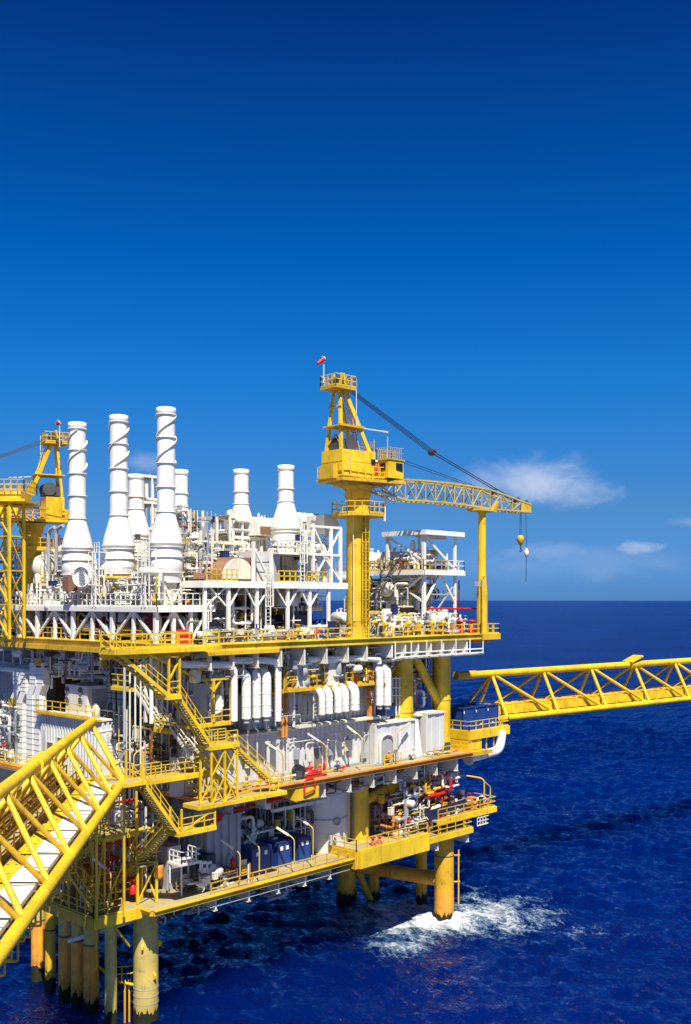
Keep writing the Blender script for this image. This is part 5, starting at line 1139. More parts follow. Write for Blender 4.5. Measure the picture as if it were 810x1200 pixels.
# ================================================================ exhaust stacks
def stack_big():
    c = V((4.5, 3.45, 33.4)); z = lambda v: 34 + (703 - v) * .0737 - c.z
    t = thing('exhaust_stack', 'white exhaust stack with spiral fins, rightmost and tallest looking of the front three', 'exhaust stack', c, 'tall spiral finned exhaust stacks')
    P = lambda r, v: (r, z(v))
    part('base_drum', MB().lathe(c, [P(1.34, 683), P(1.36, 671), P(1.42, 670), P(1.42, 654), P(1.38, 653.5), P(1.40, 640), P(1.42, 636)], 40), M['white'], t)
    part('cone', MB().lathe(c, [P(1.43, 636), P(1.30, 626), P(.88, 606), P(.80, 600)], 40), M['white'], t)
    part('chimney_pipe', MB().lathe(c, [P(.79, 600), P(.78, 478)], 36), M['white'], t)
    part('chimney_cap', MB().lathe(c, [P(.80, 485.5), P(.84, 485), P(.84, 478.2), P(.70, 477.6), P(.70, 484)], 36, caps=False), M['white'], t)
    for v in (600, 571, 543, 513, 486): part('ring_flange', MB().lathe(c, [P(.78, v + 1.0), P(.90, v + .9), P(.90, v - .3), P(.78, v - .4)], 36, caps=False), M['white_worn'], t)
    for v in (671, 653, 637, 641): part('ring_flange', MB().lathe(c, [P(1.40, v + .9), P(1.53, v + .8), P(1.53, v - .3), P(1.40, v - .4)], 40, caps=False), M['white_worn'], t)
    z0, z1 = z(541), z(488)
    for k in range(2):
        pts = []
        for i in range(49):
            f = i / 48; a = 2 * math.pi * (k / 2 + f * .92) - .4; pts.append((c.x + .87 * math.cos(a), c.y + .87 * math.sin(a), c.z + z0 + (z1 - z0) * f))
        m = MB(); vs = []; 
        for i, p in enumerate(pts):
            a = math.atan2(p[1] - c.y, p[0] - c.x)
            for rr in (.76, .93):
                for dz in (-.035, .035): vs.append((c.x + rr * math.cos(a), c.y + rr * math.sin(a), p[2] + dz))
        fs = []
        for i in range(len(pts) - 1):
            o = i * 4; fs += [(o, o + 4, o + 6, o + 2), (o + 1, o + 3, o + 7, o + 5), (o + 2, o + 6, o + 7, o + 3), (o, o + 1, o + 5, o + 4)]
        part('spiral_fin', m.add(vs, fs), M['cream'], t)
    for i in range(4):
        a = RAD(45 + 90 * i); d = V((math.cos(a), math.sin(a), 0)); a2 = RAD(135 + 90 * i); d2 = V((math.cos(a2), math.sin(a2), 0))
        part('leg', MB().beam(c + d * 1.25, c + d * 1.25 + V((0, 0, z(683))), .2), M['white'], t)
        part('leg_brace', MB().beam(c + d * 1.25 + V((0, 0, z(684))), c + (d + d2) * .62 + V((0, 0, .15)), .15).beam(c + d2 * 1.25 + V((0, 0, z(684))), c + (d + d2) * .62 + V((0, 0, .15)), .15), M['white'], t)
    part('bottom_duct', MB().lathe(c, [(.7, .1), (.9, .8), (1.0, z(683))], 20), M['white_worn'], t)
    return t
big = stack_big()
copy_tree(big, (3.75, 9.55, 33.4), 'white exhaust stack with spiral fins, middle one of the front three', RAD(50))
copy_tree(big, (3.15, 15.5, 33.4), 'white exhaust stack with spiral fins, leftmost of the front three, nearest the left crane', RAD(110))
def stack_small():
    c = V((20, 5.0, 35.7)); z = lambda v: 34 + (703 - v) * .084 - c.z; P = lambda r, v: (r, z(v))
    t = thing('exhaust_stack', 'plain white bottle shaped exhaust stack, rightmost one, beside the yellow crane', 'exhaust stack', c, 'plain bottle shaped exhaust stacks')
    part('base_drum', MB().lathe(c, [P(1.30, 648), P(1.42, 640), P(1.42, 619)], 36), M['white'], t)
    part('cone', MB().lathe(c, [P(1.47, 619), P(1.42, 614), P(.9, 594), P(.78, 588)], 36), M['white'], t)
    part('chimney_pipe', MB().lathe(c, [P(.77, 588), P(.77, 547)], 32), M['white'], t)
    part('chimney_cap', MB().lathe(c, [P(.78, 552), P(.83, 551.5), P(.83, 546), P(.7, 545.5), P(.7, 551)], 32, caps=False), M['white'], t)
    for v, r in ((588, .77), (573, .77), (620, 1.45), (624, 1.42), (640, 1.42)): part('ring_flange', MB().lathe(c, [P(r, v + 1), P(r + .1, v + .8), P(r + .1, v - .3), P(r, v - .4)], 36, caps=False), M['white_worn'], t)
    for i in range(4):
        a = RAD(30 + 90 * i); d = V((math.cos(a), math.sin(a), 0)); part('leg', MB().beam(c + d * 1.1, c + d * 1.1 + V((0, 0, z(648))), .2), M['white'], t)
    part('bottom_duct', MB().lathe(c, [(.9, .05), (1.0, z(648))], 20), M['white_worn'], t)
    return t
sm = stack_small()
copy_tree(sm, (20, 11.8, 35.9), 'plain white bottle shaped exhaust stack left of the one beside the yellow crane', RAD(40))
copy_tree(sm, (12, 11.5, 35.1), 'plain white bottle shaped exhaust stack half hidden behind the tallest spiral finned stack', RAD(20))
copy_tree(sm, (12, 18.9, 35.3), 'plain white bottle shaped exhaust stack behind the middle spiral finned stack', RAD(70))

# ---------------------------------------------------------------- mezzanine under the front stacks
MZ = 33.4
t = thing('stack_platform', 'white railed platform on braced columns carrying the front exhaust stacks', 'platform', (4.2, 9, T))
part('plate', MB().box(1.5, 7.4, .6, 24, MZ - .14, MZ), M['deck'], t)
part('edge_beam', MB().box(1.4, 7.5, .45, .6, MZ - .42, MZ + .03), M['white'], t); part('edge_beam', MB().box(1.35, 1.5, .45, 24, MZ - .42, MZ + .03), M['white'], t)
part('guard_rail', MB().rail([(1.45, 24, MZ), (1.45, .55, MZ), (7.4, .55, MZ)], 1.15, .75, r=.03), M['white'], t)
ys = (1.0, 4.2, 7.4, 10.6, 13.8, 17, 20.2, 23.4)
for i, y in enumerate(ys):
    part('column', MB().beam((1.7, y, T), (1.7, y, MZ - .4), .34 if i % 2 == 0 else .26), M['white'], t)
    part('column', MB().beam((7.0, y, T), (7.0, y, MZ - .4), .3), M['white_worn'], t)
for i in range(len(ys) - 1):
    y0, y1 = ys[i], ys[i + 1]; ym = (y0 + y1) / 2
    if i % 2 == 0: part('knee_brace', MB().beam((1.7, y0 + .1, T + .3), (1.7, y1 - .2, MZ - .5), .2), M['white'], t)
    else: part('knee_brace', MB().beam((1.7, y1 - .1, T + .3), (1.7, y0 + .3, MZ - .5), .2), M['white'], t)
for x in (3.4, 5.2): part('column', MB().beam((x, .9, T), (x, .9, MZ - .4), .28), M['white'], t)
for a, c in ((1.9, 3.2), (5.0, 3.6), (5.4, 6.8)): part('knee_brace', MB().beam((a, .9, T + .4), (c, .9, MZ - .5), .18), M['white'], t)
# caged ladders between the stacks
for i, (x, y, lab) in enumerate(((1.3, onx(168, 700, 1.3).y, 'white caged ladder tower between the right and middle finned stacks'), (1.3, onx(110, 700, 1.3).y, 'white caged ladder tower between the middle and left finned stacks'))):
    l = thing('caged_ladder', lab, 'ladder', (x, y, MZ)); part('ladder', MB().ladder((x, y, MZ), (x, y, 38.2), .5, (0, 1, 0), (-.55, 0, 0)), M['white'], l)
    b = MB()
    for px_ in (x + .3, x + 1.0):
        for py in (y - .4, y + .4): b.beam((px_, py, MZ), (px_, py, 38.3), .08)
    for z_ in (35.2, 36.7, 38.2):
        b.box(x + .25, x + 1.1, y - .45, y + .45, z_, z_ + .06); b.rail([(x + .3, y - .4, z_), (x + .3, y + .4, z_)], .9, .4, toe=False, r=.025)
    part('frame', b, M['white'], l)
solo('inspection_box', 'grey brown inspection box under the leftmost finned stack', 'box', MB().cbox(onx(82.5, 693, 1.2), 1.0, 1.0, 1.35), M['brown'])
t = thing('round_fan_housing', 'round white louvred housing beside the leftmost finned stack', 'housing', onx(98, 680, 1.4)); q = onx(98, 676, 1.3)
part('rim', MB().lathe(q, [(1.0, -.4), (1.0, .35), (.85, .4), (.85, .2)], 24, (-1, -.4, 0)), M['white'], t)
b = MB()
for k in range(7): z_ = q.z - .75 + k * .25; w_ = math.sqrt(max(.05, .72 - (z_ - q.z) ** 2)); b.beam(q + V((-.3, -w_ * .9, z_ - q.z)), q + V((-.3, w_ * .9, z_ - q.z)), .06, .12)
part('louvre', b, M['grey'], t)

# ---------------------------------------------------------------- white steel frame in the middle of the top deck
FZ = 35.6
t = thing('equipment_rack', 'white two storey steel frame in the middle of the top deck', 'frame', (13.5, 3, T))
cols = [6.0, 8.6, 11.85, 15.6, 18.4, 20.9, 22.4]
for x in cols[:6]:
    for y in (0, 6.5): part('column', MB().beam((x, y, T), (x, y, FZ - .3), .27 if y == 0 else .2), M['white'], t)
part('plate', MB().box(5.8, 23.2, -.1, 13, FZ - .1, FZ), M['deck'], t)
part('edge_beam', MB().box(5.8, 23.3, -.3, -.1, FZ - .55, FZ + .05), M['white'], t); part('edge_beam', MB().box(5.6, 5.8, -.3, 13, FZ - .55, FZ + .05), M['white'], t)
for a, c in ((6.2, 8.3), (8.3, 6.6), (12.0, 13.4), (15.4, 14.2), (15.8, 17.0), (18.2, 17.2), (18.6, 19.8), (8.8, 9.9), (11.6, 10.6)):
    part('knee_brace', MB().beam((a, .02, FZ - 2.1), (c, .02, FZ - .5), .13), M['white'], t)
part('guard_rail', MB().rail([(6, -.2, FZ), (9.4, -.2, FZ)], 1.05, .6), M['yellow'], t); part('guard_rail', MB().rail([(14.3, -.2, FZ), (20.6, -.2, FZ)], 1.05, .7, r=.05), M['yellow'], t)
for x, zt in ((11.5, 39.2), (13.6, 38.5), (18.9, 41.2), (21.3, 40.9), (22.6, 40.9)): part('column', MB().beam((x, .05, FZ), (x, .05, zt), .26), M['white'], t)
for a, c in (((11.6, FZ + 3.0), (13.4, FZ + .2)), ((19.0, FZ + .3), (22.5, 40.6)), ((18.9, 41), (21.2, FZ + 1.8)), ((22.6, FZ + .2), (20, 38.4))): part('cross_brace', MB().beam((a[0], .05, a[1]), (c[0], .05, c[1]), .15), M['white'], t)
for z_, x0, x1 in ((38.3, 14.5, 22.7), (40.95, 18.5, 22.7)): part('upper_beam', MB().beam((x0, .05, z_), (x1, .05, z_), .22), M['white'], t)
part('upper_floor', MB().box(14.5, 22.8, .2, 8, 38.2, 38.4), M['white_worn'], t)
part('guard_rail', MB().rail([(14.5, .1, 38.4), (18.6, .1, 38.4)], 1.0, .6, toe=False), M['white'], t)
l = thing('caged_ladder', 'white caged ladder hanging in the middle of the white frame', 'ladder', (12.9, -.3, 31)); part('ladder', MB().ladder((12.9, -.35, 31.5), (12.9, -.35, 37.2), .55, (1, 0, 0), (0, -.6, 0)), M['white'], l)
# under the frame
for i, (u0, u1, lab) in enumerate(((238, 252, 'cream tent shaped cover left of the frame centre on the top deck'), (262, 281, 'cream tapered cover right of the tent shaped one on the top deck'))):
    a, c = ony(u0, 748, 2.0), ony(u1, 748, 2.0)
    pr = [(a.x, T), (c.x, T), (c.x - .1, T + 2.6), ((a.x + c.x) / 2 + .2, T + 3.4), (a.x + .2, T + 2.4)] if i == 0 else [(a.x, T), (c.x, T), (c.x - .9, T + 4.0), (a.x + .5, T + 4.0)]
    solo('tapered_cover', lab, 'cover', MB().prism([(p, 2.0, q) for p, q in pr], (0, 2.2, 0)), M['cream'])
solo('louvre_box', 'dark brown louvre box behind the white frame columns', 'box', MB().box(10.0, 11.6, 3.2, 5, T + 2.5, T + 4.6), M['brown'])
solo('grey_cabinet', 'large grey cabinet standing behind the white frame', 'cabinet', MB().box(9.6, 12.6, 5.2, 8, T + .02, T + 3.8), M['grey'])
t = thing('round_drum', 'silver round drum hung under the white frame floor', 'vessel', (17.6, 3, 33.0)); part('shell', MB().lathe((17.4, 2.6, 33.4), [(1.5, 0), (1.5, 1.5), (1.2, 1.7)], 28), M['silver'], t); part('neck', MB().lathe((17.4, 2.6, 32.7), [(.5, 0), (.9, .4), (1.4, .7)], 24), M['dark'], t)
for i, (x0, x1, z1, m_) in enumerate(((17.4, 20.4, 2.3, 'navy'), (20.6, 22.8, 1.5, 'blue'), (15.9, 17.2, 1.1, 'orange'))):
    y = 1.6 - i * .5; t = thing('machine', ['dark navy engine block under the white frame', 'bright blue pump block at the railing left of the crane', 'orange box at the railing under the white frame'][i], 'machine', ((x0 + x1) / 2, y, T))
    part('housing', MB().box(x0, x1, y, y + 2, T + .15, T + z1), M[m_], t); part('skid_base', MB().box(x0 - .1, x1 + .1, y - .1, y + 2.1, T + .005, T + .15), M['dark'], t)
    if i < 2:
        b = MB(); 
        for k in range(4): xx = x0 + (x1 - x0) * (k + .5) / 4; b.tube((xx, y + .4, T + z1), (xx, y + .4, T + z1 + .35), .16, 10)
        part('cylinder_head', b, M['dark'] if i == 0 else M['blue'], t)
# on the frame floor
t = thing('barrel_hood', 'brown copper barrel vaulted hood on the white frame', 'hood', (9.6, 1, FZ))
x0, x1 = ony(263, 680, .6).x, ony(298, 680, .6).x; r_ = 1.75
arc = [(math.cos(a) * r_, math.sin(a) * r_) for a in [math.pi * k / 14 for k in range(15)]]
part('vault', MB().prism([(x1 - 1.75 + p, .6, FZ + .25 + q * 1.05) for p, q in arc], (0, 2.6, 0)), M['cream'], t)
part('vault_skin', MB().prism([(x1 - 1.75 + p * 1.04, .9, FZ + .27 + q * 1.1) for p, q in arc], (-1.2, 2.4, 0)), M['brown'], t)
part('end_wall', MB().box(x1 - .02, x1 + .14, .5, 3.3, FZ + .02, FZ + 2.2), M['brown'], t); part('sill', MB().box(x1 - 3.4, x1 + .1, .45, 3.2, FZ + .01, FZ + .22), M['dark'], t)
t = thing('grey_module', 'pale grey panelled box with a darker right side on the white frame', 'module', (13.4, 1, FZ))
x0, x1 = ony(301, 680, .7).x, ony(330, 680, .7).x
part('front_panel', MB().box(x0, x0 + 1.5, .7, 3.5, FZ + .02, FZ + 2.8), M['wall'], t); part('side_panel', MB().box(x0 + 1.5, x1, .9, 3.5, FZ + .02, FZ + 2.7), M['grey'], t)
part('panel_seam', MB().box(x0 - .01, x0 + 1.5, .67, .7, FZ + .9, FZ + .96).box(x0 - .01, x0 + 1.5, .67, .7, FZ + 1.8, FZ + 1.86), M['dark'], t)
# inlet filter hoods
def hood(label, u0, u1, v0, v1, y, d):
    a, c = ony(u0, v1, y), ony(u1, v1, y); zt = ony(u0, v0, y).z; h = zt - a.z
    t = thing('intake_hood', label, 'hood', ((a.x + c.x) / 2, y, a.z)); L_ = c.x - a.x
    pr = [(0, 0), (d, 0), (d, h * .7), (d * .75, h), (d * .3, h), (0, h * .62)]
    part('body', MB().prism([(a.x, y + p, a.z + q) for p, q in pr], (L_, 0, 0)), M['white'], t)
    b = MB()
    for k in range(4): xx = a.x + L_ * (k + .5) / 4; b.prism([(xx, y + p * 1.02 - .04, a.z + q * 1.02) for p, q in pr], (.08, 0, 0))
    part('rib', b, M['white_worn'], t); part('louvre', MB().box(a.x + .2, c.x - .1, y - .05, y, a.z + .1, a.z + h * .5), M['brown'], t)
    return t
hood('white ribbed intake hood between the two right bottle stacks', 303, 322, 606, 627, 7.5, 2.2)
hood('long white ribbed intake hood right of the rightmost bottle stack', 353, 381, 600, 622, 6, 2.4)
solo('faceted_duct', 'faceted white duct end pointing at the crane column', 'duct', MB().prism([ony(380, 603, 3), ony(391, 603, 3), ony(397.5, 613, 3), ony(393, 626, 3), ony(381, 626, 3)], (0, 2.6, 0)), M['white'])
t = thing('hood_tower', 'white braced tower holding up the intake hoods left of the crane', 'tower', (22, 6, FZ)); 
for u in (345, 358, 372, 388): 
    for y in (4.5, 8.5): part('leg', MB().beam(ony(u, 682, 4.5) + V((0, y - 4.5, 0)), ony(u, 622, 4.5) + V((0, y - 4.5, 0)), .2), M['white'], t)
for v in (622, 640, 656): part('tie_beam', MB().beam(ony(345, v, 4.5), ony(388, v, 4.5), .18), M['white'], t)
for (u0, v0, u1, v1) in ((345, 640, 358, 623), (358, 656, 372, 640), (372, 640, 388, 623), (388, 656, 372, 675), (345, 656, 358, 675)): part('cross_brace', MB().beam(ony(u0, v0, 4.5), ony(u1, v1, 4.5), .13), M['white'], t)
part('guard_rail', MB().rail([ony(345, 640, 4.4), ony(388, 640, 4.4)], 1.0, .8, toe=False), M['white'], t)
b = MB().path([ony(365, 682, 1), ony(365, 648, 1), ony(369, 640, 1), ony(378, 640, 1), ony(380, 650, 1), ony(380, 682, 1)], .33, 12, .9); solo('white_pipe', 'fat white pipe arching up on the right of the white frame', 'pipe', b, M['white'])
# pale plant block and pipe racks behind the finned stacks
solo('plant_block', 'cream plant block behind the tallest finned stack', 'module', MB().corr((9.2, 8), (15.5, 8), 33.5, 38.6, .08, 1.6, (0, -1)).box(9.2, 15.5, 8.1, 15, 33.5, 38.6), M['cream'])
solo('plant_block', 'dark plant block low behind the white frame on the top deck', 'module', MB().box(9, 30, 14, 26, T + .01, 34.2), M['under'])
solo('plant_block', 'pale block far left behind the finned stacks', 'module', MB().box(8, 16, 19.5, 28, T + .01, 36.2), M['white_worn'])
def rack(name, label, x0, x1, y0, y1, z0, z1, nx, lv, mat='white', rl='yellow', seed=1, pipes=8):
    r = random.Random(seed); t = thing(name, label, 'pipe rack', ((x0 + x1) / 2, (y0 + y1) / 2, z0))
    for i in range(nx + 1):
        x = x0 + (x1 - x0) * i / nx
        for y in (y0, y1): part('column', MB().beam((x, y, z0), (x, y, z1), .18), M[mat], t)
    for k in range(lv):
        z = z0 + (z1 - z0) * (k + 1) / lv
        for y in (y0, y1): part('beam', MB().beam((x0, y, z), (x1, y, z), .2, .26), M[mat], t)
        if rl: part('guard_rail', MB().rail([(x0, y0 - .1, z), (x1, y0 - .1, z)], 1.0, 1.0), M[rl], t)
        part('plate', MB().box(x0, x1, y0, y1, z + .13, z + .19), M['deck'], t)
    for i in range(pipes):
        z = z0 + (z1 - z0) * r.random(); y = y0 - .15 + r.random() * .5; rr = r.choice((.08, .12, .17, .22)); m = r.choice(('white', 'cream', 'white_worn', 'silver', 'grey'))
        xa = x0 + (x1 - x0) * r.random() * .5; xb = xa + (x1 - x0) * r.uniform(.25, .5); dz = r.uniform(.6, 2.2) * r.choice((-1, 1))
        part('pipe', MB().path([(xa, y, max(z0, z - dz)), (xa, y, z), (xb, y, z), (xb, y, min(z1, z + dz))], rr, 8, .4), M[m], t)
    for i in range(pipes):
        x = x0 + (x1 - x0) * r.random(); rr = r.choice((.07, .1, .14)); zt = z0 + (z1 - z0) * r.uniform(.6, 1.15)
        part('pipe', MB().path([(x, y0 - .1 + r.random() * .4, z0), (x, y0 + .2, zt)], rr, 8), M[r.choice(('white', 'cream', 'white_worn', 'grey'))], t)
    return t
rack('pipe_rack', 'crowded pipe rack between the tallest finned stack and the left bottle stacks', 9.5, 16, 6.6, 8, 35.6, 39.4, 5, 2, 'white_worn', None, 3, 14)
rack('pipe_rack', 'low pipe rack on the deck behind the finned stack columns', 7.2, 9.4, 5.5, 24, T, 34.5, 2, 1, 'white_worn', None, 9, 10)
rack('pipe_rack', 'tall white scaffold rack seen between the middle and tallest finned stacks', 15, 18.5, 22, 25, 36, 47.2, 3, 4, seed=7, pipes=10, rl=None)
rack('pipe_rack', 'pipe rack between the two right bottle stacks', 16.2, 22.5, 9, 11, 38.2, 42.2, 4, 2, seed=12, pipes=12, rl=None)
rack('pipe_rack', 'dark pipe rack skyline left of the right bottle stacks', 17, 26, 20, 22, 37, 43.0, 6, 2, 'grey', None, 21, 12)
# things standing at deck level behind the yellow railing
rnd = random.Random(8)
runs = []
for i in range(34):
    x = 2.2 + rnd.random() * 20; y = 2.2 + rnd.uniform(0, 2.5) if x > 6 else rnd.uniform(2, 22)
    if x < 6: x = 2.4 + rnd.random() * 3.6
    h = rnd.uniform(.8, 2.6); dx = rnd.uniform(-1.6, 1.6)
    runs.append(([(x, y, T), (x, y, T + h), (x + dx, y + .3, T + h), (x + dx, y + .3, T)], rnd.choice((.08, .12, .16, .2)), rnd.choice(('white', 'cream', 'white_worn', 'silver', 'grey', 'yellow_worn', 'dark')), .35))
bundle('process_pipes', 'jumble of low pipes behind the top deck railing', runs)
for i, (u, v, m_, lab) in enumerate(((197, 745, 'red', 'bright red pump housing below the tallest finned stack'), (214, 747, 'red', 'second bright red pump housing nearer the white frame'), (70, 742, 'maroon', 'dark red tank under the leftmost finned stack'), (122, 735, 'maroon', 'tall maroon panel under the middle finned stack'), (178, 733, 'maroon', 'maroon panel under the tallest finned stack'))):
    p = onx(u, v, 3.0 if i > 1 else 4.4); p.z = T + .02
    if i < 2: b = MB().lathe(p + V((0, 0, .65)), [(.02, -.9), (.5, -.8), (.55, .3), (.3, .4), (.3, .8), (.02, .85)], 16, (.8, -.6, 0)).cbox(p, 1.5, .7, .25, -.6)
    else: b = MB().cbox(p, .9, 1.2, (1.5, 2.4, 2.7)[i - 2]).cbox(p + V((0, 0, (1.5, 2.4, 2.7)[i - 2])), 1.1, 1.4, .1)
    solo('red_pump' if i < 2 else 'maroon_tank', lab, 'pump' if i < 2 else 'tank', b, M[m_])
for i, (x, y) in enumerate(((4.5, 5.2), (4.5, 11.2), (4.2, 17.0), (9.6, 3.2))):
    solo('turbine_casing', ['grey turbine casing in shade under the tallest finned stack', 'grey turbine casing in shade under the middle finned stack', 'grey turbine casing in shade under the leftmost finned stack', 'grey casing in shade at the left column of the white frame'][i], 'machine',
         MB().lathe((x, y, T + 1.4), [(.02, -1.9), (.9, -1.7), (1.1, -.6), (1.1, .8), (.8, 1.3), (.8, 1.9), (.02, 1.9)], 20, (.25, 1, 0)).cbox((x, y, T + .01), 1.6, 3.2, .4), M['grey'] if i % 2 else M['dark'])

# ---------------------------------------------------------------- left end of the top deck
t = thing('portal_frame', 'white portal frame with rounded corner at the left edge of the top deck', 'frame', onx(28, 748, 2.0)); a = onx(28.5, 752, 2.2); zt = onx(28, 696, 2.2).z
part('portal', MB().path([(2.2, a.y, T), (2.2, a.y, zt), (2.2, a.y + 9, zt + .1)], .28, 12, .7), M['white'], t)
part('column', MB().beam((2.2, a.y + 4.2, T), (2.2, a.y + 4.2, zt), .26), M['white'], t); part('cross_brace', MB().beam((2.2, a.y + .3, T + 2.6), (2.2, a.y + 4.0, zt - .4), .16).beam((2.2, a.y + 4.3, zt - .4), (2.2, a.y + 8, T + 1.5), .16), M['white'], t)
part('tie_beam', MB().beam((2.2, a.y, T + 2.6), (2.2, a.y + 9, T + 2.6), .16), M['white'], t)
for i, (u, v, r_, L_) in enumerate(((36, 662, 1.25, 2.2), (52, 664, 1.15, 2.0))):
    q = onx(u, v, 4.5); hvessel('round_tank', ['cream round ended vessel beside the left lattice tower', 'cream round ended vessel left of the leftmost finned stack'][i], q, r_, L_, (-.6, -.8, 0), 'cream', z0=33.5)
q = onx(47, 640, 4.5); hvessel('white_vessel', 'long white vessel lying high behind the left crane foot', q + V((2, 2, 0)), 1.0, 3.5, (.7, -.7, 0), 'white', z0=34)
t = thing('left_platform', 'white railed upper platform at the left end of the top deck', 'platform', (3.2, 24, T))
part('plate', MB().box(2.0, 8, 20.5, 33, 33.3, 33.42), M['deck'], t); part('edge_beam', MB().box(1.9, 2.0, 20.5, 33, 33.0, 33.45), M['white'], t); part('guard_rail', MB().rail([(2.0, 20.4, 33.42), (2.0, 33, 33.42)], 1.1, .9), M['white'], t)
for y in (21, 25, 29): part('column', MB().beam((2.2, y, T), (2.2, y, 33.2), .22), M['white'], t)
solo('cable_bundle', 'pile of folded cream covers on the left upper platform', 'covers', MB().cbox((3.0, 19.2, 33.42), 1.4, 1.6, 1.4, .3).cbox((3.1, 19.2, 34.84), 1.0, 1.1, .5, .1), M['cream'])
b = MB().path([onx(57, 680, 3.5), onx(57, 622, 3.5), onx(64, 618, 3.5)], .2, 8, .5); solo('dark_pipe', 'dark upright vent pipe left of the leftmost finned stack', 'pipe', b, M['grey'])
b = MB().path([onx(66, 690, 3.0), onx(66, 620, 3.0), onx(74, 616, 3.0)], .18, 8, .5); solo('dark_pipe', 'dark upright vent pipe touching the leftmost finned stack', 'pipe', b, M['grey'])
rack('pipe_rack', 'crowded white pipe rack at the left edge below the lattice tower', 3.0, 6.5, 22, 24, T, 35.5, 3, 2, 'white', 'yellow', 31, 12)
runs = []
for i in range(26):
    y = 17 + rnd.random() * 16; x = 3 + rnd.random() * 2; h = rnd.uniform(1, 4.5)
    runs.append(([(x, y, T), (x, y, T + h), (x, y - rnd.uniform(.5, 2.5), T + h), (x, y - 2.6, T + h * .4)], rnd.choice((.1, .16, .22, .3)), rnd.choice(('white', 'cream', 'white_worn', 'silver', 'cream')), .5))
bundle('process_pipes', 'twisted cream and silver pipes at the left end of the top deck', runs)

# ---------------------------------------------------------------- white process module at the right end
t = thing('process_module', 'white open steel frame with a flat canopy at the right end of the top deck', 'frame', (37, 3, T))
RX0, RX1, RY1, RZ, PZ = 35.3, 40.6, 5.2, 41.2, 37.1
for x, y, w_, z1 in ((RX0, .1, .34, RZ), (RX1, .1, .26, RZ), (RX0, RY1, .32, RZ), (RX1, RY1, .22, RZ), (RX0, 11.0, .28, PZ), (RX1, 11.0, .22, PZ)):
    part('column', MB().beam((x, y, T), (x, y, z1), w_), M['white'], t)
part('canopy', MB().box(RX0 - .4, RX1 + 1.0, -.5, RY1 + .5, RZ, RZ + .12), M['white'], t); part('canopy_beam', MB().box(RX0 - .35, RX1 + .95, -.55, -.35, RZ - .3, RZ + .2).box(RX0 - .45, RX0 - .25, -.5, RY1 + .5, RZ - .3, RZ + .2), M['white'], t)
part('crane_beam', MB().beam((RX0 + 1, 1.8, RZ - .3), (RX1 + .3, 1.8, RZ - .3), .6, .4), M['cream'], t)
part('plate', MB().box(RX0 - .6, RX1 + 1.0, -.3, 12.5, PZ - .12, PZ), M['deck'], t); part('edge_beam', MB().box(RX0 - .7, RX1 + 1.1, -.5, -.3, PZ - .45, PZ + .05).box(RX0 - .8, RX0 - .6, -.5, 12.5, PZ - .45, PZ + .05), M['white'], t)
part('guard_rail', MB().rail([(RX1 - 1.8, -.4, PZ), (RX1 + 1.0, -.4, PZ), (RX1 + 1.0, 6, PZ)], 1.15, .8), M['white'], t); part('guard_rail', MB().rail([(RX0 - .7, 12.5, PZ), (RX0 - .7, -.4, PZ), (RX1 - 1.9, -.4, PZ)], 1.15, 1.0), M['yellow_worn'], t)
for a, c in (((RX0, RZ - .3), (RX1, PZ + .2)), ((RX0, T + 3.2), (RX0 + 2.6, PZ - .4)), ((RX1, T + 3.4), (RX1 - 2.4, PZ - .4))): part('cross_brace', MB().beam((a[0], .12, a[1]), (c[0], .12, c[1]), .2), M['white'], t)
for a, c in (((RY1, T + 3.0), (.2, PZ - .4)), ((RY1, PZ - .5), (.2, T + 3.5)), ((11, PZ - .5), (RY1, T + 4)), ((.1, PZ + 1.0), (RY1, RZ - .3)), ((RY1, PZ - .4), (8.5, T + 3.5))): part('cross_brace', MB().beam((RX0, a[0], a[1]), (RX0, c[0], c[1]), .2), M['white'], t)
part('tie_beam', MB().beam((RX1 - 4, .1, 34.6), (RX1, .1, 34.6), .14), M['grey'], t); part('cross_brace', MB().beam((RX0 + .8, .12, 31.6), (RX1 - .4, .12, 35.4), .13), M['grey'], t)
for i, (dx, y) in enumerate(((.6, 9.6), (.6, 6.2), (.8, 2.6))):
    hvessel('cooler_vessel', ['left white vessel on the upper floor of the right frame', 'middle white vessel on the upper floor of the right frame', 'right white vessel beneath the canopy of the right frame'][i], (RX0 + 1.6 + dx, y, PZ + 1.5), .78 + .1 * (i == 2), 2.6, (1, -.35, 0), 'white', z0=PZ)
for i, (y, z) in enumerate(((9.2, 34.9), (4.6, 35.2), (1.9, 32.0), (6.8, 31.9), (10.4, 32.0))):
    hvessel('process_vessel', ['cream vessel in the middle storey of the right frame, left side', 'cream vessel in the middle storey of the right frame, near the corner column', 'white vessel at deck level near the corner column of the right frame', 'white vessel at deck level in the middle of the right frame', 'white vessel at deck level beside the yellow crane column'][i], (RX0 + .6 + (i > 1) * -1.6, y if i < 2 else y + 1, z), .85 if i < 2 else .62, 2.8, (1, -.25, 0) if i < 2 else (.35, 1, 0), 'cream' if i < 2 else 'white', z0=z - 1.4)
for i in range(3):
    b = MB(); y = (9.6, 6.2, 2.6)[i]
    b.path([(RX0 + 1.4, y, PZ + 2.2), (RX0 + 1.4, y, PZ + 3.2), (RX0 + .6, y - .4, PZ + 3.2), (RX0 + .2, y - .4, PZ + 1)], .17, 8, .45); solo('overhead_pipe', ['white looped pipe over the left upper vessel', 'white looped pipe over the middle upper vessel', 'white looped pipe over the right upper vessel'][i], 'pipe', b, M['white'])
runs = []
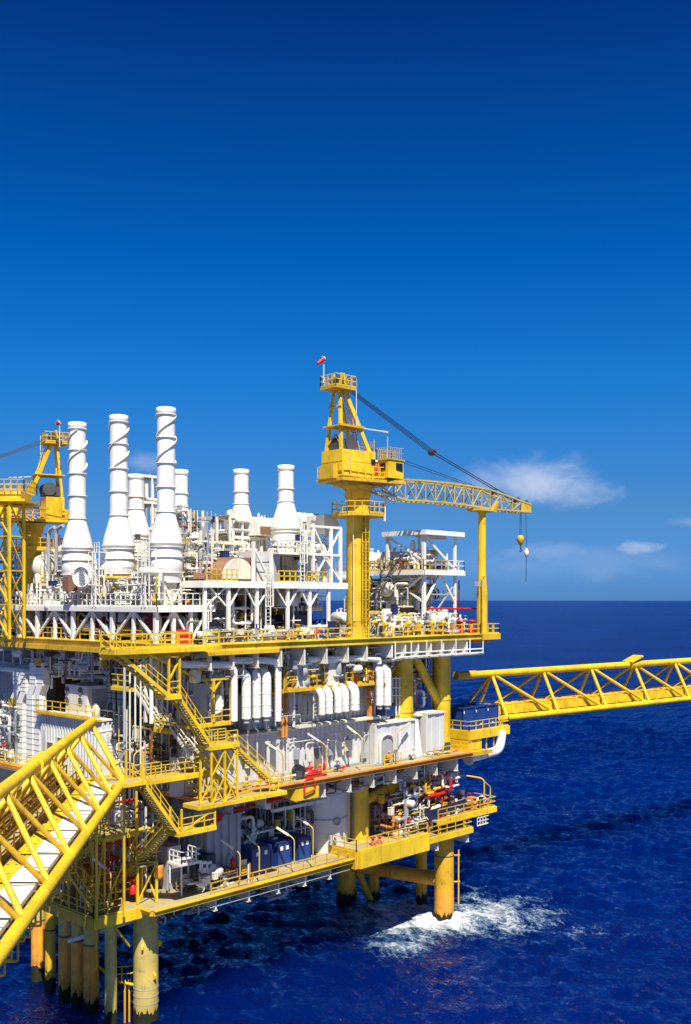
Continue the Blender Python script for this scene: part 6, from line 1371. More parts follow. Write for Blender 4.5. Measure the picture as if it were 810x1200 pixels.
for i in range(40):
    x = 27.6 + rnd.random() * 12.6; y = rnd.uniform(-1.6, 2.0); h = rnd.uniform(.6, 2.6); dx = rnd.uniform(-1.8, 1.8)
    runs.append(([(x, y, T), (x, y, T + h), (x + dx, y + .4, T + h), (x + dx, y + .4, T + .1)], rnd.choice((.07, .1, .14, .18, .24)), rnd.choice(('white', 'white', 'cream', 'silver', 'yellow_worn', 'cream', 'grey')), .4))
bundle('process_pipes', 'dense white pipework on the deck under the right frame', runs)
runs = []
for i in range(22):
    y = 1 + rnd.random() * 11; h0 = rnd.uniform(T + 2.2, PZ - 1); x = RX0 - .5 + rnd.uniform(0, 1.5)
    runs.append(([(x, y, h0), (x, y, h0 + rnd.uniform(.8, 2)), (x, y + rnd.uniform(-2, 2), h0 + 1.5)], rnd.choice((.08, .12, .17)), rnd.choice(('white', 'cream', 'yellow_worn', 'white_worn', 'rust')), .4))
bundle('process_pipes', 'cream pipework in the middle storey of the right frame', runs)
for i, u in enumerate((452, 478, 506, 519)):
    p = ony(u, 735, -2.2); p.z = T; solo('valve_post', ['yellow valve post behind the railing, first from the crane', 'yellow valve post behind the railing, second from the crane', 'yellow valve post behind the railing, third from the crane', 'yellow valve post behind the railing, nearest the boom rest'][i], 'valve', MB().beam(p, p + V((0, 0, 1.6)), .14).tube(p + V((-.3, 0, 1.3)), p + V((.3, 0, 1.3)), .22, 10).beam(p + V((-.5, 0, .5)), p + V((.5, 0, .5)), .12), M['yellow'])
for i, u in enumerate((540, 553, 567)):
    p = ony(u, 735, -1.8); p.z = T; solo('red_drum', ['red fire monitor at the right end of the top deck, left one', 'red fire monitor at the right end of the top deck, middle one', 'red collar drum at the foot of the boom rest post'][i], 'drum', MB().lathe(p, [(.3, 0), (.36, .1), (.36, .9), (.2, 1.0), (.2, 1.3), (.42, 1.34), (.42, 1.5), (.02, 1.52)], 14), M['red'])
solo('red_line', 'thin red pipe running along the right frame to the boom rest', 'pipe', MB().path([ony(500, 713, 0), ony(560, 713.5, 0)], .1, 8), M['red'])
solo('red_line', 'thin red upright pipe in the right frame', 'pipe', MB().path([ony(538, 735, .4), ony(538, 680, .4)], .08, 8), M['maroon'])
# corner ledge and boom rest post
t = thing('boom_rest', 'tall plain yellow post holding up the crane boom at the right deck corner', 'post', (42.9, -2, T))
pb = ony(565, 728, -2.0)
part('post', MB().lathe((pb.x, -2, T), [(.60, 0), (.60, 4.6), (.44, 6.6), (.42, 13.4)], 26), M['yellow'], t)
part('cradle', MB().box(pb.x - 1.5, pb.x + 1.6, -2.8, -1.0, T + 13.4, T + 13.62).prism([(pb.x + .9, -2.8, T + 13.62), (pb.x + 1.6, -2.8, T + 13.62), (pb.x + 2.1, -2.8, T + 14.6), (pb.x + 1.9, -2.8, T + 14.6)], (0, .3, 0)), M['yellow_worn'], t)
part('flood_light', MB().beam((pb.x - .6, -2.2, T + 5.6), (pb.x - .9, -2.3, T + 5.6), .1).cbox((pb.x - 1.2, -2.3, T + 5.2), .5, .5, .5), M['grey'], t)
part('side_pole', MB().path([(pb.x - .75, -2.6, T), (pb.x - .75, -2.6, T + 6.2), (pb.x - .2, -2.4, T + 6.3)], .07, 8, .2), M['yellow_worn'], t)
t = thing('boom_rest_ledge', 'small railed yellow ledge around the foot of the boom rest post', 'platform', (42.6, -2, T - .4))
part('plate', MB().box(41.1, 44.2, -3.2, .5, T - .15, T), M['deck'], t); part('edge_beam', MB().box(41.1, 44.3, -3.35, -3.2, T - .6, T + .05).box(44.2, 44.35, -3.2, .5, T - .6, T + .05), M['yellow_worn'], t)
part('guard_rail', MB().rail([(41.1, -3.25, T), (44.2, -3.25, T), (44.2, .4, T)], 1.1, 1.0), M['yellow'], t); part('under_box', MB().box(41.4, 43.2, -2.8, -.5, T - .95, T - .16), M['orange'], t)
# ================================================================ pedestal cranes
def crane():
    c = V((25.0, 0, T)); S = .0838
    z = lambda v: 34 + (703 - v) * S
    t = thing('pedestal_crane', 'tall yellow pedestal crane with its boom resting on the yellow post', 'crane', c, 'yellow pedestal cranes')
    bx = V((1, -.07, 0)).normalized(); by = V((-bx.y, bx.x, 0))
    W = lambda a, b, zz: V((c.x, c.y, 0)) + bx * a + by * b + V((0, 0, zz))
    part('pedestal', MB().tube((c.x, c.y, 27.6), (c.x, c.y, z(582)), 1.13, 32), M['yellow'], t)
    part('slew_ring', MB().lathe((c.x, c.y, 0), [(1.2, z(583)), (1.3, z(582)), (1.3, z(574)), (1.55, z(572)), (1.55, z(569))], 32), M['yellow_worn'], t)
    part('pedestal_collar', MB().tube((c.x, c.y, 27.5), (c.x, c.y, 28.9), 1.35, 32), M['yellow'], t)
    # ring gallery
    g = thing_part('gallery', t)
    zg = z(603); oc = [(math.cos(RAD(22.5 + 45 * i)) * 2.75, math.sin(RAD(22.5 + 45 * i)) * 2.75) for i in range(8)]
    part('floor', MB().prism([(c.x + x, c.y + y, zg - .25) for x, y in oc], (0, 0, .25)), M['yellow_worn'], g)
    part('guard_rail', MB().rail([(c.x + x, c.y + y, zg) for x, y in oc], 1.15, .8, closed=True), M['yellow'], g)
    part('wind_wall', MB().beam((c.x + 2.2, c.y - 1.6, zg - .6), (c.x + 2.2, c.y - 1.6, zg + 2.1), .14), M['white'], g)
    la = c + RT * .75 - FW * 1.0
    part('ladder', MB().ladder((la.x, la.y, T), (la.x, la.y, zg), .55, RT, -FW * .7), M['yellow'], t)
    for i in range(3): part('cable_run', MB().tube((c.x - .55 + .2 * i, c.y - 1.15 - .05 * i, T), (c.x - .55 + .2 * i, c.y - 1.15 - .05 * i, zg - .3), .05, 6), M['yellow_worn'], t)
    part('white_conduit', MB().tube((c.x - 1.25, c.y - .6, T), (c.x - 1.25, c.y - .6, zg), .05, 6), M['white_worn'], t)
    # machinery house
    z0, z1 = z(562), z(531)
    po = [(-3.4, -1.5), (.6, -1.9), (1.5, -1.0), (1.5, 1.3), (.6, 1.7), (-3.4, 1.5)]
    part('base_frame', MB().prism([W(a * .62 - .2, b * .7, z(571)) for a, b in po], (0, 0, .35)).prism([W(a, b, z0 - .42) for a, b in [(-3.7, -1.9), (3.6, -3.1), (3.6, -.7), (1.8, 1.9), (-3.7, 1.9)]], (0, 0, .3)), M['yellow_worn'], t)
    part('underside', MB().prism([W(a, b, z(571) + .3) for a, b in [(-3.0, -1.4), (2.4, -2.2), (2.4, -.6), (1.4, 1.4), (-3.0, 1.4)]], (0, 0, .42)), M['under'], t)  # dark slab, the shade below the house put into its colour
    h = part('machinery_house', MB().prism([W(a, b, z0) for a, b in po], (0, 0, z1 - z0)), M['yellow'], t)
    b = MB()
    for a in (-2.9, -2.1, -1.3): b.prism([W(a, -1.56, z0 + .5), W(a + .55, -1.61, z0 + .5), W(a + .55, -1.61, z0 + 1.9), W(a, -1.56, z0 + 1.9)], by * -.05)
    part('access_panel', b, M['pale'], h)
    part('window', MB().prism([W(.05, -1.86, z0 + 1.35), W(.5, -1.93, z0 + 1.35), W(.5, -1.93, z0 + 1.85), W(.05, -1.86, z0 + 1.85)], by * -.06), M['glass'], h)
    part('seam_band', MB().prism([W(a * 1.01, b_ * 1.012, z0 + 1.45) for a, b_ in po], (0, 0, .05)), M['yellow_worn'], h)
    part('roof_rail', MB().rail([W(.5, -1.8, z1), W(1.4, -.9, z1), W(1.4, 1.2, z1)], 1.2, .3, toe=False, r=.022), M['boom'], t)
    part('engine_cover', MB().prism([W(-3.0, -.9, z1), W(-1.2, -1.1, z1), W(-1.2, .9, z1), W(-3.0, .9, z1)], (0, 0, 1.0)), M['dark'], t)
    part('winch', MB().lathe(W(-1.8, 0, z1 + .75), [(.75, -1.1), (.75, -.95), (.5, -.95), (.5, .95), (.75, .95), (.75, 1.1)], 20, by).cbox(W(-1.8, 0, z1), 1.2, 2.0, .3), M['dark'], t)
    part('side_gallery', MB().rail([W(-3.65, -1.8, z0), W(-3.65, 1.8, z0)], 1.1, .7).rail([W(-3.6, -1.85, z0), W(1.6, -2.5, z0)], 1.1, .9), M['yellow'], t)
    part('rear_locker', MB().prism([W(-4.2, -1.1, z0 - .2), W(-3.5, -1.1, z0 - .2), W(-3.5, .9, z0 - .2), W(-4.2, .9, z0 - .2)], (0, 0, 1.3)), M['yellow_worn'], t)
    # operator cab
    ca, cb, cz0, cz1 = 2.0, -2.15, z(561), z(540)
    cabp = [(ca - .75, cb - .85), (ca + 1.35, cb - .85), (ca + 1.35, cb + .85), (ca - .75, cb + .85)]
    k = part('operator_cab', MB().prism([W(a, b_, cz0) for a, b_ in cabp], (0, 0, cz1 - cz0)), M['yellow'], t)
    part('window', MB().prism([W(ca + .3, cb - .87, cz0 + .85), W(ca + 1.2, cb - .87, cz0 + .7), W(ca + 1.2, cb - .87, cz0 + 1.5), W(ca + .3, cb - .87, cz0 + 1.5)], by * -.04), M['glass'], k)
    part('window', MB().prism([W(ca + 1.37, cb - .65, cz0 + .4), W(ca + 1.37, cb + .65, cz0 + .4), W(ca + 1.37, cb + .65, cz0 + 1.5), W(ca + 1.37, cb - .65, cz0 + 1.5)], bx * .04), M['glass'], k)
    part('window', MB().prism([W(ca - .77, cb - .5, cz0 + .8), W(ca - .77, cb + .3, cz0 + .8), W(ca - .77, cb + .3, cz0 + 1.45), W(ca - .77, cb - .5, cz0 + 1.45)], bx * -.04), M['glass'], k)
    part('roof', MB().prism([W(a, b_, cz1) for a, b_ in [(ca - .85, cb - .95), (ca + 1.45, cb - .95), (ca + 1.45, cb + .95), (ca - .85, cb + .95)]], (0, 0, .12)), M['yellow_worn'], k)
    part('roof_rail', MB().rail([W(ca - .75, cb - .85, cz1 + .12), W(ca + 1.35, cb - .85, cz1 + .12), W(ca + 1.35, cb + .85, cz1 + .12), W(ca - .75, cb + .85, cz1 + .12)], 1.1, .3, r=.02, closed=True, toe=False), M['boom'], k)
    part('antenna', MB().tube(W(ca, cb, cz1), W(ca, cb, cz1 + 2.4), .025, 5), M['white'], k)
    # A-frame
    zt = z(461); top = [(-2.45, -.35), (-2.45, .35)]
    for (a, b_), (ta, tb) in (((-3.3, -1.3), (-2.75, -.45)), ((-3.3, 1.3), (-2.75, .45))): part('rear_leg', MB().beam(W(a, b_, z1 - 2.2), W(ta, tb, zt), .26, .3), M['yellow'], t)
    for (a, b_), (ta, tb) in (((.3, -1.35), (-2.1, -.4)), ((.3, 1.25), (-2.1, .4))): part('front_leg', MB().beam(W(a, b_, z1), W(ta, tb, zt), .28, .34), M['yellow'], t)
    part('mid_platform', MB().prism([W(a, b_, z(504)) for a, b_ in [(-3.5, -1.3), (-.2, -1.3), (-.2, 1.2), (-3.5, 1.2)]], (0, 0, .12)).beam(W(-3.4, -1.25, z(503)), W(-.4, -1.25, z(503)), .22), M['yellow_worn'], t)
    part('cross_brace', MB().beam(W(-3.2, -1.2, z1 + .2), W(-2.9, 0, z(512)), .14).beam(W(-3.2, 1.2, z1 + .2), W(-2.9, 0, z(512)), .14).beam(W(-3.0, -.9, z(480)), W(-3.0, .9, z(480)), .14), M['yellow_worn'], t)
    part('mast_ladder', MB().ladder(W(-.35, -.5, z1), W(-2.0, -.2, zt), .45, by, bx * .5), M['yellow_worn'], t)
    part('light_boom', MB().tube(W(-.5, -1.2, z(504)), W(2.0, -2.0, z(506)), .06, 6).cbox(W(1.9, -2.0, z(507)), .5, .2, .16), M['cream'], t)
    part('top_platform', MB().prism([W(a, b_, zt) for a, b_ in [(-3.9, -1.15), (-1.3, -1.15), (-1.3, 1.1), (-3.9, 1.1)]], (0, 0, .22)), M['yellow_worn'], t)
    part('top_rail', MB().rail([W(a, b_, zt + .22) for a, b_ in [(-3.9, -1.15), (-1.3, -1.15), (-1.3, 1.1), (-3.9, 1.1)]], 1.1, .6, closed=True), M['yellow'], t)
    part('sheave_block', MB().lathe(W(-2.5, 0, zt + .85), [(.65, -.55), (.65, -.45), (.5, -.4), (.5, .4), (.65, .45), (.65, .55)], 20, by), M['dark'], t)
    part('sheave_frame', MB().beam(W(-2.9, -.5, zt + .2), W(-2.6, -.5, zt + 1.6), .25).beam(W(-2.1, -.5, zt + .2), W(-2.4, -.5, zt + 1.6), .25).beam(W(-2.9, .5, zt + .2), W(-2.6, .5, zt + 1.6), .25), M['yellow'], t)
    part('side_mast', MB().tube(W(-1.2, -1.1, zt - 3.4), W(-1.2, -1.1, zt + 1.1), .04, 6), M['white_worn'], t)
    # boom: latticed box from the pivot to the tip
    p0 = W(2.6, 0.0, z(571)); tip = ony(616, 596, -2.0)
    d = (tip - p0); L_ = d.length; d.normalize(); s_ = V((-d.y, d.x, 0)).normalized(); u_ = s_.cross(d) * -1
    if u_.z < 0: u_ = -u_
    bm = thing_part('boom', t)
    def prof(f):                                          # half depth along the boom
        return .22 + (1.05 - .22) * min(1, f / .14) if f < .14 else (1.05 if f < .70 else 1.05 - (f - .70) / .30 * .62)
    def P(f, sy, sz): 
        hp = prof(f); bend = .5 * math.sin(math.pi * min(1, f * 1.02)) 
        return p0 + d * (L_ * f) + s_ * (sy * (.75 if f > .1 else .75)) + u_ * (sz * hp + bend)
    fs = [0, .07, .14] + [.14 + .56 * k / 9 for k in range(1, 10)] + [.78, .86, .93, 1.0]
    b = MB()
    for sy in (-1, 1):
        for sz in (-1, 1):
            for f0, f1 in zip(fs[:-1], fs[1:]): b.beam(P(f0, sy, sz), P(f1, sy, sz), .17)
    part('chord', b, M['boom'], bm)
    b = MB()
    for i, f in enumerate(fs):
        for sy in (-1, 1): b.beam(P(f, sy, -1), P(f, sy, 1), .09)
        for sz in (-1, 1): b.beam(P(f, -1, sz), P(f, 1, sz), .09)
        if i + 1 < len(fs):
            g_ = fs[i + 1]
            for sy in (-1, 1): b.beam(P(f, sy, -1 if i % 2 else 1), P(g_, sy, 1 if i % 2 else -1), .09)
            for sz in (-1, 1): b.beam(P(f, -1, sz), P(g_, 1, sz), .08)
    part('lacing', b, M['boom'], bm)
    part('boom_walkway', MB().beam(P(.2, 0, 1) + u_ * .1, P(.68, 0, 1) + u_ * .1, .5, .05), M['yellow_worn'], bm)
    b = MB()
    for f0, f1 in ((.93, 1.0),): b.prism([P(f0, -1.05, -1), P(f1, -1.05, -1), P(f1, -1.05, 1), P(f0, -1.05, 1)], s_ * .05)
    part('tip_plate', b, M['yellow_worn'], bm)
    for f in (.76, .93, .995): part('sheave', MB().lathe(P(f, 0, 1) + u_ * .2, [(.34, -.25), (.26, -.15), (.26, .15), (.34, .25)], 16, s_), M['dark'], bm)
    # ropes
    A = W(-2.4, 0, zt + .8); mid = ony(507, 530, -.9); q = P(.84, 0, 1) + u_ * .3
    for k in (-.6, -.2, .2, .6): part('pendant_rope', MB().tube(A + by * k + V((0, 0, k * .35)), mid + by * k * .7, .035, 6), M['cable'], t)
    part('pendant_block', MB().lathe(mid, [(.30, -.4), (.36, -.3), (.36, .3), (.30, .4)], 14, by), M['dark'], t)
    for k in (-.22, .22): part('pendant_rope', MB().tube(mid + by * k, P(.93, 0, 1) + by * k, .045, 6), M['cable'], t)
    part('hoist_rope', MB().tube(W(-1.8, .2, z1 + 1), P(.76, .3, 1), .03, 5).tube(W(-1.8, -.2, z1 + 1.2), P(.93, -.3, 1), .03, 5), M['cable'], t)
    hb = ony(610, 632, -2.0); e = ony(610.5, 598, -2.0)
    for k in (-.18, .18): part('fall_rope', MB().tube(hb + V((k * .7, 0, .3)), e + V((k * .7, 0, 0)), .03, 5), M['cable'], t)
    hk = part('hook_block', MB().lathe(hb, [(.02, -.75), (.2, -.6), (.42, -.1), (.42, .2), (.25, .45), (.02, .5)], 16), M['yellow_worn'], t)
    part('hook', MB().path([hb + V((0, 0, -.7)), hb + V((0, 0, -1.0)), hb + V((.25, 0, -1.2)), hb + V((.1, 0, -1.45)), hb + V((-.2, 0, -1.3))], .08, 8, .15), M['dark'], hk)
    e2 = ony(616.5, 598, -2.0); h2 = ony(617, 648, -2.0); e3 = ony(616.5, 682, -2)
    part('whip_rope', MB().tube(e2, h2, .03, 5).tube(h2, e3, .035, 5), M['cable'], t)
    part('overhaul_ball', MB().lathe(h2, [(.02, -.5), (.16, -.45), (.28, -.1), (.28, .2), (.1, .5), (.02, .6)], 14), M['cream'], t)
    return t
def thing_part(name, parent):
    o = bpy.data.objects.new(name, None); COL.objects.link(o); o.parent = parent; o.location = (0, 0, 0); o.empty_display_size = .3; return o
cr1 = crane()
cr2 = copy_tree(cr1, (4.2, 25.9, T - 2.0), 'yellow pedestal crane at the left edge with its boom out of view', RAD(165), (.9, .9, .9))
for ch in list(kids(cr2)):
    if ch.name.startswith('pedestal_collar'): bpy.data.objects.remove(ch)
    elif ch.name.startswith(('base_frame', 'underside', 'side_gallery')): bpy.data.objects.remove(ch)
    elif ch.name.startswith('machinery_house'):
        for g in list(kids(ch)): bpy.data.objects.remove(g)
        zb, zt_ = 34 + (703 - 563) * .0838 - T, 34 + (703 - 533) * .0838 - T
        ch.data = mesh('machinery_house', MB().prism([(-3.4, -1.2, zb), (-1.3, -1.4, zb), (-1.3, 1.4, zb), (-3.4, 1.2, zb)], (0, 0, zt_ - zb)).prism([(-3.7, -1.9, zb - .35), (2.6, -1.9, zb - .35), (2.6, 1.9, zb - .35), (-3.7, 1.9, zb - .35)], (0, 0, .3)), M['yellow'], (0, 0, 0))
        part('deck_rail', MB().rail([(c_[0] + cr2.location.x, c_[1] + cr2.location.y, c_[2] + cr2.location.z) for c_ in ((-3.6, 1.8, zb), (2.5, 1.8, zb), (2.5, -1.8, zb), (-3.6, -1.8, zb))], 1.1, .8), M['yellow_worn'], ch)
    elif ch.name.startswith('pedestal.'):
        h0 = 2.3; ch.data = mesh('pedestal', MB().tube((0, 0, h0), (0, 0, 44.14 - T), 1.13, 32), M['yellow'], (0, 0, 0))
# windsocks
def windsock(label, base, h, tip):
    t = thing('windsock', label, 'windsock', base); b = V(base)
    part('pole', MB().tube(b, b + V((0, 0, h)), .045, 6), M['white'], t)
    tip = V(tip); a = b + V((0, 0, h - .05)); d = (tip - a)
    pr = [(.24, 0), (.21, d.length * .4), (.13, d.length * .85)]
    part('sock', MB().lathe(a, pr, 14, d), M['red'], t)
    part('hoop', MB().lathe(a, [(.25, -.03), (.27, 0), (.25, .04)], 14, d, caps=False), M['white'], t)
    return t
ba = ony(379.5, 449, -.4); windsock('red windsock on a thin pole at the top of the main crane', ba, ony(379.5, 420, -.4).z - ba.z, ony(371, 427, -.4))
ba = ond(70, 524, 103.0); windsock('small red windsock on the top of the left crane', ba, ond(70, 494, 103).z - ba.z, ond(65, 498, 103))
# lattice tower with a railed platform at the far left
t = thing('lattice_tower', 'yellow lattice tower with a railed top platform at the left edge', 'tower', (2.4, 20, T))
c4 = [ond(28, 690, 98.5), ond(11, 690, 96.5), ond(6, 690, 100.5), ond(-10, 690, 98.5)]
zt = ond(14, 590, 98.5).z; z0 = T
for p in c4: part('leg', MB().beam((p.x, p.y, z0), (p.x, p.y, zt), .24), M['yellow'], t)
prs = [(0, 1), (1, 3), (3, 2), (2, 0)]
zs = [z0 + (zt - z0) * k / 4 for k in range(5)]
for a, b_ in prs:
    for k in range(4):
        p, q = c4[a], c4[b_]; part('lattice_brace', MB().beam((p.x, p.y, zs[k]), (q.x, q.y, zs[k + 1]), .12).beam((p.x, p.y, zs[k + 1]), (q.x, q.y, zs[k + 1]), .12), M['yellow'], t)
pc = (c4[0] + c4[3]) / 2
part('top_platform', MB().cbox((pc.x, pc.y, zt), 4.8, 4.8, .22, HEAD).cbox((pc.x, pc.y, zt + .3), 3.4, 3.6, .7, HEAD), M['yellow'], t)
e = [V((pc.x, pc.y, zt + 1.0)) + RT * a * 2.2 + FW * b_ * 2.0 for a, b_ in ((-1, -1), (1, -1), (1, 1), (-1, 1))]
part('guard_rail', MB().rail(e, 1.1, .6, closed=True), M['yellow_worn'], t)
part('walkway', MB().beam((pc.x, pc.y, zt - .2), (4.3, 23.2, zt - .2), 1.1, .16), M['yellow_worn'], t)
# the crane operator's mate by the cab door: one skinned body, helmet and coverall trousers included
def person(label, base, face):
    me = bpy.data.meshes.new('person'); o = bpy.data.objects.new('person', me); COL.objects.link(o)
    f = V((math.cos(face), math.sin(face), 0)); l = V((-f.y, f.x, 0)); P = lambda a, b_, z: tuple(f * a + l * b_ + V((0, 0, z)))
    vs = [P(0, 0, .95), P(0, 0, 1.2), P(.02, 0, 1.42), P(.03, 0, 1.52), P(.05, 0, 1.62), P(.05, 0, 1.72),
          P(0, .1, .92), P(.04, .11, .5), P(0, .12, .08), P(.12, .13, .03), P(0, -.1, .92), P(.08, -.11, .5), P(.02, -.12, .08), P(.14, -.13, .03),
          P(.01, .2, 1.42), P(.05, .27, 1.14), P(.24, .22, .98), P(.01, -.2, 1.42), P(.04, -.28, 1.14), P(.26, -.2, 1.02)]
    rs = [.15, .15, .15, .065, .10, .09, .10, .075, .055, .05, .10, .075, .055, .05, .075, .055, .04, .075, .055, .04]
    es = [(0, 1), (1, 2), (2, 3), (3, 4), (4, 5), (0, 6), (6, 7), (7, 8), (8, 9), (0, 10), (10, 11), (11, 12), (12, 13), (2, 14), (14, 15), (15, 16), (2, 17), (17, 18), (18, 19)]
    me.from_pydata(vs, es, []); sk = o.modifiers.new('skin', 'SKIN'); sub = o.modifiers.new('sub', 'SUBSURF'); sub.levels = sub.render_levels = 1
    for i, r in enumerate(rs): me.skin_vertices[0].data[i].radius = (r, r)
    me.skin_vertices[0].data[0].use_root = True
    dg = bpy.context.evaluated_depsgraph_get(); m2 = bpy.data.meshes.new_from_object(o.evaluated_get(dg)); o.modifiers.clear(); o.data = m2
    m2.materials.clear(); m2.materials.append(M['coverall']); m2.materials.append(M['skin']); m2.materials.append(M['black'])
    for p in m2.polygons:
        z = p.center.z; p.material_index = 1 if z > 1.5 else (2 if z < .1 else 0)
        if z < 1.06 and z > .9 and V((p.center.x, p.center.y, 0)).dot(f) > .2: p.material_index = 1
        p.use_smooth = True
    o.location = base; tag(o, label, 'person')
    h = MB().lathe(V(base) + f * .05 + V((0, 0, 1.70)), [(.135, 0), (.13, .05), (.10, .11), (.02, .14)], 14).lathe(V(base) + f * .05 + V((0, 0, 1.695)), [(.17, 0), (.17, .012)], 14); part('helmet', h, M['white'], o)
    return o
M['coverall'] = paint('red_orange_coverall', (.62, .07, .03), .8, amount=.05, streak=0)
cb_ = ony(441, 561, -1.95)
person('person in a red coverall and white helmet by the crane cab door', (cb_.x, cb_.y, 34 + (703 - 563) * .0838 + .03), HEAD + math.pi + .5)
# ================================================================ dense pipework, valves and small gear; every run is a part of its rack
PAL_W = ('white', 'white', 'cream', 'white_worn', 'silver', 'grey', 'white_worn', 'yellow_worn', 'dark')
PAL_D = ('grey', 'under', 'white_worn', 'dark', 'cream', 'silver', 'rust', 'white_worn')
PAL_R = ('white_worn', 'rust', 'orange', 'yellow_worn', 'silver', 'cream', 'red', 'grey')
def pipe_run(r, lo, hi, rad, steps):
    p = V([r.uniform(lo[i], hi[i]) for i in range(3)]); pts = [p.copy()]; ax = r.choice((0, 1, 2, 2))
    for k in range(steps):
        q = pts[-1].copy(); span = hi[ax] - lo[ax]; d = r.uniform(.22, .6) * min(span, 5.0) * r.choice((-1, 1))
        if not lo[ax] <= q[ax] + d <= hi[ax]: d = -d
        q[ax] = min(hi[ax], max(lo[ax], q[ax] + d))
        if (q - pts[-1]).length > rad * 3: pts.append(q)
        ax = r.choice([a for a in (0, 1, 2) if a != ax])
    b = MB()
    if len(pts) < 2: pts.append(pts[0] + V((0, 0, .8)))
    b.path(pts, rad, 8, rad * 2.6)
    for a, c in zip(pts[:-1], pts[1:]):                # flanges
        if (c - a).length > rad * 10:
            m = a.lerp(c, r.uniform(.3, .7)); d = (c - a).normalized(); b.tube(m - d * .06, m + d * .06, rad * 1.7, 10)
    return b
def valve_mb(r, p):
    b = MB(); s = r.uniform(.7, 1.2); b.tube(p, p + V((0, 0, .9 * s)), .06 * s, 6); b.lathe(p + V((0, 0, .45 * s)), [(.02, -.18 * s), (.17 * s, -.12 * s), (.2 * s, 0), (.17 * s, .12 * s), (.02, .18 * s)], 10)
    b.tube(p + V((0, 0, .9 * s)), p + V((0, 0, .94 * s)), .24 * s, 12); return b.beam(p + V((-.35 * s, 0, .45 * s)), p + V((.35 * s, 0, .45 * s)), .16 * s)
def tray_mb(r, lo, hi):
    ax = 0 if hi[0] - lo[0] > hi[1] - lo[1] else 1; p = V([r.uniform(lo[i], hi[i]) for i in range(3)]); q = p.copy(); q[ax] = min(hi[ax], p[ax] + r.uniform(2, 5))
    return MB().ladder(p, q, .45, (0, 1, 0) if ax == 0 else (1, 0, 0), r=.035)
def post_mb(r, lo, hi):
    p = V([r.uniform(lo[i], hi[i]) for i in range(3)]); p.z = lo[2]; b = MB().beam(p, V((p.x, p.y, hi[2])), r.choice((.1, .14, .18)))
    return b
def clutter(label, lo, hi, pipes, valves=0, trays=0, posts=0, boxes=0, drums=0, seed=0, pal=PAL_W, rads=(.05, .07, .09, .12, .16), name='pipework', steps=4):
    r = random.Random(seed); t = thing(name, label, 'pipework', ((lo[0] + hi[0]) / 2, (lo[1] + hi[1]) / 2, lo[2]))
    for i in range(pipes): part('pipe', pipe_run(r, lo, hi, r.choice(rads), steps), M[r.choice(pal)], t)
    for i in range(valves):
        p = V((r.uniform(lo[0], hi[0]), r.uniform(lo[1], hi[1]), r.uniform(lo[2], lo[2] + (hi[2] - lo[2]) * .5))); part('valve', valve_mb(r, p), M[r.choice(('red', 'yellow', 'grey', 'yellow_worn', 'white', 'orange', 'blue'))], t)
    for i in range(trays): part('cable_tray', tray_mb(r, lo, hi), M[r.choice(('silver', 'white_worn', 'grey'))], t)
    for i in range(posts): part('support_post', post_mb(r, lo, hi), M[r.choice(pal)], t)
    for i in range(boxes):
        p = V([r.uniform(lo[i_], hi[i_]) for i_ in range(3)]); w_ = r.uniform(.3, .8); d_ = r.uniform(.25, .6); h_ = r.uniform(.4, 1.0); part('control_box', MB().cbox(p, w_, d_, h_).cbox(p + V((0, 0, h_ - .02)), w_ * 1.1, d_ * 1.12, .05), M[r.choice(('grey', 'white', 'cream', 'dark', 'yellow_worn', 'navy'))], t)
    for i in range(drums):
        p = V([r.uniform(lo[i_], hi[i_]) for i_ in range(3)]); rr = r.uniform(.25, .5); L_ = r.uniform(.7, 1.6)
        part('small_vessel', MB().lathe(p, [(.02, -L_ / 2 - rr * .4), (rr * .7, -L_ / 2 - rr * .25), (rr, -L_ / 2), (rr, L_ / 2), (rr * .7, L_ / 2 + rr * .25), (.02, L_ / 2 + rr * .4)], 14, r.choice(((1, -.3, 0), (0, 1, 0), (0, 0, 1)))), M[r.choice(('white', 'cream', 'silver', 'white_worn', 'grey'))], t)
    return t
# --- top deck
clutter('fine pipework and valves at the top deck railing below the white frame', (4.0, -2.4, T), (22.5, -.6, T + 1.3), 26, 22, 2, 0, 8, 4, seed=1, pal=PAL_W)
clutter('shaded pipework between the columns under the white frame', (6.2, .8, T + .2), (22.8, 5.5, 35.0), 46, 10, 6, 10, 10, 8, seed=2, pal=PAL_D + ('white', 'white'))
clutter('fine pipes and gear standing on the white frame floor', (6.4, 3.6, FZ + .05), (22.4, 6.5, 38.0), 40, 10, 5, 10, 8, 6, seed=3)
clutter('high pipework round the feet of the right bottle stacks', (14.5, 1.0, 38.3), (22.6, 3.0, 39.6), 16, 4, 2, 4, 3, 0, seed=4, rads=(.05, .07, .09))
clutter('shaded pipework under the platform of the finned stacks', (1.9, .8, T + .1), (6.8, 20, 33.0), 44, 14, 5, 10, 8, 8, seed=5, pal=PAL_D + ('white_worn', 'cream'))
clutter('fine pipework on the platform among the finned stacks', (1.7, .9, MZ), (7.2, 20, MZ + 2.6), 40, 10, 4, 10, 6, 4, seed=6)
clutter('upright pipes and cables between the finned stacks and the cream plant block', (6.0, 5.0, MZ), (9.4, 16, 40.0), 34, 0, 6, 12, 4, 2, seed=7)
clutter('pipework at the left end beneath the lattice tower', (2.2, 18.5, T + .1), (5.5, 32, 36.5), 48, 12, 5, 12, 6, 8, seed=8, pal=PAL_W + ('yellow_worn', 'silver'))
clutter('dense pipework at deck level under the right frame', (27.2, -2.2, T), (40.6, 2.0, T + 2.4), 46, 30, 2, 8, 8, 12, seed=9, pal=PAL_W)
clutter('pipework in the middle storey of the right frame behind the braces', (33.8, .8, T + 2.6), (40.4, 11, PZ - .5), 46, 8, 5, 8, 6, 12, seed=10, pal=PAL_W + ('rust',))
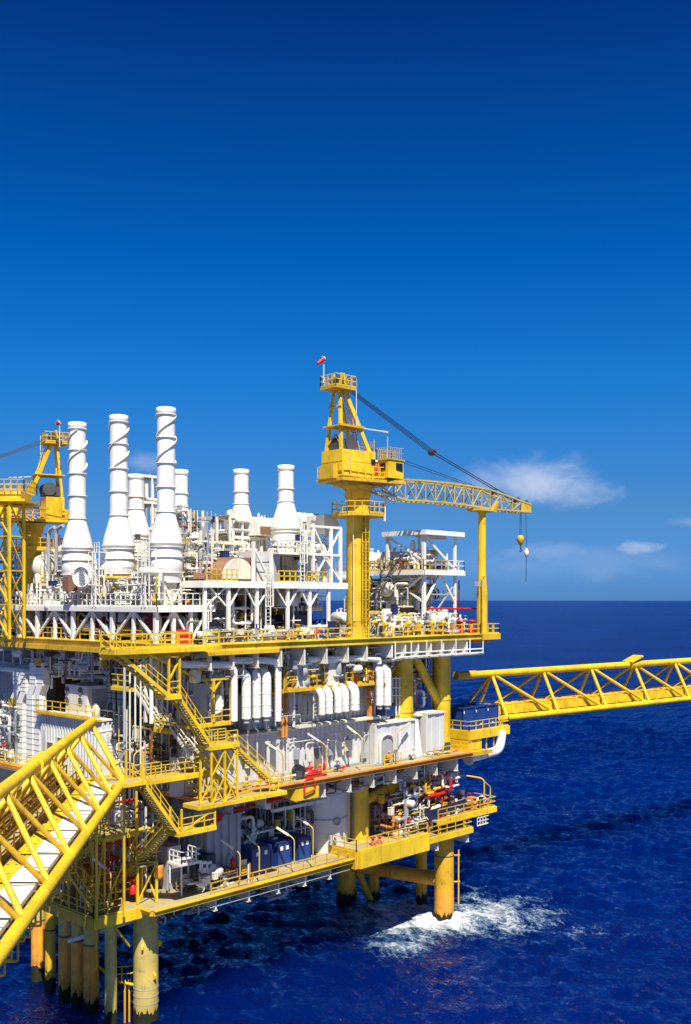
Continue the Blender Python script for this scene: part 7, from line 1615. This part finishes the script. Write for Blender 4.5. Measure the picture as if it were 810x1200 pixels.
clutter('pipework on the upper floor of the right frame', (34.8, .3, PZ), (40.8, 11.5, PZ + 2.0), 30, 10, 2, 6, 5, 8, seed=11)
clutter('jagged pipework skyline behind the right bottle stacks', (13.0, 12.5, 37.5), (24, 20, 43.0), 30, 0, 6, 14, 6, 6, seed=12, pal=PAL_W + PAL_D)
clutter('pipework skyline between the tallest finned stack and the bottle stacks', (9.2, 6.5, 38.6), (12.2, 12, 42.4), 22, 0, 5, 12, 4, 3, seed=13, pal=PAL_W + PAL_D)
clutter('shaded pipework below the vent pipes at the far left', (3.5, 20, 34.0), (8, 34, 39.0), 30, 0, 4, 12, 4, 8, seed=14)
# --- between top deck and main deck
clutter('pipework hung under the right half of the top deck edge', (9.0, -1.8, 27.0), (30.0, .3, 29.8), 46, 6, 8, 8, 6, 4, seed=15, pal=PAL_D + ('white', 'yellow_worn'))
clutter('pipework among the pump skids', (13.5, -2.2, 26.0), (27.0, .6, 28.0), 40, 14, 3, 6, 8, 8, seed=16, pal=('yellow_worn', 'rust', 'cream', 'yellow', 'grey', 'white_worn', 'maroon'))
clutter('pipes and hose lines along the main deck edge', (8.0, -2.8, MD), (38.6, -1.0, MD + .5), 12, 9, 0, 0, 4, 0, seed=17, pal=PAL_R, rads=(.04, .05, .07))
clutter('small bore pipes around the white wall ducts', (9.4, -1.2, 22.4), (29.0, -.3, 25.6), 16, 3, 2, 4, 2, 0, seed=18, pal=PAL_W, rads=(.04, .05, .07, .09))
clutter('shaded pipework behind the long yellow stairs', (4.4, -1.2, 21.5), (8.0, 4, 29.0), 34, 6, 8, 10, 6, 4, seed=19, pal=PAL_D)
clutter('shaded pipework under the left half of the top deck', (2.2, 3.0, 26.6), (5.4, 26, 29.8), 56, 4, 8, 12, 6, 6, seed=20, pal=PAL_D)
clutter('pipework on the main deck between the cabin and the hopper', (3.6, 9.0, MD + .1), (5.6, 16, 24.5), 30, 6, 4, 10, 6, 2, seed=21, pal=PAL_D + ('white_worn',))
clutter('pipework around the yellow columns at the right end', (30, .8, 22.2), (39.5, 5, 29.5), 40, 8, 6, 8, 6, 4, seed=22, pal=PAL_D + ('white',))
# --- cellar level
clutter('pipework slung under the main deck edge', (5.0, -2.0, 15.6), (30, 1.0, 17.3), 44, 6, 8, 8, 4, 2, seed=23, pal=PAL_D + ('red', 'white'))
clutter('dark pipework around the blue box tanks', (8.0, .6, CD + .1), (24, 5, 15.8), 52, 12, 6, 14, 10, 6, seed=24, pal=PAL_D)
clutter('rusty pipework and valves on the right cellar platform', (28.0, -2.2, 10.2), (38.5, 2.0, 14.0), 56, 26, 2, 8, 8, 8, seed=25, pal=PAL_R)
clutter('bright pipework below the right end of the main deck', (29.0, -2.2, 13.8), (39.0, 1.0, 17.2), 52, 14, 6, 10, 6, 4, seed=26, pal=PAL_R + ('white', 'white'))
clutter('shaded pipework at the left side of the cellar deck', (-1.0, 1.0, CD + .1), (5.0, 14, 17.0), 56, 12, 6, 14, 8, 6, seed=27, pal=PAL_D + ('yellow_worn', 'red'))
clutter('small gear on the near corner of the cellar deck', (3.0, -2.2, CD), (9.5, .5, CD + 1.6), 18, 8, 0, 4, 8, 4, seed=28, pal=PAL_D + ('white',))
clutter('pipes and conduits under the cellar deck', (0, -2.0, 7.4), (21, 1.5, 9.3), 26, 0, 4, 0, 0, 0, seed=29, pal=PAL_D + ('white_worn',))
clutter('gear on the outer platform beside the davit', (34.5, -2.4, 11.3), (43.2, 2.0, 12.5), 18, 12, 0, 4, 6, 4, seed=30, pal=PAL_R)
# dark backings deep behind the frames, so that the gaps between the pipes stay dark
solo('plant_backing', 'added dark backing behind the white frame columns on the top deck', 'plant room', MB().box(6.4, 23.0, 6.8, 13, T + .02, 35.3), M['dark'])
solo('plant_backing', 'added dark backing behind the columns of the finned stacks', 'plant room', MB().box(7.3, 9.0, 1.2, 26, T + .02, 33.1), M['dark'])
solo('plant_backing', 'added dark backing inside the right frame', 'plant room', MB().box(37.2, 40.4, 3.2, 12, T + .02, T + 3.0), M['under'])
# extra caged ladders and railed floors
for x, y, z0, z1, lab in ((17.2, -.3, FZ, 41.0, 'white caged ladder at the foot of the rightmost bottle stack'), (6.3, .2, T, MZ + .6, 'white caged ladder at the right end of the finned stack platform'), (31.5, -.7, MD, 22.0, 'yellow caged ladder between the plain modules')):
    l = thing('caged_ladder', lab, 'ladder', (x, y, z0)); part('ladder', MB().ladder((x, y, z0), (x, y, z1), .5, (1, 0, 0), (0, -.6, 0)), M['white'] if z0 > 25 else M['yellow'], l)
for x0, x1, y, z, lab in ((17.5, 22.5, 2.5, 33.2, 'narrow railed floor inside the white frame'),):
    landing(lab, x0, x1, y, y + 1.4, z, [((x0, y), (x1, y))], mat='yellow_worn' if z > 36 else 'white', name='service_floor', cat='walkway')

clutter('dark pipework and gear at the left rim of the main deck', (1.4, 24, MD + .05), (2.2, 38, 24), 40, 8, 4, 12, 8, 4, seed=33, pal=PAL_D + ('yellow_worn', 'white'))
solo('plant_backing', 'dark plant room closing the left rear of the cellar deck', 'plant room', MB().box(.4, 8, 19, 40, CD + .02, MD - .3), M['dark'])
t = thing('side_railing', 'yellow railing along the left rim of the main deck', 'railing', (1.3, 24, MD)); part('guard_rail', MB().rail([(1.25, 34, MD), (1.25, 13, MD)], 1.1, 1.4), M['yellow'], t); part('edge_beam', MB().box(1.0, 1.2, 13, 34, MD - .45, MD + .03), M['orange'], t)

clutter('tangled white pipes in front of the finned stack drums', (1.6, 1.0, MZ + .1), (2.6, 19, MZ + 3.6), 34, 8, 4, 12, 4, 3, seed=41, rads=(.05, .07, .09), pal=('white', 'white', 'cream', 'white_worn', 'grey'))
clutter('fine white pipes and cable ladders along the cream plant block', (7.4, 1.5, MZ + .2), (9.2, 7.5, 40.2), 34, 4, 8, 12, 3, 3, seed=42, rads=(.05, .07, .1), pal=('white', 'cream', 'white_worn', 'grey', 'silver'))
clutter('fine pipes standing around the barrel hood and grey box', (10.5, 2.8, 37.2), (15.5, 6.2, 39.0), 26, 3, 4, 8, 3, 3, seed=43, rads=(.05, .07, .1), pal=('white', 'cream', 'white_worn', 'grey', 'dark'))
clutter('shaded white hangers and pipes below the stair head walkway', (3.0, -2.6, 27.4), (10.5, 1.0, 29.8), 36, 2, 6, 10, 4, 2, seed=44, rads=(.05, .07, .1), pal=('white', 'cream', 'white_worn', 'grey', 'dark', 'rust'))
clutter('yellow and white small bore pipes by the rear stair', (2.2, -1.5, 18.5), (4.4, 8, 24.5), 34, 4, 5, 12, 4, 2, seed=45, rads=(.05, .07), pal=('yellow_worn', 'white_worn', 'grey', 'dark', 'cream', 'rust'))

# yellow access steelwork packed under the left bridge
landing('small yellow railed platform under the bridge end, upper one', -3.6, -.4, .5, 4.5, 15.2, [((-3.6, 4.5), (-3.6, .5), (-.4, .5))], name='access_platform', cat='platform', hang=[(-3.5, .6, 9.8, 15.2), (-.5, .6, 9.8, 18.5), (-3.5, 4.4, 9.8, 18.5)])
landing('small yellow railed platform under the bridge end, lower one', -5.6, -2.2, 2.5, 7.5, 12.4, [((-5.6, 7.5), (-5.6, 2.5), (-2.2, 2.5))], name='access_platform', cat='platform', hang=[(-5.5, 2.6, 9.8, 13.8), (-5.5, 7.4, 9.8, 16.5)])
stair('short yellow stair joining the two small platforms under the bridge end', (-2.6, 1.6, 15.2), (-4.6, 4.6, 12.4), .9)
stair('short yellow stair from the lower small platform down to the corner ledge', (-5.2, 2.4, 12.4), (-4.9, -1.0, 9.8), .8)
for i, (a, c, lab) in enumerate((((-5.6, -1.4, 9.8), (-3.6, .6, 15.0), 'first'), ((-3.5, .6, 9.9), (-.5, .6, 15.0), 'second'), ((-5.5, 2.6, 9.9), (-5.5, 7.4, 13.5), 'third'), ((-3.5, 4.4, 15.2), (-.5, .6, 19.6), 'fourth'))):
    solo('access_brace', 'yellow diagonal brace under the bridge end, %s from the open left side' % lab, 'brace', MB().beam(a, c, .13), M['yellow'])
clutter('warm yellow and rusty small pipes under the bridge end', (-5.4, .8, 9.9), (-.6, 8.0, 14.8), 36, 8, 2, 8, 4, 2, seed=51, rads=(.05, .07, .1), pal=('yellow', 'yellow_worn', 'rust', 'white_worn', 'orange', 'red', 'cream'))
